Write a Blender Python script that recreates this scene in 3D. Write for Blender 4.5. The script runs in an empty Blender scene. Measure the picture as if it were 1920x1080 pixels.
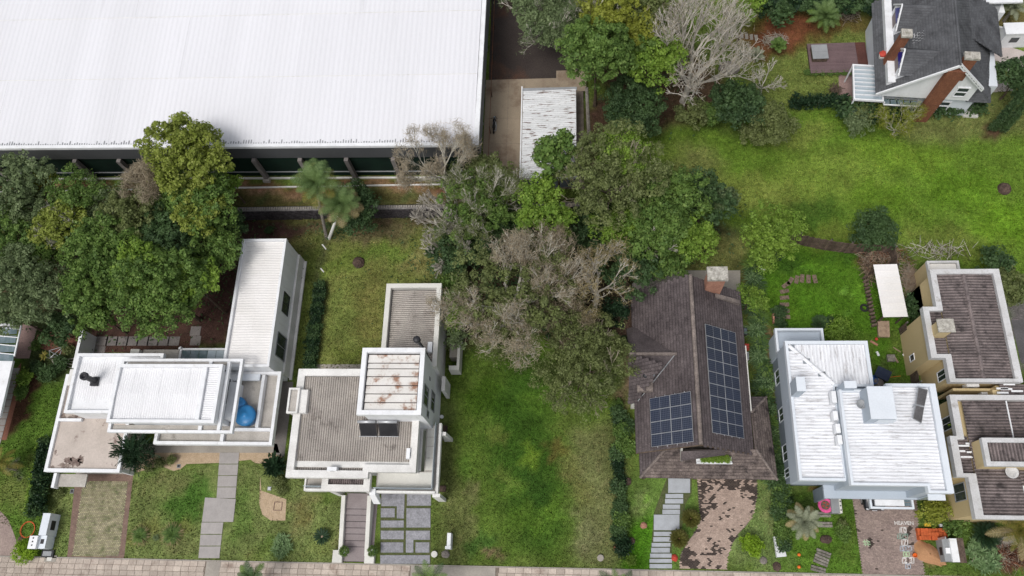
import bpy, math, random
import numpy as np
from math import radians as R, sin, cos, pi, sqrt
# ---------------------------------------------------------------- camera, sky, sun, exposure
scene = bpy.context.scene
C = scene.collection
CAM_H = 72.0
FPX = 1500.0
TI, RO, YA = R(21.88), R(11.84), R(-12.33)
def _rot():
    right = np.array([1, 0, 0.]); fwd = np.array([0, sin(TI), -cos(TI)]); down = np.array([0, -cos(TI), -sin(TI)])
    r2 = cos(RO)*right + sin(RO)*down; d2 = -sin(RO)*right + cos(RO)*down
    c, s = cos(YA), sin(YA); Z = np.array([[c, -s, 0], [s, c, 0], [0, 0, 1]])
    return np.array([r2, d2, fwd]) @ Z
RM = _rot()
def at(px, py, z=0.0):
    """world point at height z seen at a place of the 1920x1080 survey photograph"""
    d = RM.T @ np.array([(px-960)/FPX, (py-540)/FPX, 1.0]); t = (z-CAM_H)/d[2]
    return float(d[0]*t), float(d[1]*t)
def a3(px, py, z=0.0):
    x, y = at(px, py, z); return (x, y, z)
cam_d = bpy.data.cameras.new('camera'); cam = bpy.data.objects.new('camera', cam_d); C.objects.link(cam)
from mathutils import Matrix, Vector, noise as mnoise
m = Matrix([list(RM[0]), list(-RM[1]), list(-RM[2])]).transposed().to_4x4(); m.translation = Vector((0, 0, CAM_H))
cam.matrix_world = m
cam_d.sensor_width = 36; cam_d.lens = 36*FPX/1920; cam_d.clip_start = 1; cam_d.clip_end = 3000
scene.camera = cam
scene.render.resolution_x = 1024; scene.render.resolution_y = 576
world = bpy.data.worlds.new('World'); scene.world = world; world.use_nodes = True
SUN_EL, SUN_AZ = R(62), R(215)      # azimuth measured clockwise from +Y (the top of the picture)
nt = world.node_tree; nt.nodes.clear()
wo = nt.nodes.new('ShaderNodeOutputWorld'); bg = nt.nodes.new('ShaderNodeBackground'); sky = nt.nodes.new('ShaderNodeTexSky')
hs = nt.nodes.new('ShaderNodeHueSaturation'); hs.inputs['Saturation'].default_value = 0.30
sky.sky_type = 'NISHITA'; sky.sun_disc = False; sky.sun_elevation = SUN_EL; sky.sun_rotation = SUN_AZ
sky.air_density = 1.0; sky.dust_density = 4.0
nt.links.new(sky.outputs[0], hs.inputs['Color']); nt.links.new(hs.outputs[0], bg.inputs[0]); nt.links.new(bg.outputs[0], wo.inputs[0])
bg.inputs[1].default_value = 0.15
sun_d = bpy.data.lights.new('sun', 'SUN'); sun_d.energy = 1.5; sun_d.angle = R(20); sun_d.color = (1, 0.97, 0.92)
sun = bpy.data.objects.new('sun', sun_d); C.objects.link(sun)
sd = Vector((sin(SUN_AZ)*cos(SUN_EL), cos(SUN_AZ)*cos(SUN_EL), sin(SUN_EL)))
sun.rotation_euler = sd.to_track_quat('Z', 'Y').to_euler(); sun.location = (0, 0, 90)
vs = scene.view_settings; vs.view_transform = 'Standard'; vs.look = 'None'; vs.exposure = -0.06; vs.gamma = 1; vs.use_curve_mapping = False

rnd = random.Random(7)
rng = np.random.default_rng(7)
# ---------------------------------------------------------------- materials
def mat(name, c1, c2=None, scale=1.0, rough=0.85, bump=0.0, bscale=20, fine=0.12, stain=None, spec=0.2, metal=0.0, stain_scale=0.7, stain_t=0.62, objrand=0.0, stretch=(1, 1, 1), detail=5, stain_soft=0.08):
    m = bpy.data.materials.new(name); m.use_nodes = True; t = m.node_tree; N = t.nodes; L = t.links
    b = N['Principled BSDF']; b.inputs['Roughness'].default_value = rough; b.inputs['Metallic'].default_value = metal
    b.inputs['Specular IOR Level'].default_value = spec
    geo = N.new('ShaderNodeNewGeometry'); mp = N.new('ShaderNodeMapping'); mp.inputs['Scale'].default_value = stretch
    L.new(geo.outputs['Position'], mp.inputs[0])
    n1 = N.new('ShaderNodeTexNoise'); n1.inputs['Scale'].default_value = scale; n1.inputs['Detail'].default_value = detail
    L.new(mp.outputs[0], n1.inputs['Vector'])
    r = N.new('ShaderNodeMapRange'); r.inputs[1].default_value = 0.35; r.inputs[2].default_value = 0.65
    L.new(n1.outputs[0], r.inputs[0])
    mx = N.new('ShaderNodeMix'); mx.data_type = 'RGBA'; mx.inputs[6].default_value = (*c1, 1); mx.inputs[7].default_value = (*(c2 or c1), 1)
    L.new(r.outputs[0], mx.inputs[0]); col = mx.outputs[2]
    if stain:
        n2 = N.new('ShaderNodeTexNoise'); n2.inputs['Scale'].default_value = stain_scale; n2.inputs['Detail'].default_value = 7; n2.inputs['Roughness'].default_value = 0.65
        L.new(mp.outputs[0], n2.inputs['Vector'])
        r2 = N.new('ShaderNodeMapRange'); r2.inputs[1].default_value = stain_t-stain_soft; r2.inputs[2].default_value = stain_t+stain_soft
        L.new(n2.outputs[0], r2.inputs[0])
        m2 = N.new('ShaderNodeMix'); m2.data_type = 'RGBA'; L.new(r2.outputs[0], m2.inputs[0]); L.new(col, m2.inputs[6]); m2.inputs[7].default_value = (*stain, 1); col = m2.outputs[2]
    n3 = N.new('ShaderNodeTexNoise'); n3.inputs['Scale'].default_value = 9; n3.inputs['Detail'].default_value = 4; L.new(geo.outputs['Position'], n3.inputs['Vector'])
    r3 = N.new('ShaderNodeMapRange'); r3.inputs[1].default_value = 0.3; r3.inputs[2].default_value = 0.7; r3.inputs[3].default_value = 1-fine; r3.inputs[4].default_value = 1+fine
    L.new(n3.outputs[0], r3.inputs[0]); f = r3.outputs[0]
    if objrand:
        oi = N.new('ShaderNodeObjectInfo'); r4 = N.new('ShaderNodeMapRange'); r4.inputs[3].default_value = 1-objrand; r4.inputs[4].default_value = 1+objrand*0.6
        L.new(oi.outputs['Random'], r4.inputs[0]); mm = N.new('ShaderNodeMath'); mm.operation = 'MULTIPLY'; L.new(f, mm.inputs[0]); L.new(r4.outputs[0], mm.inputs[1]); f = mm.outputs[0]
    vm = N.new('ShaderNodeVectorMath'); vm.operation = 'SCALE'; L.new(col, vm.inputs[0]); L.new(f, vm.inputs['Scale'])
    L.new(vm.outputs[0], b.inputs['Base Color'])
    if bump:
        nb = N.new('ShaderNodeTexNoise'); nb.inputs['Scale'].default_value = bscale; nb.inputs['Detail'].default_value = 4; L.new(geo.outputs['Position'], nb.inputs['Vector'])
        bp = N.new('ShaderNodeBump'); bp.inputs['Strength'].default_value = bump; bp.inputs['Distance'].default_value = 0.05; L.new(nb.outputs[0], bp.inputs['Height']); L.new(bp.outputs[0], b.inputs['Normal'])
    return m
ORD = ['first', 'second', 'third', 'fourth', 'fifth', 'sixth', 'seventh', 'eighth', 'ninth', 'tenth', 'eleventh', 'twelfth', 'thirteenth', 'fourteenth', 'fifteenth', 'sixteenth', 'seventeenth', 'eighteenth', 'nineteenth', 'twentieth']+['twenty '+w for w in ('first', 'second', 'third', 'fourth', 'fifth', 'sixth', 'seventh', 'eighth', 'ninth')]+['thirtieth']+['thirty '+w for w in ('first', 'second', 'third', 'fourth', 'fifth')]
M = {}
M['white'] = mat('white_paint', (.78, .79, .81), (.71, .72, .74), .5, .7, fine=.04, stain=(.60, .59, .57), stain_t=.67, stain_scale=1.0, stretch=(2.2, 2.2, .5), stain_soft=.1)
M['white_worn'] = mat('worn_white_paint', (.74, .73, .71), (.62, .61, .59), .8, .8, fine=.08, stain=(.42, .40, .37), stain_t=.70, stain_scale=.9, stretch=(1, 1, .3))
M['cream_white'] = mat('cream_white_paint', (.66, .65, .61), (.58, .57, .53), .5, .8, fine=.05)
M['white_sheet'] = mat('white_roof_sheet', (.82, .82, .84), (.76, .76, .78), .25, .55, fine=.04, stain=(.62, .61, .60), stain_t=.72, stain_scale=.5, objrand=.03)
M['ware_sheet'] = mat('warehouse_roof_sheet', (.73, .73, .765), (.68, .68, .71), .06, .5, fine=.03, stain=(.60, .60, .62), stain_t=.70, stain_scale=.15, stretch=(4, .3, 1), objrand=.02)
M['annex_sheet'] = mat('ivory_roof_sheet', (.80, .78, .77), (.74, .72, .70), .3, .6, fine=.05, objrand=.03)
M['fibre'] = mat('fibre_cement_sheet', (.47, .43, .39), (.38, .345, .315), .7, .95, fine=.18, bump=.3, stain=(.19, .165, .15), stain_t=.64, stain_scale=.9, objrand=.08)
M['fibre_dark'] = mat('weathered_fibre_cement', (.235, .195, .19), (.155, .13, .128), 1.1, .95, fine=.25, bump=.3, stain=(.07, .06, .06), stain_t=.60, stain_scale=1.6, objrand=.12)
M['blue_sheet'] = mat('white_streaked_sheet', (.80, .81, .84), (.72, .73, .76), .5, .7, fine=.05, stain=(.47, .46, .47), stain_t=.59, stain_scale=1.5, stretch=(.5, 4.2, 1), objrand=.04, stain_soft=.06)
M['blue_sheet2'] = mat('white_streaked_sheet_cross', (.80, .81, .84), (.72, .73, .76), .5, .7, fine=.05, stain=(.47, .46, .47), stain_t=.59, stain_scale=1.5, stretch=(4.2, .5, 1), objrand=.04, stain_soft=.06)
M['shed_sheet'] = mat('old_white_sheet', (.72, .73, .74), (.62, .63, .64), .5, .7, fine=.08, stain=(.17, .12, .10), stain_t=.585, stain_scale=.9, stretch=(.9, 4.5, 1), objrand=.05, stain_soft=.03)
M['tower_sheet'] = mat('stained_white_panel', (.76, .74, .71), (.67, .64, .60), .8, .7, fine=.05, stain=(.33, .19, .13), stain_t=.58, stain_scale=.8, stain_soft=.05, objrand=.05)
M['screed'] = mat('beige_screed', (.52, .455, .41), (.43, .375, .335), .5, .95, fine=.08, stain=(.15, .10, .09), stain_t=.635, stain_scale=.55, stain_soft=.04)
M['screed_grey'] = mat('grey_screed', (.47, .44, .405), (.37, .345, .315), 1.0, .95, fine=.12, stain=(.16, .14, .12), stain_t=.66, stain_scale=.9)
M['concrete'] = mat('concrete', (.36, .33, .29), (.29, .265, .235), .6, .95, fine=.08, bump=.2)
M['concrete_dark'] = mat('dark_concrete', (.22, .20, .19), (.17, .155, .15), .8, .95, fine=.12)
M['pad'] = mat('yard_concrete', (.35, .285, .21), (.29, .235, .175), .35, .95, fine=.08, stain=(.20, .14, .10), stain_t=.62, stain_scale=.35, objrand=.06)
M['slab'] = mat('path_slab', (.37, .345, .335), (.33, .31, .30), 1.5, .9, fine=.06, objrand=.05)
M['slab_blue'] = mat('pale_blue_slab', (.40, .42, .45), (.35, .365, .39), 1.5, .85, fine=.06, objrand=.05)
M['slate'] = mat('blue_grey_stone', (.30, .30, .325), (.23, .23, .25), 2.2, .9, fine=.2, bump=.4, objrand=.1)
M['stair'] = mat('mauve_concrete', (.27, .235, .235), (.235, .20, .20), 1.0, .9, fine=.08, objrand=.05)
M['tile'] = mat('pavement_tile', (.50, .43, .37), (.42, .355, .305), .9, .95, fine=.12, bump=.3, stain=(.27, .21, .175), stain_t=.62, stain_scale=.7, objrand=.17)
M['joint'] = mat('pavement_bed', (.22, .18, .15), (.15, .125, .10), 2, .95, fine=.2)
M['paver'] = mat('grass_paver', (.44, .41, .25), (.35, .34, .19), 1.0, .95, fine=.3, stain=(.13, .17, .05), stain_t=.56, stain_scale=1.2)
M['redbrick_border'] = mat('red_brick_border', (.22, .15, .12), (.17, .115, .095), 2, .95, fine=.25)
M['paver_tan'] = mat('tan_block', (.43, .33, .275), (.35, .265, .22), 1.2, .95, fine=.22)
M['paver_black'] = mat('mossy_black_block', (.045, .035, .032), (.075, .058, .05), 2, .95, fine=.3)
M['paver_mauve'] = mat('mauve_block', (.32, .25, .22), (.26, .20, .18), .8, .95, fine=.22, stain=(.12, .09, .085), stain_t=.70, stain_scale=1.0)
M['soil'] = mat('bare_soil', (.085, .045, .034), (.055, .032, .026), .8, 1, fine=.3, bump=.6)
M['mulch'] = mat('bark_mulch', (.085, .03, .02), (.05, .022, .016), 1.5, 1, fine=.4, bump=.8)
M['gravel'] = mat('beige_gravel', (.46, .35, .245), (.40, .30, .20), 2.5, 1, fine=.15, bump=.6)
M['terracotta'] = mat('terracotta_path', (.26, .115, .08), (.20, .09, .065), .8, .95, fine=.18)
M['road'] = mat('dark_earth_road', (.062, .05, .045), (.045, .036, .033), .35, 1, fine=.25, bump=.5, stain=(.11, .055, .035), stain_t=.60, stain_scale=.14)
M['asphalt'] = mat('grey_asphalt', (.12, .115, .12), (.09, .088, .09), .8, 1, fine=.2, bump=.4)
M['fascia'] = mat('charcoal_fascia', (.082, .085, .090), (.068, .071, .076), .3, .7, fine=.05)
M['fascia2'] = mat('grey_fascia', (.15, .155, .165), (.12, .125, .135), .3, .7, fine=.05)
M['darkgreen'] = mat('dark_green_screen', (.006, .022, .014), (.004, .014, .010), .5, .9, fine=.15)
M['stone_dark'] = mat('dark_basalt', (.07, .062, .066), (.04, .036, .04), 3, 1, fine=.3, bump=.5, objrand=.35)
M['mortar'] = mat('wall_coping', (.26, .25, .24), (.17, .16, .155), 1.5, 1, fine=.25)
M['bluewall'] = mat('light_blue_render', (.43, .48, .54), (.39, .44, .50), .35, .8, fine=.03)
M['bluewhite'] = mat('blue_white_coping', (.68, .72, .77), (.62, .66, .71), .5, .7, fine=.04)
M['bluedark'] = mat('slate_blue_render', (.20, .235, .27), (.17, .20, .235), .5, .8, fine=.05)
M['yellow'] = mat('cream_yellow_render', (.58, .46, .26), (.53, .42, .235), .4, .85, fine=.04, stain=(.44, .33, .17), stain_t=.68, stain_scale=.6, stretch=(1, 1, .3))
M['coping_y'] = mat('weathered_white_coping', (.58, .58, .59), (.48, .475, .47), .7, .85, fine=.1, stain=(.30, .28, .26), stain_t=.66, stain_scale=1.2)
M['tile_roof'] = mat('brown_shingle', (.118, .098, .099), (.094, .078, .080), .5, .95, fine=.3, bump=.4, stain=(.050, .041, .043), stain_t=.62, stain_scale=.4, stain_soft=.15)
M['tile_roof_b'] = mat('faded_brown_shingle', (.185, .15, .135), (.115, .092, .086), 1.3, .95, fine=.3, bump=.4, stain=(.04, .033, .033), stain_t=.575, stain_scale=.8)
M['ridge'] = mat('pale_ridge_cap', (.24, .20, .18), (.15, .125, .115), 1.8, .95, fine=.3, objrand=.15)
M['grey_roof'] = mat('grey_shingle', (.115, .118, .127), (.085, .087, .094), .7, .95, fine=.15, bump=.3, stain=(.05, .05, .055), stain_t=.64, stain_scale=.35, objrand=.05)
M['brick'] = mat('orange_brick', (.215, .090, .052), (.165, .070, .042), 1.5, .95, fine=.25, bump=.5)
M['brick_pale'] = mat('salmon_brick', (.42, .22, .155), (.34, .17, .12), 1.8, .95, fine=.18, bump=.4)
M['brick_new'] = mat('orange_hollow_brick', (.55, .13, .045), (.46, .10, .035), 3, .9, fine=.15, objrand=.18)
M['mould'] = mat('black_mould', (.13, .09, .08), (.27, .22, .19), 2.5, 1, fine=.3)
M['step_stone'] = mat('brown_stepping_stone', (.20, .145, .115), (.14, .10, .08), 3, 1, fine=.3)
M['cap_lichen'] = mat('lichen_cap', (.50, .48, .43), (.30, .28, .25), 3, .95, fine=.2, stain=(.22, .21, .17), stain_t=.6, stain_scale=2)
M['glass'] = mat('dark_window_glass', (.022, .03, .035), (.05, .062, .07), .7, .08, fine=.05, spec=.6)
M['glass_pale'] = mat('pale_canopy_glass', (.40, .46, .50), (.32, .38, .43), .5, .12, fine=.05, spec=.6)
M['glass_teal'] = mat('tinted_canopy_glass', (.10, .15, .16), (.18, .22, .25), 1.5, .12, fine=.1, spec=.6)
M['blueglass'] = mat('cobalt_panel', (.012, .02, .30), (.01, .015, .22), 1, .3, fine=.05)
M['black'] = mat('black_metal', (.02, .02, .024), (.03, .03, .034), 1, .5, fine=.1, spec=.4)
M['rubber'] = mat('black_rubber', (.018, .018, .02), (.03, .03, .03), 2, .8, fine=.2)
M['metal'] = mat('galvanised_metal', (.55, .56, .58), (.45, .46, .48), 1, .35, metal=.5, fine=.05)
M['grey'] = mat('grey_paint', (.30, .31, .32), (.25, .26, .27), 1, .7, fine=.06)
M['tank'] = mat('blue_tank', (.03, .22, .50), (.025, .18, .43), .6, .35, fine=.05, spec=.5)
M['wood'] = mat('weathered_board', (.165, .12, .095), (.10, .072, .058), 2.5, .95, fine=.3, objrand=.3)
M['wood_pale'] = mat('pale_board', (.38, .28, .20), (.28, .20, .145), 2.5, .95, fine=.2, objrand=.25)
M['wood_grey'] = mat('grey_sleeper', (.25, .23, .20), (.17, .155, .135), 3, .95, fine=.3, objrand=.25)
M['deck'] = mat('mauve_deck_board', (.175, .12, .125), (.145, .10, .105), .8, .85, fine=.12, objrand=.08)
M['deck_red'] = mat('reddish_deck_board', (.13, .055, .045), (.10, .045, .038), .8, .85, fine=.15, objrand=.1)
M['moss'] = mat('mossy_joint', (.065, .085, .030), (.10, .105, .05), 2, 1, fine=.3)
M['pinkpave'] = mat('pinkish_paving', (.30, .205, .19), (.24, .165, .15), 1.2, .95, fine=.2)
M['paleroad'] = mat('pale_gravel_drive', (.50, .44, .42), (.43, .38, .36), .8, 1, fine=.12)
M['sand'] = mat('orange_sand', (.43, .235, .125), (.36, .195, .10), .8, 1, fine=.1, bump=.5)
M['pink'] = mat('pink_cushion', (.75, .12, .32), (.62, .09, .25), 3, .9, fine=.15)
M['chalk'] = mat('white_chalk', (.66, .64, .62), (.5, .47, .45), 6, 1, fine=.2)
M['chalk_green'] = mat('green_chalk', (.42, .60, .36), (.36, .46, .30), 6, 1, fine=.2)
M['chalk_blue'] = mat('blue_chalk', (.40, .44, .50), (.33, .34, .36), 6, 1, fine=.2)
M['chalk_teal'] = mat('teal_chalk', (.22, .32, .27), (.25, .27, .23), 6, 1, fine=.2)
M['rock'] = mat('brown_rock', (.11, .075, .06), (.065, .045, .038), 2.5, 1, fine=.3, bump=.8)
M['rock_grey'] = mat('grey_rock', (.26, .235, .21), (.18, .16, .145), 2, 1, fine=.25, bump=.8)
M['bark'] = mat('grey_bark', (.25, .225, .20), (.16, .14, .12), 3, 1, fine=.3, bump=.5)
M['bark_brown'] = mat('brown_bark', (.13, .095, .07), (.08, .06, .045), 3, 1, fine=.3, bump=.5)
M['twig_pale'] = mat('pale_twig', (.56, .52, .46), (.38, .35, .31), 1.2, 1, fine=.2)
M['twig_grey'] = mat('lichen_grey_twig', (.56, .53, .46), (.38, .36, .31), 1.2, 1, fine=.2)
M['twig_brown'] = mat('brown_twig', (.33, .285, .225), (.23, .195, .15), 1.0, 1, fine=.25)
M['orange'] = mat('orange_plastic', (.70, .16, .03), None, 2, .6, fine=.05)
M['yellowp'] = mat('yellow_plastic', (.75, .50, .05), None, 2, .6, fine=.05)
M['red'] = mat('red_plastic', (.45, .06, .04), None, 2, .6, fine=.05)
M['navy'] = mat('navy_plastic', (.02, .03, .06), (.03, .04, .07), 2, .6, fine=.1)
M['bluep'] = mat('blue_plastic', (.03, .14, .42), None, 2, .6, fine=.1)
M['carpaint'] = mat('black_car_paint', (.012, .013, .018), None, 2, .15, fine=.02, spec=.6)

def panel_mat():
    m = mat('photovoltaic_cells', (.010, .015, .034), (.016, .023, .048), 1.2, .3, fine=.08, spec=.25, objrand=.15)
    t = m.node_tree; N = t.nodes; L = t.links; b = N['Principled BSDF']
    src = b.inputs['Base Color'].links[0].from_socket
    tc = N.new('ShaderNodeTexCoord'); br = N.new('ShaderNodeTexBrick'); br.offset = 0; br.inputs['Scale'].default_value = 1
    br.inputs['Color1'].default_value = (0, 0, 0, 1); br.inputs['Color2'].default_value = (0, 0, 0, 1); br.inputs['Mortar'].default_value = (1, 1, 1, 1)
    br.inputs['Mortar Size'].default_value = .012; br.inputs['Brick Width'].default_value = .166; br.inputs['Row Height'].default_value = .166
    L.new(tc.outputs['Object'], br.inputs['Vector'])
    mx = N.new('ShaderNodeMix'); mx.data_type = 'RGBA'; L.new(br.outputs['Color'], mx.inputs[0]); L.new(src, mx.inputs[6]); mx.inputs[7].default_value = (.11, .125, .16, 1)
    L.new(mx.outputs[2], b.inputs['Base Color']); return m
M['pv'] = panel_mat()

def brick_mat(name, c1, c2, mortar, w=.25, h=.08):
    m = mat(name, c1, c2, 2, .95, fine=.2)
    t = m.node_tree; N = t.nodes; L = t.links; b = N['Principled BSDF']
    src = b.inputs['Base Color'].links[0].from_socket
    return m

def leaf_mat(name, c1, c2, c3, nscale=.55):
    c1, c2, c3 = [tuple(v*1.22 for v in c) for c in (c1, c2, c3)]
    m = bpy.data.materials.new(name); m.use_nodes = True; t = m.node_tree; N = t.nodes; L = t.links
    N.clear(); out = N.new('ShaderNodeOutputMaterial')
    geo = N.new('ShaderNodeNewGeometry'); n = N.new('ShaderNodeTexNoise'); n.inputs['Scale'].default_value = nscale; n.inputs['Detail'].default_value = 3
    L.new(geo.outputs['Position'], n.inputs['Vector'])
    r = N.new('ShaderNodeMapRange'); r.inputs[1].default_value = .38; r.inputs[2].default_value = .62; L.new(n.outputs[0], r.inputs[0])
    m1 = N.new('ShaderNodeMix'); m1.data_type = 'RGBA'; m1.inputs[6].default_value = (*c1, 1); m1.inputs[7].default_value = (*c2, 1); L.new(r.outputs[0], m1.inputs[0])
    r2 = N.new('ShaderNodeMapRange'); r2.inputs[1].default_value = .55; r2.inputs[2].default_value = 1.0; r2.inputs[4].default_value = .75; L.new(geo.outputs['Random Per Island'], r2.inputs[0])
    m2 = N.new('ShaderNodeMix'); m2.data_type = 'RGBA'; L.new(r2.outputs[0], m2.inputs[0]); L.new(m1.outputs[2], m2.inputs[6]); m2.inputs[7].default_value = (*c3, 1)
    d = N.new('ShaderNodeBsdfPrincipled'); d.inputs['Roughness'].default_value = .55; d.inputs['Specular IOR Level'].default_value = .25
    L.new(m2.outputs[2], d.inputs['Base Color']); tr = N.new('ShaderNodeBsdfTranslucent'); L.new(m2.outputs[2], tr.inputs['Color'])
    ms = N.new('ShaderNodeMixShader'); ms.inputs[0].default_value = .30; L.new(d.outputs[0], ms.inputs[1]); L.new(tr.outputs[0], ms.inputs[2]); L.new(ms.outputs[0], out.inputs[0])
    return m
F = {
 'dark':   leaf_mat('dark_foliage', (.036, .070, .028), (.058, .105, .036), (.10, .16, .065)),
 'mid':    leaf_mat('green_foliage', (.072, .130, .030), (.110, .185, .040), (.19, .27, .07)),
 'bright': leaf_mat('bright_foliage', (.115, .20, .028), (.165, .26, .036), (.26, .36, .07)),
 'lime':   leaf_mat('lime_foliage', (.14, .24, .015), (.20, .32, .02), (.27, .40, .04)),
 'yellow': leaf_mat('yellow_green_foliage', (.165, .19, .024), (.22, .245, .034), (.31, .33, .07)),
 'olive':  leaf_mat('olive_foliage', (.098, .122, .042), (.135, .165, .055), (.21, .235, .10)),
 'ygreen': leaf_mat('yellowish_green_foliage', (.150, .19, .030), (.20, .245, .042), (.30, .33, .09)),
 'grey':   leaf_mat('grey_green_foliage', (.095, .135, .058), (.135, .18, .080), (.22, .27, .14)),
 'brown':  leaf_mat('brown_twig_haze', (.17, .145, .085), (.22, .18, .12), (.34, .28, .20)),
 'straw':  leaf_mat('straw_foliage', (.24, .20, .09), (.30, .24, .12), (.38, .32, .19)),
 'pink':   leaf_mat('pinkish_twig_haze', (.26, .215, .15), (.32, .27, .195), (.42, .37, .28)),
 'conifer': leaf_mat('conifer_foliage', (.010, .028, .012), (.018, .042, .018), (.030, .062, .026)),
 'palm':   leaf_mat('palm_frond_green', (.085, .14, .045), (.12, .185, .06), (.19, .26, .10)),
 'palmgrey': leaf_mat('blue_grey_frond', (.17, .19, .125), (.22, .24, .16), (.30, .31, .23)),
 'cycad':  leaf_mat('olive_cycad_frond', (.060, .062, .012), (.095, .09, .018), (.15, .14, .04)),
 'agave':  leaf_mat('pale_green_blade', (.10, .17, .07), (.14, .22, .09), (.24, .33, .16)),
 'gold':   leaf_mat('golden_green_blade', (.10, .12, .02), (.16, .15, .03), (.30, .22, .06)),
}
# ---------------------------------------------------------------- mesh helpers
ORG = {}
class MB:
    def __init__(s): s.v = []; s.f = []
    def add(s, vs, fs):
        o = len(s.v); s.v += [tuple(map(float, p)) for p in vs]; s.f += [tuple(i+o for i in f) for f in fs]; return s
    def box(s, x0, x1, y0, y1, z0, z1):
        if x0 > x1: x0, x1 = x1, x0
        if y0 > y1: y0, y1 = y1, y0
        return s.add([(x0,y0,z0),(x1,y0,z0),(x1,y1,z0),(x0,y1,z0),(x0,y0,z1),(x1,y0,z1),(x1,y1,z1),(x0,y1,z1)],
                     [(0,3,2,1),(4,5,6,7),(0,1,5,4),(1,2,6,5),(2,3,7,6),(3,0,4,7)])
    def prism(s, poly, z0, z1):
        n = len(poly)
        a = sum(poly[i][0]*poly[(i+1) % n][1]-poly[(i+1) % n][0]*poly[i][1] for i in range(n))
        if a < 0: poly = poly[::-1]
        return s.add([(x, y, z0) for x, y in poly]+[(x, y, z1) for x, y in poly],
                     [tuple(range(n-1, -1, -1)), tuple(range(n, 2*n))]+[(i, (i+1) % n, n+(i+1) % n, n+i) for i in range(n)])
    def hexa(s, b, t):      # four bottom, four top corners, both counter-clockwise seen from above
        return s.add(list(b)+list(t), [(0,3,2,1),(4,5,6,7),(0,1,5,4),(1,2,6,5),(2,3,7,6),(3,0,4,7)])
    def slabq(s, q, th):    # thick sheet under a quad
        return s.hexa([(x, y, z-th) for x, y, z in q], q)
    def ring(s, x0, x1, y0, y1, w, z0, z1):
        o = [(x0,y0),(x1,y0),(x1,y1),(x0,y1)]; i = [(x0+w,y0+w),(x1-w,y0+w),(x1-w,y1-w),(x0+w,y1-w)]
        v = [(*p, z0) for p in o]+[(*p, z0) for p in i]+[(*p, z1) for p in o]+[(*p, z1) for p in i]
        f = []
        for k in range(4):
            j = (k+1) % 4
            f += [(k, j, 8+j, 8+k), (4+j, 4+k, 12+k, 12+j), (8+k, 8+j, 12+j, 12+k), (j, k, 4+k, 4+j)]
        return s.add(v, f)
    def tube(s, p0, p1, r0, r1=None, n=6, cap=True):
        r1 = r0 if r1 is None else r1
        p0 = Vector(p0); p1 = Vector(p1); d = (p1-p0)
        if d.length < 1e-6: return s
        d.normalize(); a = d.orthogonal().normalized(); b = d.cross(a)
        v = []
        for p, r in ((p0, r0), (p1, r1)):
            for k in range(n):
                t = 2*pi*k/n; v.append(p+a*(r*cos(t))+b*(r*sin(t)))
        f = [(k, (k+1) % n, n+(k+1) % n, n+k) for k in range(n)]
        if cap and n > 3: f += [tuple(range(n-1, -1, -1)), tuple(range(n, 2*n))]
        return s.add(v, f)
    def poly(s, pts, r, n=5):
        for a, b in zip(pts, pts[1:]): s.tube(a, b, r, r, n)
        return s
    def ell(s, c, rx, ry, rz, n=12, m=7, jit=0, half=False, seed=0):
        q = random.Random(seed); v = []; f = []
        lo = 0 if half else -pi/2
        for i in range(m+1):
            ph = lo+(pi/2-lo)*i/m
            for k in range(n):
                t = 2*pi*k/n; j = 1+jit*(q.random()-.5)
                v.append((c[0]+rx*cos(ph)*cos(t)*j, c[1]+ry*cos(ph)*sin(t)*j, c[2]+rz*sin(ph)*(1+(jit*(q.random()-.5) if 0 < i < m else 0))))
        for i in range(m):
            for k in range(n):
                f.append((i*n+k, i*n+(k+1) % n, (i+1)*n+(k+1) % n, (i+1)*n+k))
        return s.add(v, f)
    def lathe(s, c, prof, n=20):
        v = []; f = []
        for r, z in prof:
            for k in range(n): v.append((c[0]+r*cos(2*pi*k/n), c[1]+r*sin(2*pi*k/n), c[2]+z))
        for i in range(len(prof)-1):
            for k in range(n): f.append((i*n+k, i*n+(k+1) % n, (i+1)*n+(k+1) % n, (i+1)*n+k))
        f.append(tuple(range((len(prof)-1)*n, len(prof)*n))); return s.add(v, f)
def mesh_of(name, v, f, ma, smooth=False):
    me = bpy.data.meshes.new(name); me.from_pydata([tuple(p) for p in v], [], f); me.update()
    if ma:
        for q in (ma if isinstance(ma, (list, tuple)) else [ma]): me.materials.append(q)
    if smooth: me.polygons.foreach_set('use_smooth', [True]*len(me.polygons))
    return me
def quads_mesh(name, V, ma, n=4):
    """V: (N*n,3) array of separate n-gons"""
    N = len(V)//n
    me = bpy.data.meshes.new(name); me.vertices.add(N*n); me.vertices.foreach_set('co', np.ascontiguousarray(V, dtype=np.float32).ravel())
    me.loops.add(N*n); me.loops.foreach_set('vertex_index', np.arange(N*n, dtype=np.int32))
    me.polygons.add(N); me.polygons.foreach_set('loop_start', np.arange(0, N*n, n, dtype=np.int32)); me.polygons.foreach_set('loop_total', np.full(N, n, dtype=np.int32))
    me.update(calc_edges=True); me.validate(); me.materials.append(ma); return me
def thing(name, label, cat, loc, group=None):
    o = bpy.data.objects.new(name, None); C.objects.link(o); o.location = loc; o['label'] = label; o['category'] = cat; o.empty_display_size = .3
    if group: o['group'] = group
    ORG[o.name] = Vector(loc); return o
def part(name, mb, ma, parent, label=None, kind=None, smooth=False):
    og = ORG[parent.name]
    me = mesh_of(name, [(p[0]-og[0], p[1]-og[1], p[2]-og[2]) for p in mb.v], mb.f, M[ma] if isinstance(ma, str) else ma, smooth)
    o = bpy.data.objects.new(name, me); C.objects.link(o); o.parent = parent; ORG[o.name] = og
    if label: o['label'] = label
    if kind: o['kind'] = kind
    return o
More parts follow.
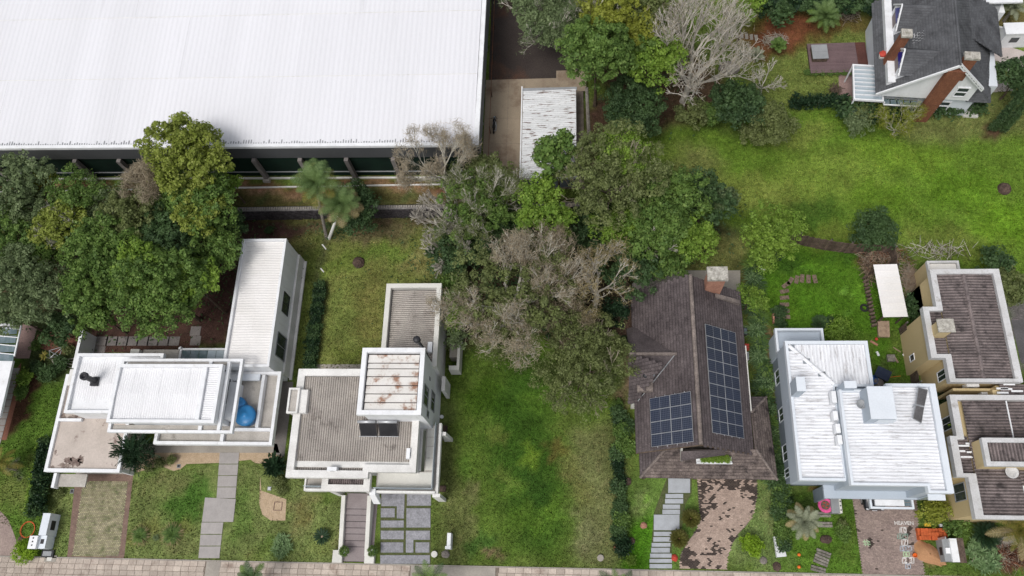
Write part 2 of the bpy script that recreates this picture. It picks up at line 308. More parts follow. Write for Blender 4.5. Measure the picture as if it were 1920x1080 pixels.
def rawpart(name, me, parent, loc=(0, 0, 0), rot=(0, 0, 0), scale=(1, 1, 1), kind=None):
    """me is in coordinates relative to the root thing, or local with a location relative to it"""
    o = bpy.data.objects.new(name, me); C.objects.link(o); o.parent = parent; o.location = loc; o.rotation_euler = rot; o.scale = scale
    ORG[o.name] = ORG[parent.name]
    if kind: o['kind'] = kind
    return o
def solo(name, mb, ma, label=None, cat=None, group=None, kind=None, smooth=False):
    xs = [p[0] for p in mb.v]; ys = [p[1] for p in mb.v]; zs = [p[2] for p in mb.v]
    og = Vector(((min(xs)+max(xs))/2, (min(ys)+max(ys))/2, min(zs))) if kind != 'structure' else Vector((0, 0, 0))
    me = mesh_of(name, [(p[0]-og[0], p[1]-og[1], p[2]-og[2]) for p in mb.v], mb.f, M[ma] if isinstance(ma, str) else ma, smooth)
    o = bpy.data.objects.new(name, me); C.objects.link(o); o.location = og; ORG[o.name] = og
    if label: o['label'] = label
    if cat: o['category'] = cat
    if group: o['group'] = group
    if kind: o['kind'] = kind
    return o
def sheet(name, pts, z, ma, parent=None):
    """thin flat setting sheet, points given as survey-photo places"""
    mb = MB(); P = [at(px, py, z) for px, py in pts]; n = len(P)
    a = sum(P[i][0]*P[(i+1) % n][1]-P[(i+1) % n][0]*P[i][1] for i in range(n))
    if a < 0: P = P[::-1]
    mb.add([(x, y, z) for x, y in P], [tuple(range(n))])
    if parent: return part(name, mb, ma, parent)
    return solo(name, mb, ma, kind='structure')
def rect(p, q, z):
    a = at(*p, z); b = at(*q, z); return min(a[0], b[0]), max(a[0], b[0]), min(a[1], b[1]), max(a[1], b[1])
VM = {}
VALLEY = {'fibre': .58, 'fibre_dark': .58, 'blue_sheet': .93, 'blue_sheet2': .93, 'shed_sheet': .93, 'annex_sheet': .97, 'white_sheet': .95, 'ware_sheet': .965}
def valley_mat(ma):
    """same sheet in a darker tone, for its troughs"""
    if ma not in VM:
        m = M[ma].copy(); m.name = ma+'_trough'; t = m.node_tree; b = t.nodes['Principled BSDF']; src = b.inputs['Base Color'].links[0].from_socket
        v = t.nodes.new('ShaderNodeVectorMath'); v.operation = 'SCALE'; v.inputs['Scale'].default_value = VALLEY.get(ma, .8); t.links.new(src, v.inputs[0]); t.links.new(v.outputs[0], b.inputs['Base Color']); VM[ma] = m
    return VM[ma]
def corr(parent, x0, x1, y0, y1, zf, ribs, ma, pitch=.19, amp=.028, sw=1.14, sl=2.4, name='roof_sheet', jit=.006, clip=None):
    """corrugated sheets laid over a rectangle; ribs='y' means ribs run along y"""
    L, T = (y1-y0, x1-x0) if ribs == 'y' else (x1-x0, y1-y0)
    nr = max(1, round(L/sl)); nc = max(1, round(T/sw)); sl = L/nr; sw = T/nc
    k = max(1, round(sw/pitch)); st = 4
    for i in range(nr):
        for j in range(nc):
            a0 = i*sl; b0 = j*sw; lap = .03; zo = rnd.uniform(-jit, jit)+(.008 if (i+j) % 2 else 0)
            v = []; f = []; fv = []; n = k*st+1
            ends = (a0-(lap if i else 0), a0+sl/2, a0+sl)
            for e, a in enumerate(ends):
                for s_ in range(n):
                    b = b0+sw*s_/(k*st)
                    x, y = (x0+b, y0+a) if ribs == 'y' else (x0+a, y0+b)
                    v.append((x, y, zf(x, y)+zo+amp*cos(2*pi*s_/st)))
            for e in range(2):
                for s_ in range(n-1):
                    q = (e*n+s_, e*n+s_+1, (e+1)*n+s_+1, (e+1)*n+s_)
                    (fv if s_ % st in (1, 2) else f).append(q if ribs == 'y' else q[::-1])
            if clip and clip(x0+(b0+sw/2 if ribs == 'y' else a0+sl/2), y0+(a0+sl/2 if ribs == 'y' else b0+sw/2)): continue
            mb = MB(); mb.v = v; mb.f = f+fv; o_ = part(name, mb, ma, parent)
            o_.data.materials.append(valley_mat(ma)); o_.data.polygons.foreach_set('material_index', [0]*len(f)+[1]*len(fv))
def window(parent, face, u0, u1, z0, z1, plane, glass='glass', frame='white', name='window', mull=1):
    """window on a wall plane. face: 'E','W','S','N'; u along the wall"""
    sgn = 1 if face in 'EN' else -1; fw = .07
    def bx(mb, a, b, c, d, o0, o1):
        p0, p1 = plane+sgn*o0, plane+sgn*o1
        if face in 'EW': mb.box(p0, p1, a, b, c, d)
        else: mb.box(a, b, p0, p1, c, d)
    mb = MB()
    bx(mb, u0, u1, z0, z0+fw, .003, .06); bx(mb, u0, u1, z1-fw, z1, .003, .06); bx(mb, u0, u0+fw, z0+fw, z1-fw, .003, .06); bx(mb, u1-fw, u1, z0+fw, z1-fw, .003, .06)
    for k in range(mull):
        c = u0+(u1-u0)*(k+1)/(mull+1); bx(mb, c-.025, c+.025, z0+fw, z1-fw, .003, .05)
    w = part(name, mb, frame, parent); g = MB(); bx(g, u0+fw, u1-fw, z0+fw, z1-fw, .002, .02); part('pane', g, glass, w); return w
def copy_thing(src, loc, rotz=0, label=None, scale=None, group=None):
    r = src.copy(); C.objects.link(r); r.location = loc; r.rotation_euler = (0, 0, rotz)
    if label: r['label'] = label
    if group: r['group'] = group
    if scale: r.scale = scale
    ORG[r.name] = Vector(loc)
    for ch in list(src.children):
        c = ch.copy(); C.objects.link(c); c.parent = r
        for g in list(ch.children):
            d = g.copy(); C.objects.link(d); d.parent = c
    return r
# ---------------------------------------------------------------- ground
TZ = 2.0                                                    # height of the warehouse yard behind the basalt wall
gx = np.concatenate([[-700, -300, -130], np.arange(-88, 70.01, .4), [110, 300, 700]])
gy = np.concatenate([[-500, -150, -40], np.arange(-8, 90.01, .4), [130, 300, 800]])
GX, GY = np.meshgrid(gx, gy)
def sm(a, lo, hi): return np.clip((a-lo)/(hi-lo), 0, 1)
def ground_z(x, y): return TZ*sm(np.asarray(y, float), 36.05, 36.38)*(1-sm(np.asarray(x, float), 0.3, 6))
WXn = GX+.35*np.sin(GY*1.9+.7*np.sin(GX*1.3))+.25*np.sin(GY*4.3+1.3)+.5*np.sin(GY*.43+2)
WYn = GY+.35*np.sin(GX*1.7+.6*np.sin(GY*1.5))+.25*np.sin(GX*4.7)+.5*np.sin(GX*.39)
def inpoly(P, X, Y):
    r = np.zeros(X.shape, bool); n = len(P)
    for i in range(n):
        x0, y0 = P[i]; x1, y1 = P[(i+1) % n]
        if y0 == y1: continue
        c = ((y0 > Y) != (y1 > Y)) & (X < (x1-x0)*(Y-y0)/(y1-y0)+x0); r ^= c
    return r
def blur(a, k):
    for _ in range(k):
        a = (a+np.roll(a, 1, 0)+np.roll(a, -1, 0)+np.roll(a, 1, 1)+np.roll(a, -1, 1))/5
    return a
COL = np.ones(GX.shape+(3,))*np.array((.088, .128, .024)); GRASS = np.ones(GX.shape)
def zone(pts, col, k=2, warp=True, grass=1., op=1.):
    P = [at(*p) for p in pts]
    msk = blur(inpoly(P, WXn if warp else GX, WYn if warp else GY).astype(float), k)*op
    COL[:] = COL*(1-msk[..., None])+np.array(col)*msk[..., None]
    GRASS[:] = GRASS*(1-msk)+grass*msk
def blob(px, py, rx, ry, col, op=.8, grass=1., soft=.5):
    x, y = at(px, py); d = np.sqrt(((WXn-x)/rx)**2+((WYn-y)/ry)**2); msk = np.clip((1-d)/soft, 0, 1)*op
    COL[:] = COL*(1-msk[..., None])+np.array(col)*msk[..., None]; GRASS[:] = GRASS*(1-msk)+grass*msk
G_OL = (.125, .145, .036); G_TAN = (.175, .165, .060); G_V = (.036, .088, .010); G_D = (.030, .068, .010); G_B = (.088, .150, .018); SO = (.075, .040, .028)
zone([(1130, 150), (2050, 150), (2050, 640), (1720, 470), (1400, 470), (1180, 330)], G_B, 6)
for b in [(1290, 320, 5, 4, (.15, .155, .05)), (1420, 360, 6, 3, (.16, .19, .04)), (1560, 330, 7, 4, (.135, .19, .03)), (1500, 250, 4, 2, (.14, .17, .035)), (1520, 395, 3.5, 2, G_D), (1240, 250, 5, 2, (.07, .12, .015)), (1700, 290, 6, 2.5, (.12, .20, .02)), (1800, 350, 5, 3, (.085, .17, .012)), (1650, 370, 4, 2, (.08, .15, .012)), (1560, 450, 5, 2, (.11, .14, .025)), (1780, 450, 7, 2.5, (.12, .15, .03)), (1880, 420, 4, 3, (.10, .20, .012)), (1350, 240, 4, 1.2, (.05, .075, .015)), (1250, 290, 3, 2, (.10, .16, .02))]: blob(*b, op=.7)
zone([(1370, 70), (1650, 40), (1650, 200), (1400, 200)], (.110, .140, .032), 4)
blob(1480, 55, 5.0, 3.2, (.15, .055, .028), .95, .1); blob(1440, 80, 3, 2, (.14, .055, .03), .8, .2); blob(1560, 60, 2.2, 1.6, (.14, .06, .03), .5, .4); blob(1600, 45, 3, 2, (.13, .07, .03), .6, .5)
zone([(1830, 30), (2000, 10), (2000, 75), (1840, 55)], (.17, .15, .055), 2); zone([(1870, 130), (2000, 120), (2000, 260), (1690, 260), (1700, 215)], (.115, .135, .038), 3)
blob(1870, 245, 1.6, 1.2, SO, .9, .1)
# wooded strips
zone([(0, 380), (440, 380), (455, 445), (415, 640), (0, 640)], (.062, .042, .026), 3, grass=.1)
zone([(445, 418), (480, 405), (600, 412), (610, 440), (540, 448), (420, 655), (150, 655), (160, 600), (380, 560)], (.064, .036, .030), 2, grass=.05)
zone([(380, 560), (430, 430), (447, 450), (415, 655), (370, 655)], (.066, .037, .030), 1, grass=.03)
zone([(560, 412), (940, 412), (960, 640), (820, 640), (700, 520), (600, 470)], (.12, .10, .05), 4, grass=.8)
zone([(740, 400), (1260, 400), (1180, 640), (860, 640), (830, 480)], (.055, .042, .026), 4, grass=.3)
zone([(1060, 440), (1390, 420), (1390, 500), (1180, 520), (1050, 500)], (.05, .05, .022), 3, grass=.4)
zone([(1265, 470), (1400, 440), (1400, 560), (1265, 512)], (.13, .14, .04), 2)
zone([(1000, 60), (1110, 150), (1230, 250), (1400, 210), (1240, 30), (1010, 0)], (.075, .050, .030), 4, grass=.3)
zone([(1010, 70), (1080, 60), (1085, 160), (1040, 155)], (.125, .042, .022), 1, grass=.0)
zone([(1100, 190), (1140, 190), (1150, 330), (1100, 330)], (.075, .045, .030), 2, grass=.2)
zone([(870, 330), (985, 330), (985, 400), (850, 390)], (.08, .060, .052), 2, grass=.1)
# H2 back lawn
zone([(607, 425), (840, 425), (830, 535), (725, 540), (712, 690), (585, 690), (606, 540)], G_OL, 1, warp=False)
blob(700, 440, 5, 1.6, (.13, .105, .06), .75); blob(640, 500, 3, 1.2, (.12, .17, .03), .7); blob(720, 480, 4.5, 1.0, (.10, .16, .026), .7); blob(700, 600, 2, 6, (.14, .135, .038), .6); blob(640, 600, 1.5, 4, (.12, .155, .036), .6); blob(650, 670, 3, .8, (.09, .12, .02), .6); blob(790, 490, 2, 2, G_TAN, .7); blob(660, 430, 2, .8, SO, .6, .3)
zone([(545, 448), (612, 420), (606, 500), (585, 700), (525, 700), (568, 500)], (.090, .115, .026), 1)
blob(560, 450, 2.5, 1.5, (.125, .125, .04), .7); blob(545, 600, 1, 4, (.075, .125, .014), .6)
zone([(612, 420), (618, 420), (600, 530), (592, 530)], (.055, .055, .03), 1, warp=False, grass=.6)
zone([(600, 530), (612, 530), (590, 690), (576, 690)], (.05, .045, .028), 1, warp=False, grass=.2)
# left garden
zone([(0, 640), (150, 600), (175, 665), (100, 900), (80, 1050), (0, 1050)], (.070, .125, .018), 2)
zone([(60, 590), (160, 600), (160, 700), (100, 720), (30, 720)], (.045, .060, .020), 2, grass=.5)
blob(25, 930, 2.5, 2, G_OL, .7); blob(38, 770, 1.3, 3.6, (.075, .036, .024), .97, 0, .25); blob(70, 870, 1.2, 1, G_OL, .5); blob(30, 890, 1, .6, (.10, .09, .075), .8)
# front lawns of house 1
zone([(85, 900), (655, 850), (655, 1055), (100, 1055)], (.120, .150, .042), 1, warp=False)
blob(340, 960, 2.6, 2.2, (.045, .105, .014), .85); blob(365, 930, 1.5, 2, (.05, .11, .016), .8); blob(300, 910, 3, 1.3, (.155, .165, .055), .6); blob(340, 1035, 2.5, .8, (.14, .15, .05), .6); blob(445, 960, 1.2, 3.5, (.07, .12, .022), .7); blob(285, 890, 1.5, .8, (.08, .13, .025), .6); blob(600, 935, 1.8, 1.4, (.075, .115, .02), .8); blob(560, 960, 1.6, 2.2, (.19, .175, .065), .7); blob(640, 1000, .9, 2, (.17, .165, .06), .6); blob(510, 1020, 2, 1.2, (.085, .135, .025), .8); blob(480, 1030, 1.5, 1, G_OL, .5); blob(605, 1040, 2.5, .7, G_OL, .5); blob(125, 1000, .8, 3, (.10, .14, .035), .6)
blob(262, 1003, 1.5, 1.2, (.12, .12, .03), .6); blob(322, 1003, 1.6, 1.2, (.12, .12, .03), .6)
# vacant lot
zone([(822, 720), (860, 640), (1165, 640), (1170, 1060), (808, 1060)], (.082, .138, .020), 2)
zone([(930, 690), (1010, 690), (1060, 860), (1040, 1045), (960, 1040), (920, 850)], G_V, 6, grass=1.2, op=.9)
zone([(1085, 800), (1160, 780), (1160, 1055), (1070, 1055)], (.135, .155, .050), 4); zone([(812, 740), (850, 740), (880, 1055), (812, 1055)], (.105, .130, .034), 4)
for b in [(945, 815, 1.3, 1.0, (.12, .165, .03)), (965, 925, 1.5, 1.1, (.085, .16, .02)), (1000, 930, 1.4, 3.0, (.030, .075, .010)), (935, 760, 1.6, 1.6, (.035, .085, .008)), (1050, 850, 1.2, 1.0, (.13, .115, .03)), (880, 910, .9, 1.3, (.15, .155, .055)), (975, 985, 2.8, 1.6, (.075, .145, .016)), (1010, 760, 2, 1.8, (.070, .145, .016)), (840, 780, 1.0, 2.0, (.09, .13, .03)), (870, 960, 1.0, 2.8, (.13, .15, .045)), (850, 1010, .9, 1.2, (.12, .145, .04)), (950, 900, .8, 1.5, (.12, .17, .03)), (900, 1020, 1.8, 1, (.045, .105, .018)), (905, 740, 2, 2.2, (.045, .10, .008)), (920, 1040, 1.1, .5, (.19, .13, .08)), (1080, 900, 1.4, 2.6, (.135, .15, .04)), (1090, 1000, 1.4, 2.0, (.165, .18, .07)), (1070, 790, 1.3, 2.0, (.095, .145, .025)), (1000, 870, .9, 1.6, (.12, .20, .02)), (985, 690, 4, 1.4, (.035, .075, .008)), (1040, 700, 3, 1.6, (.04, .055, .014)), (880, 870, .8, 2, (.06, .12, .015)), (1030, 960, 1, 1.4, (.095, .18, .02))]: blob(*b, op=.75)
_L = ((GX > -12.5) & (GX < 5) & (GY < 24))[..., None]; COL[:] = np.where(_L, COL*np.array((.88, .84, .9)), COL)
# house 3 garden
zone([(1160, 560), (1190, 530), (1185, 700), (1162, 770)], (.22, .145, .105), 1, grass=.05)
zone([(1160, 880), (1300, 890), (1290, 1065), (1165, 1062)], (.085, .140, .026), 1)
zone([(1163, 960), (1225, 962), (1222, 1062), (1165, 1060)], (.050, .130, .008), 1)
blob(1195, 930, .9, 1.2, (.13, .165, .05), .7); blob(1200, 931, .4, .4, (.13, .24, .03), .8); blob(1180, 1050, .9, .8, (.085, .20, .01), .8)
zone([(1415, 900), (1470, 900), (1460, 1072), (1365, 1068), (1360, 1030)], (.11, .155, .042), 1); blob(1435, 960, .6, 2.5, (.14, .155, .055), .6); blob(1385, 1055, 1, .7, (.135, .17, .05), .6)
zone([(1155, 780), (1172, 780), (1172, 1040), (1155, 1040)], (.035, .035, .015), 1, warp=False, grass=.4)
zone([(1388, 480), (1412, 480), (1480, 900), (1455, 900)], (.085, .085, .028), 1, grass=.5); zone([(1430, 600), (1460, 610), (1490, 905), (1478, 905)], (.15, .095, .055), 1, warp=False, grass=.1)
zone([(1385, 500), (1400, 500), (1430, 760), (1415, 760)], (.095, .105, .03), 1)
# house 4 gardens
zone([(1405, 470), (1480, 455), (1680, 470), (1700, 590), (1740, 720), (1630, 720), (1620, 640), (1450, 620)], (.055, .120, .010), 2)
for b in [(1480, 560, 1.3, 1.8, (.075, .155, .012)), (1540, 570, 2, 2, (.06, .14, .01)), (1560, 610, 1.4, 1.0, (.08, .165, .012)), (1500, 490, 2.5, 1.0, (.03, .07, .01)), (1600, 480, 3, 1.2, (.035, .080, .01)), (1625, 560, .6, 1.2, (.11, .24, .02)), (1680, 660, 1.5, 2, (.075, .105, .02)), (1650, 700, 1, 1, (.06, .075, .025)), (1530, 490, 1.2, .6, (.09, .20, .015)), (1600, 560, .5, .5, (.11, .22, .03)), (1585, 600, .5, .4, (.11, .22, .03)), (1640, 490, 1.5, 1.4, (.08, .04, .02))]: blob(*b, op=.75)
zone([(1470, 905), (1610, 915), (1620, 1075), (1460, 1072)], (.062, .120, .014), 1)
blob(1510, 1030, 2.2, 1.2, (.085, .16, .018), .7); blob(1500, 930, 2, .9, (.035, .055, .012), .8); blob(1580, 1000, .7, 3, (.085, .125, .022), .6); blob(1520, 905, .8, .4, (.16, .075, .04), .7, .1); blob(1475, 1045, .8, 1, (.10, .145, .035), .6)
zone([(1705, 930), (1830, 930), (1920, 960), (1920, 1080), (1735, 1080)], (.065, .105, .018), 2)
blob(1860, 1005, 2.5, 1.8, (.045, .04, .02), .8, .4); blob(1890, 1040, 2.2, 1.0, (.10, .055, .035), .95, .1); blob(1765, 1000, 2, 1.5, (.045, .075, .012), .7); blob(1750, 1060, 2.0, .6, (.085, .125, .022), .6); blob(1835, 975, 1, .5, (.16, .09, .05), .8, .2); blob(1745, 1076, .5, .5, (.30, .22, .11), .6)
zone([(1700, 560), (1740, 560), (1830, 940), (1790, 940)], (.030, .040, .014), 1, grass=.4)
zone([(1880, 560), (1960, 560), (1960, 720), (1915, 700)], (.13, .12, .115), 1, grass=0)
# yard strip by the warehouse
def zone_t(pts, *a, **k):
    zone([p for p in pts], *a, **k)
Pt = lambda x, y: at(x, y, TZ)
def strip(pxy, col, k=1, grass=.1):
    P = [Pt(*p) for p in pxy]; msk = blur(inpoly(P, WXn, WYn).astype(float), k)[..., None]
    COL[:] = COL*(1-msk)+np.array(col)*msk; GRASS[:] = GRASS*(1-msk[..., 0])+grass*msk[..., 0]
strip([(-200, 346), (1000, 342), (1000, 356), (-200, 360)], (.14, .060, .035))
strip([(-200, 353), (1000, 350), (1000, 365), (-200, 368)], (.27, .17, .10))
strip([(-200, 364), (1000, 362), (1000, 388), (-200, 392)], (.085, .075, .028), grass=.7)
for px in (500, 590, 700, 770): blob(px, 385, 1.2, .6, (.05, .07, .02), .7)
COL *= (1+.10*np.sin(GX*.9+np.sin(GY*.7))*np.sin(GY*.8+np.sin(GX*.5)))[..., None]
_f = sm(14-GY, 0, 3)[..., None]*(COL[..., 1] > COL[..., 0])[..., None]*(1-.6*((GX > -11) & (GX < 4))[..., None]); COL[:] = COL*(1+_f*np.array((.02, .03, .08)))
_g = (COL[..., 1] > COL[..., 0])[..., None]; COL[:] = np.where(_g, COL*np.array((1.16, 1.17, 1.25)), COL)
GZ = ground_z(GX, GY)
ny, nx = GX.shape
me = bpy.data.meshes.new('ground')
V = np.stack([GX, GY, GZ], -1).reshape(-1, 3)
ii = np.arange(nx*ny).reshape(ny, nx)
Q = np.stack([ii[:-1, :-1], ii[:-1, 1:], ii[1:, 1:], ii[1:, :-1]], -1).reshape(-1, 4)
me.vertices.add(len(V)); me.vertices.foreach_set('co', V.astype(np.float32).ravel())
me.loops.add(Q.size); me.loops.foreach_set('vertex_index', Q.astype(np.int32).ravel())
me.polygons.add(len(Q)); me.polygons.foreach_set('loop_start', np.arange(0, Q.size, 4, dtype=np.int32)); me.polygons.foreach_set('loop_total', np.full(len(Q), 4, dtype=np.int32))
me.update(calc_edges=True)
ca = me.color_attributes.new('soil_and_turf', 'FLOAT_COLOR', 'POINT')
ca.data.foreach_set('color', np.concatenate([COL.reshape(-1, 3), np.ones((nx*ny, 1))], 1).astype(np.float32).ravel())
def turf_mat(name, attr=True, bump=True):
    m = bpy.data.materials.new(name); m.use_nodes = True; t = m.node_tree; N = t.nodes; L = t.links; b = N['Principled BSDF']
    b.inputs['Roughness'].default_value = .95; b.inputs['Specular IOR Level'].default_value = .08
    at_ = N.new('ShaderNodeAttribute'); at_.attribute_name = 'soil_and_turf'; geo = N.new('ShaderNodeNewGeometry'); col = at_.outputs['Color']
    for sc, lo, hi, det in ((.55, .80, 1.20, 6), (2.6, .78, 1.24, 6), (9, .66, 1.38, 5)):
        n = N.new('ShaderNodeTexNoise'); n.inputs['Scale'].default_value = sc; n.inputs['Detail'].default_value = det; L.new(geo.outputs['Position'], n.inputs['Vector'])
        r = N.new('ShaderNodeMapRange'); r.inputs[1].default_value = .32; r.inputs[2].default_value = .68; r.inputs[3].default_value = lo; r.inputs[4].default_value = hi; L.new(n.outputs[0], r.inputs[0])
        v = N.new('ShaderNodeVectorMath'); v.operation = 'SCALE'; L.new(col, v.inputs[0]); L.new(r.outputs[0], v.inputs['Scale']); col = v.outputs[0]
    n = N.new('ShaderNodeTexNoise'); n.inputs['Scale'].default_value = 1.3; n.inputs['Detail'].default_value = 6; L.new(geo.outputs['Position'], n.inputs['Vector'])
    r = N.new('ShaderNodeMapRange'); r.inputs[1].default_value = .5; r.inputs[2].default_value = .72; r.inputs[4].default_value = .28; L.new(n.outputs[0], r.inputs[0])
    sc = N.new('ShaderNodeVectorMath'); sc.operation = 'MULTIPLY'; L.new(col, sc.inputs[0]); sc.inputs[1].default_value = (1.45, 1.08, 1.6)
    mx = N.new('ShaderNodeMix'); mx.data_type = 'RGBA'; L.new(r.outputs[0], mx.inputs[0]); L.new(col, mx.inputs[6]); L.new(sc.outputs[0], mx.inputs[7])
    L.new(mx.outputs[2], b.inputs['Base Color'])
    if bump:
        nb = N.new('ShaderNodeTexNoise'); nb.inputs['Scale'].default_value = 9; nb.inputs['Detail'].default_value = 6; L.new(geo.outputs['Position'], nb.inputs['Vector'])
        bp = N.new('ShaderNodeBump'); bp.inputs['Strength'].default_value = .7; bp.inputs['Distance'].default_value = .12; L.new(nb.outputs[0], bp.inputs['Height']); L.new(bp.outputs[0], b.inputs['Normal'])
    return m
me.materials.append(turf_mat('turf_and_soil'))
go = bpy.data.objects.new('ground', me); C.objects.link(go); go['kind'] = 'structure'; ORG['ground'] = Vector((0, 0, 0))
# ---------------------------------------------------------------- roads, paving sheets
def multi(name, polys, z, ma, parent=None):
    mb = MB()
    for pts in polys:
        P = [at(px, py, z) for px, py in pts]; a = sum(P[i][0]*P[(i+1) % len(P)][1]-P[(i+1) % len(P)][0]*P[i][1] for i in range(len(P)))
        if a < 0: P = P[::-1]
        mb.add([(x, y, z) for x, y in P], [tuple(range(len(P)))])
    return solo(name, mb, ma, kind='structure')
road = solo('earth_road', MB().add([(-9.0, 51.0, TZ+.012), (1.2, 51.0, TZ+.012), (0.2, 54, TZ+.012), (-1.4, 60, TZ+.012), (-3, 66, TZ+.012), (-4.5, 90, TZ+.012), (-9.2, 90, TZ+.012)], [tuple(range(7))]), 'road', kind='structure')
# concrete yard pad, cast in bays
pad = solo('concrete_yard', MB().box(-9.3, .9, 37.9, 51.0, TZ-.3, TZ+.02), 'joint', kind='structure')
ys = [37.9, 39.9, 43.2, 46.2, 51.0]; xs = [-9.3, -6.9, -5.2, -.0]
for i in range(3):
    for j in range(4):
        if i == 2 and j == 0: continue
        part('slab', MB().box(xs[i]+.012, xs[i+1]-.012, ys[j]+.012, ys[j+1]-.012, TZ+.0, TZ+.045), 'pad', pad)
part('slab', MB().box(-1.9, 1.2, 49.3, 51.9, TZ, TZ+.06), 'pad', pad)
# pavement along the street
PY1 = 2.62
pav = solo('pavement', MB().box(-75, 60, -3.2, PY1, -.2, .02), 'joint', kind='structure')
tv = MB().box(-.335, .335, -.21, .21, 0, .05)
tme = mesh_of('tile', tv.v, tv.f, M['tile']); tme2 = mesh_of('tile', tv.v, tv.f, M['concrete'])
cnt = 0; extra = MB(); row = 0
for r_ in range(6):
    y = PY1-.22-r_*.45
    for k in range(160):
        x = -54+k*.7+(.0 if r_ % 2 else .06)
        if -21.5 < x < -16.9 and r_ < 9: pass
        yy = y-.0065*0
        j = rnd.uniform(-.006, .006)
        if (-32.6 < x < -31.2) or (-14.4 < x < -6.9): continue
        if r_ < 2 and -50 < x < 38.5 and cnt < 300:
            o = rawpart('tile', tme, pav, (x+rnd.uniform(-.008, .008), y, .0+j)); o.rotation_euler = (rnd.uniform(-.01, .01), rnd.uniform(-.01, .01), rnd.uniform(-.01, .01)); cnt += 1
        else: extra.box(x-.335, x+.335, y-.21, y+.21, .0+j, .05+j)
part('tiles', extra, 'tile', pav, kind='stuff')
part('cast_slab', MB().box(-14.3, -7.0, -3, PY1-.01, .0, .045), 'concrete', pav); part('cast_slab', MB().box(-32.5, -31.2, -3, PY1-.01, .0, .045), 'concrete', pav)
part('kerb', MB().box(-75, 60, PY1, PY1+.1, -.1, .07), 'concrete', pav)

def bricks(name, pts, z, mats, pick, bw=.22, bh=.11, gap=.012, parent=None, ang=0):
    """herring/stretcher laid blocks inside an outline (places of the photo), joined into one piece of setting"""
    P = [at(*p) for p in pts]; xs = [p[0] for p in P]; ys = [p[1] for p in P]
    base = MB(); a = sum(P[i][0]*P[(i+1) % len(P)][1]-P[(i+1) % len(P)][0]*P[i][1] for i in range(len(P)))
    if a < 0: P = P[::-1]
    base.add([(x, y, z) for x, y in P], [tuple(range(len(P)))])
    root = solo(name, base, 'joint', kind='structure')
    mbs = {k: MB() for k in mats}
    ny_ = int((max(ys)-min(ys))/bh)+1; nx_ = int((max(xs)-min(xs))/bw)+2
    X = []; 
    for j in range(ny_):
        for i in range(nx_):
            X.append((min(xs)+i*bw-(bw/2 if j % 2 else 0), min(ys)+j*bh))
    A = np.array(X); ok = inpoly(P, A[:, 0]+bw/2, A[:, 1]+bh/2)
    for (x, y), o in zip(X, ok):
        if not o: continue
        h = z+.018+rnd.uniform(0, .008); k = pick(x, y); mb = mbs[k]
        x0, x1, y0, y1 = x+gap/2, x+bw-gap/2, y+gap/2, y+bh-gap/2
        n = len(mb.v); mb.v += [(x0, y0, h), (x1, y0, h), (x1, y1, h), (x0, y1, h), (x0, y0, z), (x1, y0, z), (x1, y1, z), (x0, y1, z)]
        mb.f += [(n, n+1, n+2, n+3), (n+4, n+5, n+1, n), (n+5, n+6, n+2, n+1), (n+6, n+7, n+3, n+2), (n+7, n+4, n, n+3)]
    for k, mb in mbs.items():
        if mb.v: part('paving_blocks', mb, k, root, kind='stuff')
    return root
def nz(x, y, s, o=0): return mnoise.fractal(Vector((x*s+o, y*s, o)), 1.0, 2.0, 3)
# grass paver driveway of house 1
sheet('driveway_edging', [(142, 888), (250, 888), (232, 1052), (125, 1052)], .012, 'redbrick_border')
gp = bricks('grass_paver_driveway', [(156, 903), (240, 903), (223, 1043), (136, 1043)], .02, ['paver'], lambda x, y: 'paver', .2, .12, .05)
sheet('driveway_threshold', [(142, 872), (254, 868), (250, 889), (142, 889)], .016, 'concrete')
# path of house 1: slabs, each a piece
sheet('gravel_bed', [(255, 848), (530, 848), (530, 875), (478, 868), (470, 862), (410, 868), (350, 870), (338, 880), (325, 883), (300, 873), (256, 886)], .012, 'gravel')
sheet('porch_floor', [(253, 832), (520, 832), (524, 849), (252, 849)], .014, 'concrete')
sheet('gravel_island', [(488, 893), (490, 920), (537, 936), (535, 976), (508, 976), (492, 965), (486, 945)], .012, 'gravel')
path1 = solo('garden_path', MB().box(*[0]*0) if False else MB().prism([at(*p) for p in [(410, 850), (447, 850), (437, 975), (409, 1045), (374, 1045), (383, 935)]][:3], -.1, -.05), 'concrete', kind='structure')
ysl = [848, 870, 891.5, 913, 934.5]
for a, b in zip(ysl, ysl[1:]):
    q = [a3(411-(a-848)*.07+1, a+.6, .06), a3(448.5-(a-848)*.085, a+.6, .06), a3(448.5-(b-848)*.085, b-.6, .06), a3(411-(b-848)*.07+1, b-.6, .06)]
    part('slab', MB().slabq(q[::-1], .08), 'slab', path1)
part('slab', MB().slabq([a3(384.5, 932.8, .07), a3(442, 935.5, .07), a3(437, 978.5, .07), a3(378.5, 978.5, .07)][::-1], .08), 'slab', path1)
for a, b in ((979.5, 1001), (1002.5, 1023), (1024.5, 1046.5)):
    part('slab', MB().slabq([a3(378-(a-979)*.09, a, .06), a3(418.5-(a-979)*.11, a, .06), a3(418.5-(b-979)*.11, b, .06), a3(378-(b-979)*.09, b, .06)][::-1], .08), 'slab', path1)
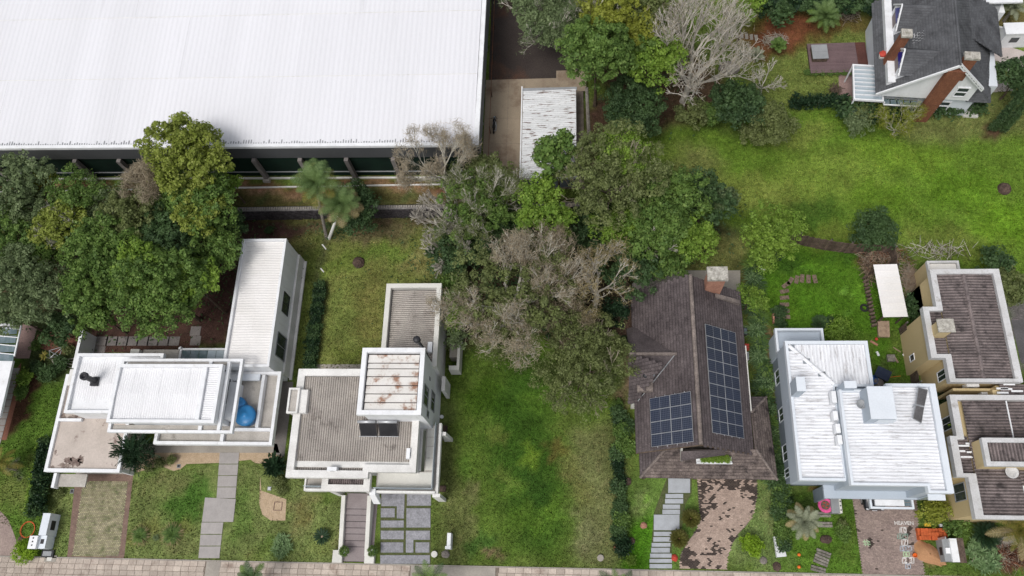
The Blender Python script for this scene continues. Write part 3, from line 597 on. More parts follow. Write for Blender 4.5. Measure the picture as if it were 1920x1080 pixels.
# rear patio slabs of house 1
pat = sheet('rear_patio', [(176, 596), (378, 596), (372, 655), (168, 662)], .01, 'soil')
for k in range(8): part('slab', MB().box(*(lambda a, b: (a[0]+.03, b[0]-.03, b[1], a[1]))(at(181+k*19.3, 631, .03), at(181+(k+1)*19.3, 648, .03)), 0, .035), 'concrete_dark', pat)
for k in range(2): part('slab', MB().box(*(lambda a, b: (a[0]+.03, b[0]-.03, b[1]+.03, a[1]))(at(358, 612+k*18, .03), at(375, 630+k*18, .03)), 0, .035), 'concrete_dark', pat)
part('slab', MB().box(*(lambda a, b: (a[0]+.03, b[0]-.03, b[1], a[1]))(at(177, 649, .03), at(196, 662, .03)), 0, .035), 'concrete_dark', pat)
sheet('side_paving', [(528, 715), (550, 716), (533, 857), (512, 850)], .014, 'concrete_dark')
# terracotta garden paths far left
sheet('terracotta_path', [(70, 628), (150, 612), (160, 640), (120, 665), (62, 650)], .012, 'terracotta')
wk = sheet('side_walk', [(24, 700), (40, 680), (34, 740), (12, 825), (-30, 825)], .010, 'terracotta')
for k in range(12):
    y = 690+k*12.0; x = 36-k*3.1
    part('slab', MB().slabq([a3(x-14, y, .05), a3(x+1, y, .05), a3(x-2, y+11, .05), a3(x-18, y+11, .05)][::-1], .05), 'slab', wk)
sheet('forecourt', [(-60, 950), (0, 958), (14, 972), (22, 990), (30, 1012), (36, 1052), (-60, 1052)], .012, 'paver_mauve')
sheet('side_terrace', [(43, 608), (70, 612), (55, 672), (25, 672)], .012, 'pinkpave')
# stairs and stone driveway of house 2
st2 = solo('entry_stairs', MB().box(*rect((661, 925), (699, 1053), 0), 0, .02), 'stair', kind='structure')
sx0, sx1 = -20.3, -18.35
edges = [925, 954, 965.5, 977.5, 989.5, 1001, 1013.5, 1025, 1053]; nE = len(edges)-1
for k in range(nE):
    zt = (nE-k)*.10; a = at(680, edges[k], zt)[1]; b = at(680, edges[k+1], zt-.05)[1]
    part('step', MB().box(sx0, sx1, b, a-.01, 0, zt), 'stair', st2); part('step_joint', MB().box(sx0+.02, sx1-.02, b-.045, b-.002, 0, zt-.09), 'stone_dark', st2)
dr2 = sheet('stone_driveway', [(714, 919), (808, 919), (808, 1058), (712, 1058)], .010, 'moss')
def px_slab(parent, x0, y0, x1, y1, ma, h=.05, name='slab', pts=None):
    P = pts or [(x0, y0), (x1, y0), (x1, y1), (x0, y1)]
    return part(name, MB().prism([at(*p, h) for p in P], 0, h), ma, parent)
px_slab(dr2, 0, 0, 0, 0, 'slate', pts=[(715, 922), (759, 922), (757, 972), (744, 972), (744, 949), (715, 949)])
for a in [(763, 922, 808, 948), (714, 953, 740, 970), (762, 953, 807, 989), (714, 976, 757, 989), (714, 995, 757, 1011), (714, 1017, 756, 1036), (779, 1017, 805, 1036)]: px_slab(dr2, *a, 'slate')
px_slab(dr2, 0, 0, 0, 0, 'slate', pts=[(761, 995), (806, 995), (806, 1012), (775, 1012), (775, 1036), (761, 1036)])
px_slab(dr2, 713, 1041, 806, 1057, 'slate')
sheet('rear_walk', [(592, 683), (690, 683), (690, 694), (590, 694)], .012, 'concrete')
# house 3: front path and block driveway
path3 = sheet('front_path_bed', [(1250, 897), (1297, 897), (1297, 925), (1285, 945), (1278, 995), (1262, 1000), (1258, 1066), (1218, 1066), (1226, 962)], .006, 'moss')
for a in [(1253, 897, 1294, 924), (1248, 926, 1281, 934), (1247, 935.5, 1281, 944), (1243, 946, 1275, 954), (1242, 955.5, 1275, 964), (1226, 965, 1274, 994), (1226, 997, 1266, 1005), (1225, 1007, 1265, 1015.5), (1222, 1018, 1257, 1025), (1221, 1027, 1256, 1036), (1219, 1038, 1259, 1045.5), (1218, 1048, 1260, 1055), (1218, 1057.5, 1260, 1065.5)]: px_slab(path3, *a, 'slab_blue', h=.07)
def pick3(x, y):
    n = nz(x, y, .75, 3.1)+.9*nz(x, y, 2.6, 9)
    a = at(1307, 930); b = at(1290, 1040); e = at(1375, 1030)
    d = min(math.hypot(x-a[0]-.3, (y-a[1])*.6), math.hypot(x-b[0], y-b[1])*1.0, math.hypot((x-e[0])*1.2, y-e[1])*1.1)
    q = at(1400, 905); d = min(d, math.hypot((x-q[0])*.55, y-q[1]+.3)*1.4)
    return 'paver_black' if n > -.30+.62*min(d/1.6, 1.4) else 'paver_tan'
bricks('block_driveway', [(1307, 897), (1418, 897), (1420, 930), (1412, 965), (1400, 985), (1385, 1000), (1372, 1022), (1364, 1045), (1362, 1067), (1274, 1066), (1276, 1040), (1290, 1015), (1305, 995), (1314, 975), (1310, 940)], .012, ['paver_tan', 'paver_black'], pick3)
def pick4(x, y):
    n = nz(x, y, .9, 5)+.6*nz(x, y, 2.5, 2); a = at(1640, 1008); b = at(1700, 1005); e = at(1612, 960)
    d = min(math.hypot(x-a[0], (y-a[1])*1.6), math.hypot(x-b[0], (y-b[1])*2), math.hypot((x-e[0])*2, y-e[1])*.8)
    return 'paver_black' if n > .22+.3*min(d/1.3, 1.6) else 'paver_mauve'
drive4 = bricks('mauve_block_driveway', [(1598, 934), (1718, 934), (1722, 1000), (1733, 1078), (1618, 1078)], .012, ['paver_mauve', 'paver_black'], pick4)
sheet('rear_terrace_paving', [(1235, 507), (1388, 507), (1388, 545), (1185, 560), (1185, 532)], .012, 'concrete')
sheet('yard_asphalt', [(1896, 600), (1960, 600), (1960, 690), (1914, 680)], .012, 'asphalt')
# top right
sheet('pale_driveway', [(1790, 76), (1868, 79), (1960, 110), (1960, 140), (1860, 130), (1800, 150), (1850, 150), (1885, 150), (1900, 170), (1800, 178)], .012, 'paleroad')
sheet('pink_paving', [(1572, 138), (1600, 138), (1600, 190), (1574, 205)], .012, 'pinkpave')
sheet('entry_paving', [(1824, 30), (1838, 30), (1837, 47), (1822, 42)], .012, 'paleroad')
sheet('border_mulch', [(1622, 62), (1642, 58), (1640, 120), (1626, 120)], .014, 'gravel')
# ================================================================ WAREHOUSE
wx, wy = at(897, 273, 8.0)
wh = thing('warehouse', 'huge warehouse with a plain white sheet metal roof and charcoal fascia', 'warehouse', (wx, wy, TZ)); wh.rotation_euler = (0, 0, R(-.9))
zr = lambda x, y: 7.98+.07*min(y-wy, 7.4)+.045*max(0, y-wy-7.4)
corr(wh, wx-84, wx-.45, wy+.35, wy+44, zr, 'y', 'ware_sheet', pitch=.5, amp=.012, sw=6.0, sl=7.3, jit=.004)
for v_ in (7.3, 14.6, 21.9, 29.2): part('sheet_lap', MB().box(wx-84, wx-.5, wy+.35+v_-.03, wy+.35+v_+.03, zr(0, wy+.35+v_)-.02, zr(0, wy+.35+v_)+.020), 'white_worn', wh)
mb = MB()
for k in range(330): mb.box(wx-.6-k*.25, wx-.6-k*.25-.1, wy+.352, wy+.352+rnd.choice([.12, .2, .3, .45]), 7.9, 8.035+.03*rnd.random())
part('eave_grime', mb, 'grey', wh, kind='stuff')
mb = MB(); mb.box(wx-84.4, wx, wy, wy+.35, 7.75, 8.09); part('eave_trim', mb, 'white', wh)
mb = MB(); mb.hexa([(wx-.45, wy+.352, 7.7), (wx, wy+.352, 7.7), (wx, wy+44, 9.7), (wx-.45, wy+44, 9.7)], [(wx-.45, wy+.352, 8.07), (wx, wy+.352, 8.07), (wx, wy+44, 10.15), (wx-.45, wy+44, 10.15)]); part('verge_trim', mb, 'white', wh)
part('fascia', MB().box(wx-84.4, wx-.02, wy+.05, wy+.25, 5.9, 7.74), 'fascia', wh)
part('side_fascia', MB().hexa([(wx-.2, wy+.26, 5.6), (wx-.05, wy+.26, 5.6), (wx-.05, wy+44, 5.6), (wx-.2, wy+44, 5.6)], [(wx-.2, wy+.26, 7.69), (wx-.05, wy+.26, 7.69), (wx-.05, wy+44, 9.69), (wx-.2, wy+44, 9.69)]), 'fascia2', wh)
cy = at(672, 337, TZ)[1]
part('screen_wall', MB().box(wx-84, wx-.9, cy+.3, cy+.5, TZ-.2, 6.6), 'darkgreen', wh)
part('side_screen_wall', MB().box(wx-1.1, wx-.9, cy+.5, wy+43, TZ-.2, 6.6), 'darkgreen', wh)
for z in (2.9,): part('rail', MB().box(wx-84, wx-.8, cy+.16, cy+.25, z, z+.09), 'grey', wh)
part('base_curb', MB().box(wx-84, wx-.6, cy-.12, cy+.02, TZ-.1, TZ+.22), 'white_worn', wh)
for k in range(17):
    x = at(672+80, 337, TZ)[0]-4.62*(k-1)
    if x > wx-1.2: continue
    q = part('column', MB().box(x-.2, x+.2, cy-.30, cy+.14, TZ-.1, 5.88), 'concrete_dark', wh)
    part('pad_stone', MB().box(x-.35, x+.35, cy-.55, cy-.13, TZ-.1, TZ+.35), 'concrete', q)
for k in range(6): part('side_post', MB().box(wx-.62, wx-.5, wy+1.5+k*4.6, wy+1.62+k*4.6, TZ-.1, 6.0), 'grey', wh)
part('drain_pipe', MB().tube((wx-.3, wy+.6, 5.7), (wx-.1, wy+.9, TZ), .06, .06, 6), 'metal', wh)
# yard kerbs and fence line beside it
kb = MB(); x0, y0 = at(0, 359, TZ); kb.box(-85, -9, at(500, 352, TZ)[1]-.06, at(500, 352, TZ)[1]+.06, TZ-.1, TZ+.16); solo('yard_kerb', kb, 'white_worn', 'long pale low kerb running along the foot of the warehouse', 'kerb')
fe = thing('yard_fence', 'thin rusty post and rail fence between warehouse side and dark road', 'fence', (-8.6, 40, TZ))
for k in range(11): part('post', MB().box(-8.62, -8.54, 40+4.4*k, 40.08+4.4*k, TZ, TZ+1.3), 'wood', fe)
part('rail', MB().box(-8.6, -8.56, 40, 86, TZ+1.15, TZ+1.22), 'brick', fe)
# basalt retaining wall with chain coping
rw = thing('retaining_wall', 'dark basalt retaining wall with pale coping below the warehouse yard', 'wall', (-30, 36.0, 0))
part('wall_core', MB().box(-56, .5, 36.02, 36.42, -.2, 1.9), 'stone_dark', rw)
stm = []
for q in range(6):
    b = MB(); a0 = rnd.random
    b.hexa([(-.19+rnd.uniform(-.03, .03), -.05, -.1), (.19, -.05, -.1), (.19, .05, -.1), (-.19, .05, -.1)], [(-.17, -.06, .1+rnd.uniform(-.02, .02)), (.18, -.05, .1), (.18, .05, .1), (-.17, .05, .1)]); stm.append(mesh_of('stone', b.v, b.f, M['stone_dark']))
n_ = 0
for i in range(9):
    for k in range(54):
        if n_ >= 298 or -35.2+k*.42 > -21.5: break
        x = -35.2+k*.42+(.2 if i % 2 else 0)+rnd.uniform(-.03, .03); rawpart('stone', stm[rnd.randrange(6)], rw, (x+30, rnd.uniform(-.03, .03), .1+i*.2)); n_ += 1
part('coping', MB().box(-56, .5, 35.98, 36.46, 1.905, 2.0), 'mortar', rw)
xt = MB()
for i in range(9):
    for k in range(50): x = -21.3+k*.42+(.2 if i % 2 else 0); xt.box(x-.18, x+.18, 35.95+rnd.uniform(-.03, .03), 36.03, .01+i*.2, .19+i*.2)
part('far_stones', xt, 'stone_dark', rw, kind='stuff')
cp = MB()
for k in range(170): cp.box(-42+k*.25, -42+k*.25+.11, 36.10, 36.34, 2.0, 2.07+rnd.uniform(0, .05))
part('coping_pegs', cp, 'concrete', rw, kind='stuff')
# SHED beside the yard
sx0_, sx1_, sy0, sy1 = at(978, 165, 4.3)[0], at(1083, 336, 4.3)[0], at(978, 336, 4.3)[1], at(978, 165, 4.3)[1]
sh = thing('yard_shed', 'long shed with a stained old white corrugated roof beside the concrete yard', 'shed', ((sx0_+sx1_)/2, (sy0+sy1)/2, TZ))
part('wall', MB().box(sx0_+.35, sx1_-.3, sy0+.3, sy1-.4, TZ, 4.3), 'bluedark', sh)
corr(sh, sx0_+.16, sx1_-.1, sy0+.1, sy1-.5, lambda x, y: 4.42+.03*(x-sx0_), 'x', 'shed_sheet', pitch=.2, amp=.014, sw=1.1, sl=2.7)
mb = MB().box(sx0_, sx0_+.12, sy0, sy1, 4.25, 4.58); mb.box(sx0_+.122, sx1_, sy0-.04, sy0+.07, 4.25, 4.58); part('verge_board', mb, 'white', sh)
part('gutter', MB().box(sx0_+.13, sx1_, sy1-.45, sy1-.1, 4.25, 4.40), 'metal', sh)
# ================================================================ HOUSE 1  (white, far left)
h1 = thing('white_house', 'white flat roofed modern house with parapets and a long rear wing, leftmost whole house', 'house', (-36, 17, 0))
# carport roof
part('carport_back_wall', MB().box(-46.2, -40.3, 13.2, 18.4, 0, 3.1), 'cream_white', h1)
part('carport_side_wall', MB().box(-46.9, -46.65, 10.2, 18.4, 0, 3.1), 'white', h1)
part('carport_pier', MB().box(-41.0, -40.7, 9.95, 10.3, 0, 3.1), 'white', h1)
part('carport_slab', MB().box(-46.85, -40.05, 9.95, 18.45, 3.1, 3.28), 'screed', h1)
part('carport_parapet', MB().ring(-47.1, -40.1, 9.7, 18.6, .3, 3.05, 3.5), 'white', h1)
cn = at(104, 895, 2.2)
part('side_canopy', MB().box(-46.2, -43.6, 8.55, 9.65, 2.35, 2.5), 'screed_grey', h1); part('canopy_fin', MB().box(-46.5, -46.22, 8.4, 9.68, 2.2, 2.9), 'white', h1)
for px_, py_, rx_, ry_, sd_ in ((122, 873, .8, .35, 1), (140, 866, .8, .5, 2), (128, 862, .5, .3, 3), (152, 862, .35, .5, 4), (137, 782, .55, .3, 5), (118, 782, .3, .5, 6), (150, 776, .5, .2, 7), (98, 876, .3, .2, 8), (104, 848, .15, .3, 9)):
    x, y = at(px_, py_, 3.29); q_ = random.Random(sd_); ps_ = [(x+rx_*cos(2*pi*k/22)*q_.uniform(.45, 1.05), y+ry_*sin(2*pi*k/22)*q_.uniform(.45, 1.05)) for k in range(22)]; part('mould_patch', MB().prism(ps_, 3.281, 3.286), 'mould', h1)
# strip of slab west of the bedroom block
part('ledge_beam', MB().box(-46.78, -44.6, 14.2, 14.45, 3.3, 3.62), 'white', h1)
part('bedroom_block', MB().box(-44.4, -37.0, 14.5, 19.55, 3.3, 6.0), 'white', h1)
part('bedroom_parapet', MB().ring(-44.55, -36.5, 14.35, 19.75, .26, 5.9, 6.35), 'white', h1)
z_b = lambda x, y: 6.1-.06*abs(y-17.3)
corr(h1, -44.29, -39.9, 14.61, 19.49, z_b, 'y', 'white_sheet', pitch=.2, amp=.02, sw=1.2, sl=2.5)
part('chimney_base_block', MB().box(-46.4, -45.0, 17.4, 18.9, 3.28, 4.1), 'white_worn', h1)
# upper centre roof
part('upper_block', MB().box(-39.4, -30.9, 13.9, 18.1, 3.3, 6.95), 'white', h1)
part('upper_slab', MB().box(-39.7, -30.55, 13.5, 18.3, 6.96, 7.1), 'white', h1)
part('upper_parapet', MB().ring(-39.85, -30.4, 13.33, 18.45, .27, 6.9, 7.45), 'white', h1)
corr(h1, -39.56, -32.1, 13.62, 18.16, lambda x, y: 7.25-.05*abs(y-15.6), 'y', 'white_sheet', pitch=.2, amp=.02, sw=1.24, sl=2.27)
corr(h1, -31.72, -30.69, 13.62, 18.16, lambda x, y: 7.2, 'x', 'white_sheet', pitch=.2, amp=.025, sw=1.2, sl=1.1)
part('upper_divider', MB().box(-32.08, -31.74, 13.62, 18.16, 7.1, 7.5), 'white', h1)
# frame round the upper floor
part('frame_slab', MB().box(-39.7, -30.1, 12.85, 13.3, 6.45, 6.55), 'screed_grey', h1); part('frame_slab', MB().box(-39.5, -30.1, 18.5, 18.87, 6.45, 6.55), 'screed_grey', h1)
part('frame_beam', MB().ring(-39.98, -28.95, 12.6, 19.12, .24, 6.4, 6.8), 'white', h1)
part('frame_cross_beam', MB().box(-30.35, -30.08, 12.85, 18.87, 6.42, 6.78), 'white', h1)
for y in (12.85, 18.5): part('frame_rib', MB().box(-32.0, -31.7, y+.01, y+.38, 6.56, 6.78), 'white', h1)
# ground floor right part
part('living_wall', MB().box(-35.8, -27.9, 13.4, 18.6, 0, 3.05), 'cream_white', h1)
part('terrace_slab', MB().box(-37.3, -26.8, 12.35, 18.7, 3.06, 3.22), 'screed_grey', h1)
part('terrace_parapet', MB().ring(-37.44, -26.64, 12.2, 18.85, .28, 3.0, 3.62), 'white', h1)
ix = at(491, 740, 3.6)[0]
part('inner_parapet', MB().box(ix-.14, ix+.14, 13.72, 18.5, 3.23, 3.8), 'white', h1); part('inner_parapet', MB().box(-30.6, -26.95, 13.45, 13.71, 3.23, 3.6), 'white', h1)
fx, fy = at(427, 835, 3.6); part('parapet_spur', MB().box(-31.4, -31.1, 12.5, 13.45, 3.23, 3.6), 'white', h1)
part('plant_room', MB().box(-30.85, -30.1, 14.3, 17.6, 3.23, 4.6), 'white', h1)
window(h1, 'E', 15.6, 17.9, 4.4, 5.6, -30.9, name='window', frame='grey')
window(h1, 'S', -34.8, -31.2, .2, 2.6, 13.4, mull=3, frame='grey')
ax, ay = at(462, 709, 3.6)
part('equipment_shelf', MB().box(ax-1.9, ax+1.3, ay-.25, ay+.35, 3.5, 3.75), 'bluewhite', h1)
part('ac_unit', MB().box(*(lambda p: (p[0]-.4, p[0]+.4, p[1]-.3, p[1]+.3))(at(437, 708, 4)), 3.5, 4.1), 'white', h1)
part('ac_unit', MB().box(*(lambda p: (p[0]-.35, p[0]+.35, p[1]-.5, p[1]+.5))(at(437, 733, 4)), 3.5, 4.1), 'white', h1)
# rear wing
AX0, AX1, AY0, AY1 = -31.58, -27.27, 18.9, 31.45
part('wing_wall', MB().box(AX0+.05, AX1-.05, AY0, AY1-.05, 0, 4.6), 'white', h1)
part('wing_parapet', MB().ring(AX0, AX1, AY0, AY1, .22, 4.61, 5.05), 'white', h1)
corr(h1, AX0+.23, AX1-.23, AY0+.23, AY1-.23, lambda x, y: 4.83-.05*abs(x+29.4), 'x', 'annex_sheet', pitch=.24, amp=.014, sw=1.0, sl=1.95)
part('wing_plinth', MB().box(AX1-.05, AX1+.12, 19.2, AY1-.1, 0, 1.5), 'white_worn', h1)
window(h1, 'E', 24.6, 26.6, 2.2, 3.8, AX1-.05, frame='black'); window(h1, 'E', 20.3, 22.6, 1.55, 4.0, AX1-.05, frame='grey')
part('wing_base_kerb', MB().box(AX1+.13, AX1+.4, 19.0, 31.2, 0, .18), 'white_worn', h1)
# low rear terrace and glass canopy
lx0, ly1 = at(267, 655, 2.8); lx1, ly0 = at(335, 672, 2.8)
part('rear_flat_roof', MB().box(lx0, lx1, 19.8, ly1, 2.5, 2.7), 'screed_grey', h1); part('rear_flat_kerb', MB().box(lx0-.9, lx0-.05, 19.8, ly1-.1, 2.3, 3.2), 'cream_white', h1)
gx0, gy1 = at(338, 655, 2.8); gx1 = AX0
part('canopy_frame', MB().ring(gx0, gx1-.02, 19.2, gy1+.1, .18, 2.7, 2.85), 'white', h1)
for k in range(6):
    w_ = (gx1-.22-gx0-.2)/6; part('glass_pane', MB().box(gx0+.2+k*w_+.02, gx0+.2+(k+1)*w_-.02, 19.4, gy1-.1, 2.72, 2.75), 'glass_teal' if k < 3 else 'glass_pale', h1)
part('sloping_fin', MB().hexa([(at(336, 652, 0)[0], ly1-.1, 0), (at(365, 652, 0)[0], ly1+.0, 0), (at(365, 652, 0)[0], ly1+.2, 0), (at(336, 652, 0)[0], ly1+.1, 0)], [(at(336, 652, 3)[0], ly1-.1, 3.1), (at(340, 652, 3)[0], ly1, 3.1), (at(340, 652, 3)[0], ly1+.2, 3.1), (at(336, 652, 3)[0], ly1+.1, 3.1)]), 'white', h1)
# garden wall north-west
gw0 = at(149, 622, 2.4); gw1 = at(137, 690, 2.4)
solo('garden_wall', MB().box(gw1[0]-.14, gw1[0]+.14, gw1[1], gw0[1]+.2, 0, 2.4), 'white', 'tall plain white garden wall behind the leftmost white house', 'wall')
# flue
fl = thing('roof_flue', 'fat black round flue leaning up from the left white roof on a square base', 'flue', a3(182, 714, 6.1))
fx, fy = at(181, 716, 6.1); part('flashing', MB().box(fx-.42, fx+.25, fy-.4, fy+.4, 6.05, 6.35), 'black', fl)
p = MB(); p.lathe((fx-.05, fy+.02, 6.3), [(.24, 0), (.24, 1.45), (.36, 1.5), (.36, 1.75), (.22, 1.76), (.20, 1.60)], 18); part('pipe', p, 'black', fl, smooth=True)
# water tanks
def tank(px, py, r, h, z, lab):
    x, y = at(px, py, z+h); t = thing('water_tank', lab, 'water tank', (x, y, z), 'blue plastic water tanks on the terrace')
    part('tank_body', MB().lathe((x, y, z), [(r*.86, 0), (r*.97, h*.75), (r, h*.78), (r*1.0, h*.82)], 28), 'tank', t, smooth=True)
    part('lid', MB().lathe((x, y, z), [(r*1.02, h*.8), (r*1.03, h*.85), (r*.75, h*.93), (r*.3, h), (r*.28, h*1.04), (0.01, h*1.05)], 28), 'tank', t, smooth=True); return t
tank(458, 778, .92, 1.1, 3.25, 'large round blue water tank on the terrace beside the white frame'); tank(447, 756, .58, .9, 3.25, 'smaller blue water tank half hidden behind the large round one')
# ================================================================ HOUSE 2
h2 = thing('corrugated_house', 'white house with grey corrugated roofs, square stained tower and entry stairs', 'house', (-18, 14, 0))
part('ground_wall', MB().box(-23.2, -13.4, 10.2, 18.0, 0, 3.0), 'white_worn', h2)
part('upper_wall', MB().box(-23.5, -13.55, 10.0, 18.1, 3.0, 5.9), 'white_worn', h2)
# parapet with a step at the front right
o = [(-24.05, 9.08), (-17.12, 9.08), (-17.12, 9.6), (-13.17, 9.6), (-13.17, 18.35), (-24.05, 18.35)]
i_ = [(-23.45, 9.7), (-17.62, 9.7), (-17.62, 10.22), (-13.75, 10.22), (-13.75, 17.75), (-23.45, 17.75)]
mb = MB(); v = [(*p, 5.75) for p in o]+[(*p, 5.75) for p in i_]+[(*p, 6.35) for p in o]+[(*p, 6.30) for p in i_]; f = []
for k in range(6):
    j = (k+1) % 6; f += [(k, j, 12+j, 12+k), (6+j, 6+k, 18+k, 18+j), (12+k, 12+j, 18+j, 18+k), (j, k, 6+k, 6+j)]
mb.add(v, f); part('main_parapet', mb, 'white_worn', h2)
part('main_roof_deck', MB().box(-23.44, -13.76, 10.23, 17.74, 5.6, 5.7), 'concrete_dark', h2)
corr(h2, -23.4, -13.8, 10.5, 17.7, lambda x, y: 5.95+.02*(y-10.3), 'y', 'fibre', pitch=.2, amp=.035, sw=1.2, sl=1.8)
corr(h2, -23.4, -17.7, 9.75, 10.45, lambda x, y: 5.82+.02*(y-9.7), 'y', 'fibre', pitch=.2, amp=.035, sw=1.2, sl=1.8)
# side box on the west parapet
bx, by = at(555, 752, 6.6); part('side_box', MB().box(bx-.55, bx+.95, by-1.0, by+1.0, 5.0, 6.6), 'white_worn', h2); part('side_box_rim', MB().ring(bx-.65, bx+.3, by-1.1, by+1.1, .16, 6.55, 6.85), 'white_worn', h2)
part('side_box_fill', MB().box(bx-.48, bx+.12, by-.9, by+.9, 6.6, 6.7), 'screed_grey', h2)
# tower
TX0, TX1, TY0, TY1 = -17.68, -12.42, 13.66, 19.28
part('tower_wall', MB().box(TX0+.3, TX1-.12, TY0+.2, TY1-.15, 0, 9.0), 'white', h2)
part('tower_parapet', MB().ring(TX0, TX1, TY0, TY1, .38, 8.95, 9.5), 'white', h2)
ys_ = [14.1, 14.78, 15.5, 16.2, 16.95, 17.62, 18.1, 18.85]
for a, b in zip(ys_, ys_[1:]):
    part('roof_panel', MB().hexa([(TX0+.5, a, 9.05), (TX1-.5, a, 9.05), (TX1-.5, b-.07, 9.06), (TX0+.5, b-.07, 9.06)], [(TX0+.5, a, 9.20), (TX1-.5, a, 9.20), (TX1-.5, b-.07, 9.10), (TX0+.5, b-.07, 9.10)]), 'tower_sheet', h2)
part('tower_deck', MB().box(TX0+.39, TX1-.39, TY0+.39, TY1-.39, 8.96, 9.04), 'stone_dark', h2)
for y0, y1, z0, z1 in ((14.9, 16.6, 6.3, 8.3), (14.2, 14.8, 5.6, 6.6), (15.2, 16.9, 3.2, 5.0), (17.4, 17.7, 5.9, 6.4)): window(h2, 'E', y0, y1, z0, z1, TX1-.12, frame='grey', mull=0 if y1-y0 < 1 else 1)
# rear wing
part('rear_wall', MB().box(-17.0, -12.3, 19.0, 26.5, 0, 4.6), 'white_worn', h2); part('rear_parapet', MB().ring(-17.22, -12.15, 18.9, 26.7, .42, 4.55, 5.25), 'cream_white', h2)
corr(h2, -16.7, -12.65, 19.4, 26.1, lambda x, y: 4.95-.10*abs(x+14.6), 'x', 'fibre', pitch=.2, amp=.035, sw=1.1, sl=2.0)
part('rear_deck', MB().box(-16.79, -12.58, 19.33, 26.27, 4.5, 4.62), 'concrete_dark', h2)
for px, py in ((814, 574), (807, 652)):
    x, y = at(px, py, 5.1); q = part('ac_unit', MB().box(x-.2, x+.2, y-.45, y+.45, 4.9, 5.4), 'white', h2)
part('service_wall', MB().box(-12.02, -11.7, 17.3, 18.6, 0, 3.0), 'white_worn', h2)
# balcony
part('balcony_slab', MB().box(-17.2, -11.98, 8.5, 10.15, 2.8, 3.05), 'screed_grey', h2); part('balcony_slab', MB().box(-13.1, -11.98, 10.16, 14.2, 2.8, 3.05), 'screed_grey', h2)
for a, b in ((10.3, 11.3), (11.35, 12.3), (12.35, 13.1), (13.15, 14.1)): part('floor_tile', MB().box(-13.0, -12.3, a, b, 3.05, 3.08), 'cream_white', h2)
part('balcony_floor', MB().box(-17.1, -12.3, 8.8, 10.1, 3.05, 3.075), 'cream_white', h2)
part('balcony_parapet', MB().box(-17.25, -11.9, 8.3, 8.49, 2.7, 3.35), 'white_worn', h2); part('balcony_parapet', MB().box(-11.97, -11.75, 8.3, 14.3, 2.7, 3.35), 'white_worn', h2)
part('balcony_rail', MB().box(-17.2, -12.2, 8.62, 8.66, 3.1, 4.0), 'glass_pale', h2); part('balcony_rail', MB().box(-12.22, -12.18, 8.62, 14.2, 3.1, 4.0), 'glass_pale', h2)
part('balcony_pier', MB().box(-12.2, -11.55, 8.0, 8.29, 0, 3.4), 'white_worn', h2); part('balcony_pier', MB().hexa([(-11.95, 13.3, 0), (-11.2, 13.3, 0), (-11.2, 13.6, 0), (-11.95, 13.6, 0)], [(-11.74, 13.3, 3), (-11.4, 13.3, 3), (-11.4, 13.6, 3), (-11.74, 13.6, 3)]), 'white_worn', h2)
part('garage_wall', MB().box(-16.9, -12.3, 9.3, 10.15, 0, 2.79), 'cream_white', h2)
part('left_balcony', MB().box(-23.3, -21.7, 8.6, 10.15, 2.7, 3.0), 'screed_grey', h2); part('left_balcony_parapet', MB().box(-23.45, -21.65, 8.4, 8.6, 2.5, 3.2), 'white_worn', h2); part('left_balcony_parapet', MB().box(-23.45, -23.31, 8.6, 10.15, 2.5, 3.2), 'white_worn', h2)
part('left_balcony_rail', MB().box(-23.3, -21.7, 8.7, 8.74, 3.01, 3.9), 'glass_pale', h2)
# porch
part('porch_roof', MB().box(-21.3, -17.9, 8.8, 10.0, 3.55, 3.72), 'concrete_dark', h2)
part('porch_parapet', MB().ring(-21.65, -17.48, 8.3, 10.4, .55, 3.5, 4.1), 'white_worn', h2)
corr(h2, -21.05, -18.05, 8.9, 9.84, lambda x, y: 3.85, 'y', 'fibre_dark', pitch=.2, amp=.035, sw=1.2, sl=1.8)
for x0, x1 in ((-21.2, -20.75), (-18.05, -17.55)): part('porch_pier', MB().box(x0, x1, 8.35, 8.8, 0, 3.5), 'white_worn', h2)
part('porch_bracket', MB().hexa([(-17.5, 7.5, 2.1), (-16.9, 7.5, 2.1), (-16.9, 7.9, 2.1), (-17.5, 7.9, 2.1)], [(-17.6, 8.1, 3.5), (-17.1, 8.1, 3.5), (-17.1, 8.6, 3.5), (-17.6, 8.6, 3.5)]), 'white', h2)
# solar water heater
for k, (lx, rx) in enumerate(((672, 704), (708, 744))):
    x0, y1 = at(lx, 791, 6.7); x1, _ = at(rx, 791, 6.7); y0 = at(700, 818, 6.05)[1]
    t = thing('solar_water_heater', ['left rack of dark vacuum tubes under a silver cylinder on the corrugated roof', 'right rack of dark vacuum tubes under a silver cylinder on the corrugated roof'][k], 'solar heater', ((x0+x1)/2, y0, 6), 'solar water heaters on the corrugated roof')
    part('header_tank', MB().tube((x0-.05, y1, 6.75), (x1+.02, y1, 6.75), .13, .13, 14), 'metal', t, smooth=True)
    nt_ = 16
    for q in range(nt_):
        x = x0+.08+(x1-x0-.16)*q/(nt_-1); part('vacuum_tube', MB().tube((x, y1-.1, 6.68), (x+.12, y0, 6.15), .035, .035, 6), 'black', t)
    part('frame', MB().box(x0, x1+.1, y0-.05, y0, 6.05, 6.15).box(x0, x0+.05, y1-.05, y1, 6.0, 6.62).box(x1-.05, x1, y1-.05, y1, 6.0, 6.62), 'metal', t)
    part('backing', MB().slabq([(x0+.05, y1-.1, 6.55), (x1, y1-.1, 6.55), (x1+.1, y0, 6.08), (x0+.15, y0, 6.08)][::-1], .02), 'concrete_dark', t)
fl = thing('elbow_flue', 'slim black flue climbing the tower corner with a round cowl', 'flue', a3(795, 660, 5))
A = a3(806, 676, 5.2); B = a3(795, 655, 8.6); Cc = a3(781, 636, 11.4)
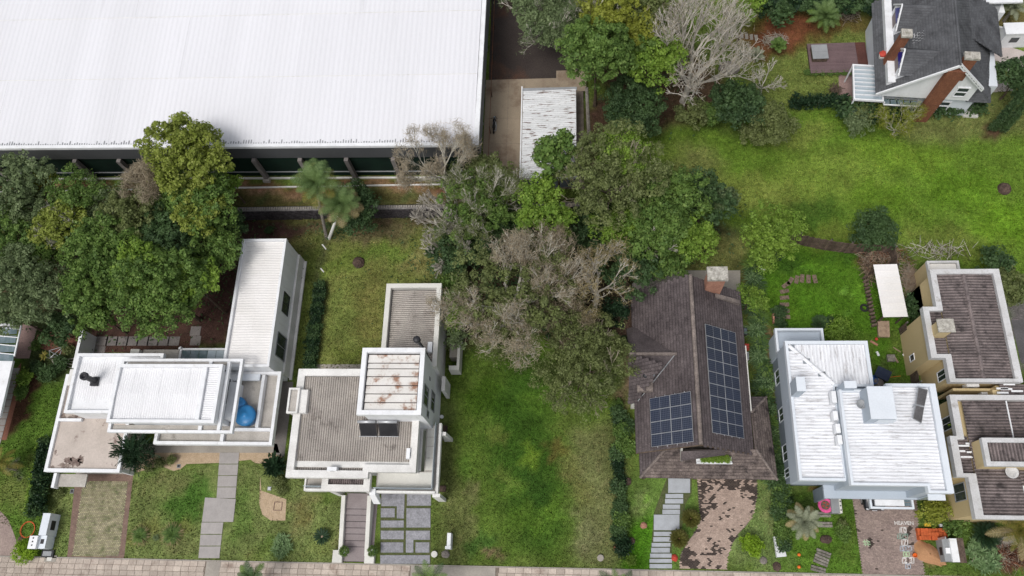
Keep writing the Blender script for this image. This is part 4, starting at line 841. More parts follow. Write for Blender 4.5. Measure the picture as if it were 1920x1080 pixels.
part('pipe', MB().tube(A, B, .13, .13, 10).tube(B, (Cc[0], Cc[1], Cc[2]-.4), .13, .13, 10), 'black', fl, smooth=True); part('cowl', MB().lathe((Cc[0], Cc[1], Cc[2]-.5), [(.15, 0), (.28, .1), (.30, .5), (.2, .62), (.02, .66)], 16), 'black', fl, smooth=True)
def ac(px, py, z, w, d, h, label, wall='metal', group='air conditioning units standing on roofs'):
    x, y = at(px, py, z+h); t = thing('air_conditioner', label, 'air conditioner', (x, y, z), group)
    part('case', MB().box(x-w/2, x+w/2, y-d/2, y+d/2, z+.08, z+h), 'white', t); part('bracket', MB().box(x-w/2-.05, x-w/2+.04, y-d/2, y+d/2, z, z+.075).box(x+w/2-.04, x+w/2+.05, y-d/2, y+d/2, z, z+.075), 'metal', t)
    if w > d: part('fan_grille', MB().tube((x, y-d/2, z+h/2), (x, y-d/2-.02, z+h/2), .2, .2, 12), 'grey', t)
    else: part('fan_grille', MB().tube((x+w/2, y, z+h/2), (x+w/2+.02, y, z+h/2), .2, .2, 12), 'grey', t)
ac(622, 879, 5.95, .8, .32, .6, 'white air conditioner on the front edge of the corrugated roof'); ac(765, 850, 5.95, .3, .85, .6, 'white air conditioner by the right parapet of the corrugated roof')
# stair walls with plant bases
sw_ = thing('stair_walls', 'pair of low white walls flanking the mauve entry stairs', 'wall', (-19.3, 4, 0))
for x0, x1 in ((-20.65, -20.31), (-18.34, -18.0)):
    part('wall', MB().hexa([(x0, 3.3, 0), (x1, 3.3, 0), (x1, 8.3, 0), (x0, 8.3, 0)], [(x0, 3.3, .55), (x1, 3.3, .55), (x1, 8.3, 1.25), (x0, 8.3, 1.25)]), 'cream_white', sw_)
for x in (-20.72, -17.9): part('plinth', MB().box(x-.42, x+.42, 2.72, 3.75, 0, .5), 'cream_white', sw_)
# service wall east of the rear wing
x0, y0 = at(852, 690, 1.6); sv = thing('service_hut', 'small roofless white service enclosure right of the corrugated rear wing', 'enclosure', (x0, y0+2, 0))
part('slab', MB().box(x0-.55, x0+.2, y0+1.1, y0+4.5, 0, 1.4), 'concrete', sv); part('wall', MB().box(x0+.2, x0+.45, y0-.2, y0+4.6, 0, 1.7).box(x0-.5, x0+.19, y0-.2, y0+.2, 0, 1.7), 'cream_white', sv)
def island(m, amt):
    t = m.node_tree; N = t.nodes; L = t.links; b = N['Principled BSDF']; src = b.inputs['Base Color'].links[0].from_socket
    g = N.new('ShaderNodeNewGeometry'); r = N.new('ShaderNodeMapRange'); r.inputs[3].default_value = 1-amt; r.inputs[4].default_value = 1+amt; L.new(g.outputs['Random Per Island'], r.inputs[0])
    v = N.new('ShaderNodeVectorMath'); v.operation = 'SCALE'; L.new(src, v.inputs[0]); L.new(r.outputs[0], v.inputs['Scale']); L.new(v.outputs[0], b.inputs['Base Color'])
for k, a in (('tile_roof', .16), ('tile_roof_b', .2), ('grey_roof', .12), ('paver_tan', .12), ('paver_mauve', .15), ('tile', .1), ('stone_dark', .2), ('brick', .25), ('paver', .2)): island(M[k], a)
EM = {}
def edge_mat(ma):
    """shadow line of each tile course, painted as a darker lower shingle edge"""
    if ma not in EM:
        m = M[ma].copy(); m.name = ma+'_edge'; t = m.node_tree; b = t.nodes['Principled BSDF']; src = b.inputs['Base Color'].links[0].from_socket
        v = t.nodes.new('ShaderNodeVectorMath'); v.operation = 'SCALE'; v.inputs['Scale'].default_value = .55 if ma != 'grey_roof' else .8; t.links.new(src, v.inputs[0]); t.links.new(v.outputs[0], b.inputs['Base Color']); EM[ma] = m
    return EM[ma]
def roof_plane(parent, P, ma, tw=.36, tl=.30, th=.12, name='roof_slope', flip=False):
    """P: 3D polygon, first edge P[0]->P[1] is the eave. Solid deck below, overlapping tiles above."""
    P = [Vector(p) for p in P]; U = (P[1]-P[0]).normalized(); N_ = (P[1]-P[0]).cross(P[-1]-P[0]).normalized()
    if N_.z < 0: N_ = -N_
    Vv = N_.cross(U)
    if Vv.z < 0: Vv = -Vv
    uv = [((p-P[0]).dot(U), (p-P[0]).dot(Vv)) for p in P]
    n = len(P); mb = MB(); top = P; bot = [p-N_*th for p in P]
    idx = list(range(n)); a = (P[1]-P[0]).cross(P[2]-P[0]).z
    vs_ = [tuple(p) for p in top]+[tuple(p) for p in bot]
    fs = [tuple(idx) if a > 0 else tuple(idx[::-1]), tuple(n+i for i in (idx[::-1] if a > 0 else idx))]
    for i in range(n):
        j = (i+1) % n; fs.append((i, n+i, n+j, j) if a > 0 else (i, j, n+j, n+i))
    mb.add(vs_, fs); root = part(name, mb, ma, parent)
    us = [q[0] for q in uv]; vv = [q[1] for q in uv]
    t = MB(); edge = []; nv = int(max(vv)/tl)+1; nu = int((max(us)-min(us))/tw)+2
    X = []; 
    for j in range(nv):
        for i in range(nu): X.append((min(us)+i*tw-(tw/2 if j % 2 else 0), j*tl))
    A = np.array(X); ok = inpoly(uv, A[:, 0]+tw/2, A[:, 1]+tl*.5)
    for (u, v_), o in zip(X, ok):
        if not o: continue
        h = .045+rnd.uniform(0, .016); g = .012
        q = [P[0]+U*(u+g)+Vv*v_+N_*h, P[0]+U*(u+tw-g)+Vv*v_+N_*h, P[0]+U*(u+tw-g)+Vv*(v_+tl)+N_*.012, P[0]+U*(u+g)+Vv*(v_+tl)+N_*.012, P[0]+U*(u+g)+Vv*v_+N_*.004, P[0]+U*(u+tw-g)+Vv*v_+N_*.004]
        s = U.cross(Vv).z > 0
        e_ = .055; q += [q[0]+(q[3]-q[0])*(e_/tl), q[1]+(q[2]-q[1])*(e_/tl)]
        f = [(0, 1, 7, 6), (6, 7, 2, 3), (4, 5, 1, 0)]; edge += [1, 0, 1]  # strip along the lower edge carries the painted course shadow
        t.add([tuple(p) for p in q], f if s else [x[::-1] for x in f])
    if t.v:
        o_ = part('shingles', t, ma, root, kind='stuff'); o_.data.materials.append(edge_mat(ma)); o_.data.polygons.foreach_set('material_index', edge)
    return root
def caps(parent, a, b, r=.16, step=.5, ma='ridge'):
    a = Vector(a); b = Vector(b); L = (b-a).length; n = max(2, int(L/step)); d = (b-a)/n
    for k in range(n): part('ridge_cap', MB().tube(a+d*k+Vector((0, 0, .015*(k % 2))), a+d*(k+1.06), r, r*.9, 8), ma, parent)
# ================================================================ HOUSE 3
h3 = thing('shingled_house', 'brown shingled gable roof house with two solar arrays and brick chimney', 'house', (9.8, 18, 0))
RX, RZ, EZ = 9.72, 8.0, 4.0; WX, EX, SY, NY = 4.95, 14.6, 11.78, 26.15
sl_e = (RZ-EZ)/(EX-RX); sl_w = (RZ-EZ)/(RX-WX)
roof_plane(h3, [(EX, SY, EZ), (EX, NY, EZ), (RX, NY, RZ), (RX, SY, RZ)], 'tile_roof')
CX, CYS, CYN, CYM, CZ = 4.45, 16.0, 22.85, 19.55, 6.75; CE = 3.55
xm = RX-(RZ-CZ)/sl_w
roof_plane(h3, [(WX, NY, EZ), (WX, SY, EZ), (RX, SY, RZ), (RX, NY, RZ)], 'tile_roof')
roof_plane(h3, [(CX, CYN, CE), (CX, CYN-.01, CE), (CX, CYM, CZ), (xm, CYM, CZ), (WX+.25, CYN+.1, EZ+.22)], 'tile_roof')if False else None
q1 = [(WX+.15, CYN, EZ+.13), (CX, CYN, CE), (CX, CYM, CZ), (xm+.05, CYM, CZ+.02)]
q2 = [(CX, CYS, CE), (WX+.15, CYS, EZ+.13), (xm+.05, CYM, CZ+.02), (CX, CYM, CZ)]
def lift(q, d=.07): return [(x, y, z+d) for x, y, z in q]
roof_plane(h3, lift(q1), 'tile_roof'); roof_plane(h3, lift(q2), 'tile_roof')
caps(h3, (CX, CYM, CZ+.1), (xm+.1, CYM, CZ+.12)); caps(h3, (RX, SY, RZ+.05), (RX, NY, RZ+.05), r=.18)
for a, b in (((WX+.15, CYS, EZ+.2), (xm+.05, CYM, CZ+.09)),): part('valley_flashing', MB().tube(a, b, .05, .05, 5), 'grey', h3)
# walls and gables
part('wall', MB().box(WX+.5, EX-.5, SY+.7, NY-.5, 0, 3.9), 'cream_white', h3)
for y0, y1 in ((SY+.7, SY+.9), (NY-.7, NY-.5)):
    part('gable', MB().add([(WX+.6, y0, 3.91), (EX-.6, y0, 3.91), (RX, y0, RZ-.35), (WX+.6, y1, 3.91), (EX-.6, y1, 3.91), (RX, y1, RZ-.35)], [(0, 1, 2), (5, 4, 3), (0, 3, 4, 1), (1, 4, 5, 2), (2, 5, 3, 0)]), 'cream_white', h3)
part('west_gable_wall', MB().box(CX+.4, WX+.5, CYS+.4, CYN-.4, 0, 3.4), 'cream_white', h3)
part('barge_board', MB().tube((WX, SY-.03, EZ-.1), (RX, SY-.03, RZ-.08), .07, .07, 4), 'bark_brown', h3); part('barge_board', MB().tube((EX, SY-.03, EZ-.1), (RX, SY-.03, RZ-.08), .07, .07, 4), 'bark_brown', h3)
# front hipped lean-to wrapping the south-east corner
SWc, SEc = (5.3, 9.92, 2.75), (16.6, 9.88, 2.75); TWc = (7.3, 12.0, 4.25); TEc = (14.75, 12.1, 4.25); NEc = (16.35, 16.9, 2.75); TNc = (14.75, 15.3, 4.0)
roof_plane(h3, [SWc, SEc, TEc, TWc], 'tile_roof_b'); roof_plane(h3, [SEc, NEc, TNc, TEc], 'tile_roof_b'); roof_plane(h3, [(5.3, 12.5, 2.75), SWc, TWc, (7.0, 12.5, 4.1)], 'tile_roof')
roof_plane(h3, [NEc, (14.75, 16.9, 2.75), TNc], 'tile_roof')
caps(h3, SWc, TWc, .12, .45); caps(h3, SEc, TEc, .12, .45); caps(h3, NEc, TNc, .11, .45)
part('porch_wall', MB().box(7.0, 15.6, 10.9, 12.4, 0, 2.7), 'cream_white', h3)
for x in (5.8, 10.2, 16.1): part('porch_post', MB().box(x-.12, x+.12, 10.2, 10.44, 0, 2.72), 'wood', h3)
# balcony dormer under the front gable
a = a3(1277, 846, 5.6); b = a3(1361, 843, 5.6); c = a3(1356, 853, 5.0); d = a3(1277, 864, 5.0)
part('dormer_roof', MB().slabq([d, (b[0], c[1], 5.0), b, a], .12), 'tile_roof', h3)
part('dormer_cheek', MB().box(a[0]+.1, a[0]+.25, d[1]+.1, SY+.6, 4.2, 4.9), 'cream_white', h3)
pbx, pby = at(1341, 862, 4.3); pl = part('planter_box', MB().box(pbx-1.5, pbx+1.4, pby-.3, pby-.2, 3.9, 4.2).box(pbx-1.5, pbx+1.4, pby-.19, pby+.3, 3.9, 4.0), 'white', h3)
# chimney
cx_, cy_ = at(1347, 512, 9.6); part('chimney', MB().box(cx_-.75, cx_+.65, cy_-.5, cy_+.45, 3.0, 9.3), 'brick_pale', h3); part('chimney_cap', MB().box(cx_-.9, cx_+.78, cy_-.62, cy_+.58, 9.3, 9.62), 'cap_lichen', h3)
part('chimney_saddle', MB().hexa([(cx_+.2, cy_-.9, 5.2), (cx_+2.6, cy_-.9, 3.9), (cx_+2.6, cy_-.55, 3.9), (cx_+.2, cy_-.55, 5.2)], [(cx_+.2, cy_-.9, 6.4), (cx_+2.6, cy_-.9, 4.65), (cx_+2.6, cy_-.55, 4.65), (cx_+.2, cy_-.55, 6.4)]), 'ridge', h3)
# vents
for px, py, ma in ((1211, 703, 'black'), (1218, 704, 'black'), (1223, 702, 'metal')):
    x, y = at(px, py, 6.4); part('roof_vent', MB().tube((x, y, 4.9), (x, y, 6.2), .13, .13, 10), 'black', h3); part('vent_cowl', MB().ell((x, y, 6.3), .26, .26, .2, 12, 6), ma, h3, smooth=True)
x, y = at(1213, 722, 5.6); part('vent_base', MB().box(x-.8, x+.5, y-.5, y+.5, 4.9, 5.45), 'ridge', h3)
part('gutter', MB().box(EX+.02, EX+.14, SY+3.5, NY-5, EZ-.14, EZ-.02), 'cream_white', h3)
# solar arrays
def on_plane(px, py, fz):
    z = 6.0
    for _ in range(20):
        x, y = at(px, py, z); z = fz(x)
    return x, y, z
pm = MB().box(-.98, .98, -.48, .48, 0, .03); pvm = mesh_of('cells', pm.v, pm.f, M['pv'])
fm = MB().ring(-1.0, 1.0, -.5, .5, .022, -.01, .045); fm.box(-.012, .012, -.475, .475, .031, .036); frm = mesh_of('panel', fm.v, fm.f, M['metal'])
def solar(name_label, fz, c0, c1, c2, rows, cols=2, side=1):
    a = on_plane(*c0, fz); b = on_plane(*c1, fz); c = on_plane(*c2, fz)      # top-left, top-right, bottom-left
    x0, x1 = a[0], b[0]; y1 = (a[1]+b[1])/2; y0 = y1-rows*1.0; z0, z1 = fz(x0)+.14, fz(x1)+.14
    y1 = a[1]; y0 = y1-rows
    t = thing('solar_array', name_label, 'solar panels', ((x0+x1)/2, (y0+y1)/2, (z0+z1)/2))
    ang = math.atan2(z1-z0, x1-x0); L = math.hypot(x1-x0, z1-z0); sc = L/(2.03*cols)
    for r_ in range(rows):
        for k in range(cols):
            s = (k+.5)/cols-.5; px_ = s*(x1-x0); pz_ = s*(z1-z0); py_ = (rows/2-.5-r_)*1.02
            o = rawpart('panel', frm, t, (px_, py_, pz_), (0, -ang, 0), (sc, 1, 1)); rawpart('cells', pvm, o)
    for s in (-.35, -.12, .12, .35): part('rail', MB().tube((x0+(s+.5)*(x1-x0), y0-.15, z0+(s+.5)*(z1-z0)-.06), (x0+(s+.5)*(x1-x0), y1+.15, z0+(s+.5)*(z1-z0)-.06), .03, .03, 4), 'metal', t)
    return t
solar('tall dark solar array of nine rows on the right slope of the brown roof', lambda x: RZ-(x-RX)*sl_e, (1321, 610), (1378, 626), (1336, 785), 9)
solar('small bluish solar array of four rows on the left slope of the brown roof', lambda x: RZ-(RX-x)*sl_w, (1218, 749), (1295, 734), (1225, 834), 4)
# ================================================================ HOUSE 4 (light blue)
h4 = thing('light_blue_house', 'light blue house with white streaked corrugated roofs, boxes and rooftop tanks', 'house', (23, 14, 0))
part('ground_wall', MB().prism([(17.75, 9.8), (27.6, 9.8), (27.6, 16.4), (23.9, 16.4), (23.9, 20.6), (17.75, 20.6)], 0, 3.19), 'bluedark', h4)
part('rear_wall', MB().box(17.6, 21.4, 20.61, 22.7, 0, 3.1), 'bluewall', h4)
part('upper_wall', MB().box(17.5, 21.2, 9.45, 20.7, 3.2, 6.0), 'bluewall', h4); part('upper_wall', MB().box(21.21, 24.0, 17.0, 20.7, 3.2, 6.0), 'bluewall', h4)
part('tall_wall', MB().box(20.98, 28.3, 9.0, 16.55, 3.2, 7.2), 'bluewall', h4); 
part('porch_bump', MB().box(26.6, 28.3, 8.5, 8.99, 3.2, 7.2), 'bluewall', h4)
part('rear_low_roof', MB().box(17.7, 21.3, 20.85, 22.6, 3.1, 3.25), 'bluewall', h4); part('rear_low_parapet', MB().ring(17.42, 21.55, 20.75, 22.87, .2, 3.1, 3.6), 'bluewhite', h4)
# L-shaped parapet
o = [(17.42, 9.33), (21.0, 9.33), (21.0, 16.9), (24.12, 16.9), (24.12, 20.8), (17.42, 20.8)]
i_ = [(17.64, 9.55), (20.9, 9.55), (20.9, 17.1), (23.84, 17.1), (23.84, 20.52), (17.64, 20.52)]
mb = MB(); v = [(*p, 5.9) for p in o]+[(*p, 5.9) for p in i_]+[(*p, 6.45) for p in o]+[(*p, 6.45) for p in i_]; f = []
for k in range(6):
    j = (k+1) % 6; f += [(k, j, 12+j, 12+k), (6+j, 6+k, 18+k, 18+j), (12+k, 12+j, 18+j, 18+k), (j, k, 6+k, 6+j)]
mb.add(v, f); part('low_parapet', mb, 'bluewhite', h4)
zl = lambda x, y: 6.22+.02*(x-17.4)
dg = lambda x, y: (y-20.5)+(x-17.6)*1.02
corr(h4, 17.66, 20.95, 9.6, 20.5, zl, 'x', 'blue_sheet', pitch=.25, amp=.022, sw=.55, sl=1.1, clip=lambda x, y: dg(x, y) > 0)
corr(h4, 17.66, 23.82, 17.1, 20.5, zl, 'y', 'blue_sheet2', pitch=.25, amp=.022, sw=.55, sl=1.1, clip=lambda x, y: dg(x, y) <= 0)
part('valley_cap', MB().tube((17.7, 20.45, 6.33), (21.0, 17.1, 6.42), .17, .17, 8), 'blue_sheet', h4)
# upper right parapet
o = [(20.93, 8.85), (26.55, 8.85), (26.55, 8.33), (28.42, 8.33), (28.42, 16.85), (24.6, 16.85), (24.6, 16.35), (20.93, 16.35)]
i_ = [(21.13, 9.05), (26.75, 9.05), (26.75, 8.53), (27.95, 8.53), (27.95, 16.6), (24.8, 16.6), (24.8, 16.15), (21.13, 16.15)]
mb = MB(); v = [(*p, 7.1) for p in o]+[(*p, 7.1) for p in i_]+[(*p, 7.65) for p in o]+[(*p, 7.65) for p in i_]; f = []; n = 8
for k in range(8):
    j = (k+1) % 8; f += [(k, j, 16+j, 16+k), (8+j, 8+k, 24+k, 24+j), (16+k, 16+j, 24+j, 24+k), (j, k, 8+k, 8+j)]
mb.add(v, f); part('high_parapet', mb, 'bluewhite', h4)
zh = lambda x, y: 7.48-.035*abs(x-24.5)
corr(h4, 21.14, 27.93, 9.06, 16.14, zh, 'x', 'blue_sheet', pitch=.25, amp=.022, sw=1.0, sl=1.7)
corr(h4, 26.77, 27.93, 8.55, 9.05, zh, 'x', 'blue_sheet', pitch=.25, amp=.022, sw=1.0, sl=1.7); corr(h4, 24.82, 27.93, 16.16, 16.58, zh, 'x', 'blue_sheet', pitch=.25, amp=.022, sw=1.0, sl=1.7)
def boxat(name, c0, c1, zt, zb, ma, parent, rim=None):
    x0, y1 = at(*c0, zt); x1, y0 = at(*c1, zt); o = part(name, MB().box(x0, x1, y0, y1, zb, zt), ma, parent)
    if rim: part('cap', MB().box(x0-.02, x1+.02, y0-.02, y1+.02, zt+.002, zt+.06), rim, parent)
    return o
boxat('chimney_box', (1492, 707), (1511, 733), 8.4, 4.6, 'bluewall', h4, 'bluewhite'); boxat('chimney_box', (1582.5, 715), (1606, 727.5), 8.5, 6.0, 'bluewall', h4, 'bluewhite')
boxat('tank_room', (1625, 725), (1681, 785.6), 9.2, 7.3, 'bluewall', h4, 'bluewhite')
x0, y1 = at(1650, 789, 8.6); part('access_hatch', MB().box(x0-.2, x0+1.2, at(1650, 785.6, 9.2)[1]-.04, at(1650, 785.6, 9.2)[1]-.005, 7.9, 8.9), 'bluewhite', h4)
part('front_canopy', MB().box(20.13, 27.8, 8.38, 9.44, 2.9, 3.19), 'bluewall', h4); part('canopy_wall', MB().box(20.13, 20.4, 8.4, 9.4, .0, 2.89), 'bluedark', h4)
cb0 = at(1640, 937, 2.6); cb1 = at(1714, 955, 2.6)
part('carport_slab', MB().box(cb0[0], cb1[0]-.7, cb1[1]+.25, 8.9, 2.4, 2.6), 'white', h4); part('carport_frame', MB().ring(cb0[0]-.45, cb1[0], cb1[1], 9.2, .16, 2.35, 2.72), 'bluewhite', h4)
for k in range(3): part('glass_pane', MB().box(cb1[0]-.66, cb1[0]-.2, cb1[1]+.25+k*.32, cb1[1]+.53+k*.32, 2.5, 2.53), 'glass_teal', h4)
for y0, y1 in ((10.2, 11.0), (11.6, 13.0), (15.0, 16.2), (18.3, 19.6)): window(h4, 'W', y0, y1, .9, 2.5, 17.75, frame='bluewhite')
x, y = at(1732, 930, 5); part('side_awning', MB().box(27.3, 28.6, 8.05, 8.5, 5.5, 5.62), 'bluewhite', h4)
part('louvre', MB().box(27.4, 28.3, 8.35, 8.48, 3.3, 5.4), 'glass_pale', h4)
for px, py, l in ((1564, 744, 'rearmost'), (1567, 779, 'second from the rear'), (1571.5, 803, 'third from the rear'), (1575, 824, 'frontmost')):
    big = l == 'rearmost'; ac(px, py, 6.32, .36, .95 if big else .72, .7, 'white air conditioner against the tall blue wall, %s of four' % l)
# solar water heater on blue roof
x0, y1 = at(1726, 728, 7.9); x1, y0 = at(1726, 792, 7.9)
t = thing('flat_solar_collector', 'pair of tilted grey flat solar collectors on the white streaked roof', 'solar collector', (x0, (y0+y1)/2, 7.4))
P1 = [a3(1722.5, 726, 8.2), a3(1740, 731, 8.0), a3(1733.5, 762, 8.0), a3(1718, 758, 8.2)]; P2 = [a3(1717.5, 759.5, 8.2), a3(1733, 763.5, 8.0), a3(1728, 793.5, 8.0), a3(1712, 785, 8.2)]
for P in (P1, P2): part('collector', MB().slabq(P[::-1], .09), 'grey', t); part('collector_glass', MB().slabq([tuple(Vector(p)*.94+sum((Vector(q) for q in P), Vector())/4*.06+Vector((0, 0, .012))) for p in P[::-1]], .01), 'asphalt', t)
for P in (P1, P2):
    for p in P: part('leg', MB().tube((p[0], p[1], p[2]-.05), (p[0], p[1], 7.35), .02, .02, 4), 'metal', t)
def dish(px, py, z, zb, r, label, ma='grey'):
    x, y = at(px, py, z); t = thing('satellite_dish', label, 'satellite dish', (x, y, zb), 'satellite dishes on roofs')
    part('dish', MB().lathe((x, y, z-.12), [(.02, 0), (r*.5, .04), (r*.85, .11), (r, .17), (r*.98, .19), (r*.8, .12), (.02, .02)], 20), ma, t, smooth=True)
    part('mast', MB().tube((x, y, zb), (x, y, z-.12), .03, .03, 6), 'metal', t); part('feed_arm', MB().tube((x, y-r, z), (x+.1, y-.1, z+.5), .015, .015, 4), 'metal', t)
dish(1614.5, 758, 8.2, 7.4, .38, 'grey satellite dish on the white streaked roof left of the blue tank room')
# ================================================================ HOUSE 5 and 6 (cream yellow)
Z5 = 6.0
h5 = thing('yellow_house', 'cream yellow house with dark corrugated roof and broad white parapets at right edge', 'house', (33, 22, 0))
part('wall', MB().box(30.6, 35.8, 17.7, 27.1, 0, 5.38), 'yellow', h5); part('bay_wall', MB().box(29.45, 30.59, 19.6, 23.6, 0, 5.38), 'yellow', h5)
o = [(30.33, 17.42), (36.02, 17.42), (36.02, 27.36), (30.33, 27.36), (30.33, 23.95), (29.2, 23.95), (29.2, 19.45), (30.33, 19.45)]
i_ = [(30.83, 17.72), (35.5, 17.72), (35.5, 26.95), (30.83, 26.95), (30.83, 23.6), (29.7, 23.6), (29.7, 19.8), (30.83, 19.8)]
def par(parent, name, o, i_, z0, z1, ma):
    n = len(o); mb = MB(); v = [(*p, z0) for p in o]+[(*p, z0) for p in i_]+[(*p, z1) for p in o]+[(*p, z1-.03) for p in i_]; f = []
    for k in range(n):
        j = (k+1) % n; f += [(k, j, 2*n+j, 2*n+k), (n+j, n+k, 3*n+k, 3*n+j), (2*n+k, 2*n+j, 3*n+j, 3*n+k), (j, k, n+k, n+j)]
    mb.add(v, f); return part(name, mb, ma, parent)
par(h5, 'parapet', o, i_, 5.4, 6.02, 'coping_y')
z5 = lambda x, y: 5.82-.06*abs(x-33.1)
corr(h5, 30.85, 35.48, 17.74, 26.93, z5, 'x', 'fibre_dark', pitch=.25, amp=.045, sw=1.0, sl=1.55); corr(h5, 29.72, 30.78, 19.82, 23.58, lambda x, y: 5.6, 'x', 'fibre_dark', pitch=.25, amp=.045, sw=1.0, sl=1.2)
part('ridge_cap', MB().tube((33.1, 17.8, 5.83), (33.1, 26.9, 5.83), .16, .16, 8), 'fibre_dark', h5)
x, y = at(1777, 611, 7.4); part('chimney', MB().box(x-.65, x+.35, y-.45, y+.5, 5.4, 7.2), 'yellow', h5); part('chimney_cap', MB().box(x-.75, x+.6, y-.5, y+.65, 7.2, 7.32), 'cap_lichen', h5)
p0 = at(1737.4, 489.5, 3.4); p1 = at(1797, 489.5, 3.4)
part('rear_block', MB().box(p0[0]+.02, p1[0], 27.1, p0[1], 0, 3.1), 'yellow', h5); part('rear_block_parapet', MB().ring(p0[0], p1[0]+.02, 26.8, p0[1]+.02, .2, 3.05, 3.42), 'coping_y', h5); part('rear_block_roof', MB().box(p0[0]+.2, p1[0]-.2, 27.0, p0[1]-.2, 3.1, 3.2), 'tower_sheet', h5)
part('side_block', MB().box(p0[0]+.02, 30.6, 24.0, 27.09, 0, 3.0), 'yellow', h5)
window(h5, 'W', 26.3, 26.9, 1.6, 2.6, p0[0]+.02, frame='white', mull=0); window(h5, 'W', 20.4, 21.0, 1.3, 2.3, 29.45, mull=0); window(h5, 'W', 18.0, 18.9, 3.4, 5.0, 30.6, frame='white')
part('roof_gutter', MB().box(30.785, 30.855, 19.82, 23.58, 5.385, 5.5), 'black', h5)
h6 = thing('yellow_front_house', 'cream yellow house with stepped white parapets and dark roofs, lower right corner', 'house', (32, 11, 0))
part('wall', MB().box(30.5, 37.5, 7.0, 16.2, 0, 5.3), 'yellow', h6); part('bay_wall', MB().box(29.85, 30.49, 9.95, 12.8, 0, 5.3), 'yellow', h6)
o = [(30.4, 6.66), (39.5, 6.66), (39.5, 16.36), (30.1, 16.36), (30.1, 13.02), (29.55, 13.02), (29.55, 9.82), (30.4, 9.82)]
i_ = [(31.05, 6.95), (39.3, 6.95), (39.3, 15.95), (30.65, 15.95), (30.65, 12.75), (30.1, 12.75), (30.1, 10.1), (31.05, 10.1)]
par(h6, 'parapet', o, i_, 5.4, 6.02, 'coping_y')
z6 = lambda x, y: 5.75+.02*(x-31)
corr(h6, 31.07, 34.4, 6.97, 15.93, z6, 'x', 'fibre_dark', pitch=.25, amp=.045, sw=1.0, sl=1.65); corr(h6, 30.12, 31.06, 10.12, 15.93, lambda x, y: 5.6, 'x', 'fibre_dark', pitch=.25, amp=.045, sw=1.0, sl=1.2, clip=lambda x, y: y > 12.7 and x < 30.6)
corr(h6, 34.5, 39.2, 6.97, 16.3, lambda x, y: 5.45+.015*(x-34), 'x', 'fibre_dark', pitch=.25, amp=.045, sw=1.0, sl=1.6)
for a, b in (((34.45, 12.9), (34.45, 15.9)), ((34.45, 7.0), (34.45, 9.2))): part('roof_gutter', MB().box(a[0]-.05, a[0]+.04, a[1], b[1], 5.86, 5.93), 'white', h6)
for px, py, w in ((1806, 836, .9), (1802, 846, .6), (1812, 857, .9), (1815, 832, .4), (1817, 848, .4)): 
    x, y = at(px, py, 5.7); part('loose_sheet_strip', MB().box(x-w/2, x+w/2, y-.07, y+.07, 5.72, 5.76), 'white', h6)
bxp = at(1838.5, 820.6, 7.6); bx1 = at(1851.5, 873.7, 7.6)
X0, Y1, Y0 = bx1[0]-.05, bxp[1], bx1[1]
part('roof_room', MB().box(X0+.05, X0+6, Y0+.05, Y1-.05, 5.2, 7.3), 'yellow', h6); part('roof_room_parapet', MB().ring(X0, X0+6, Y0, Y1, .35, 7.2, 7.62), 'coping_y', h6); corr(h6, X0+.36, X0+5.6, Y0+.36, Y1-.36, lambda x, y: 7.42, 'y', 'fibre_dark', pitch=.25, amp=.045, sw=1.0, sl=1.8)
window(h6, 'W', 13.9, 15.0, 3.0, 4.8, 30.5, frame='white'); window(h6, 'W', 8.2, 9.6, 3.0, 5.0, 30.5, frame='grey')
dish(1897, 885, 6.6, 5.6, .5, 'pale satellite dish below the small rooftop room at the right edge', 'coping_y')
h7 = thing('link_roof_house', 'dark corrugated roof patch with white strips between the two yellow houses, right edge', 'house', (37, 17, 0))
part('wall', MB().box(34.3, 40, 16.4, 17.38, 0, 5.0), 'yellow', h7); 
p = at(1872, 722, 5.2); corr(h7, p[0], p[0]+5.5, 14.0+2.4, 17.38, lambda x, y: 5.35, 'x', 'fibre_dark', pitch=.25, amp=.045, sw=.97, sl=1.8)
part('recess_wall', MB().box(31.0, 34.29, 17.0, 17.2, 0, 4.8), 'yellow', h7); part('pier', MB().box(33.9, 34.29, 16.42, 16.98, 0, 5.2), 'yellow', h7)
for px, py in ((1880, 728), (1888, 729), (1893, 720), (1881, 736), (1908, 733)):
    x, y = at(px, py, 5.5); part('loose_sheet_strip', MB().box(x-.45, x+.45, y-.08, y+.08, 5.4, 5.44), 'white', h7)
ac(1824, 721, 3.8, 1.0, .35, .7, 'white air conditioner in the gap between the yellow houses'); ac(1851, 735, 3.8, .95, .4, .6, 'dusty air conditioner on the yellow ledge near the dark roof patch')
# ================================================================ TOP RIGHT HOUSE (rotated)
OX, OY = at(1801.7, 122.5, 9.0); TH = R(-5.8)
tr = thing('grey_gable_house', 'steep grey shingled house with two dormers and two brick chimneys, top right', 'house', (OX, OY, 0)); tr.rotation_euler = (0, 0, TH)
def loc(px, py, z):
    x, y = at(px, py, z); dx, dy = x-OX, y-OY; return (dx*cos(-TH)-dy*sin(-TH), dx*sin(-TH)+dy*cos(-TH), z)
def O(p): return (p[0]+OX, p[1]+OY, p[2])
def OM(mb): mb.v = [O(p) for p in mb.v]; return mb
def oplane(P, ma, **k): return roof_plane(tr, [O(p) for p in P], ma, **k)
WE = -5.75; EE = 4.6; slw = 5.0/5.75; ey = 3.95
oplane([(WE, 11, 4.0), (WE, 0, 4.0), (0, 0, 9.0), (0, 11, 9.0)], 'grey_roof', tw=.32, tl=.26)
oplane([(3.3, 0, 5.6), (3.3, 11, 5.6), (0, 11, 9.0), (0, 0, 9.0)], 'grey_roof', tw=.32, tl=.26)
part('ridge_cap', OM(MB().tube((0, -.05, 9.02), (0, 11, 9.02), .12, .12, 8)), 'grey_roof', tr)
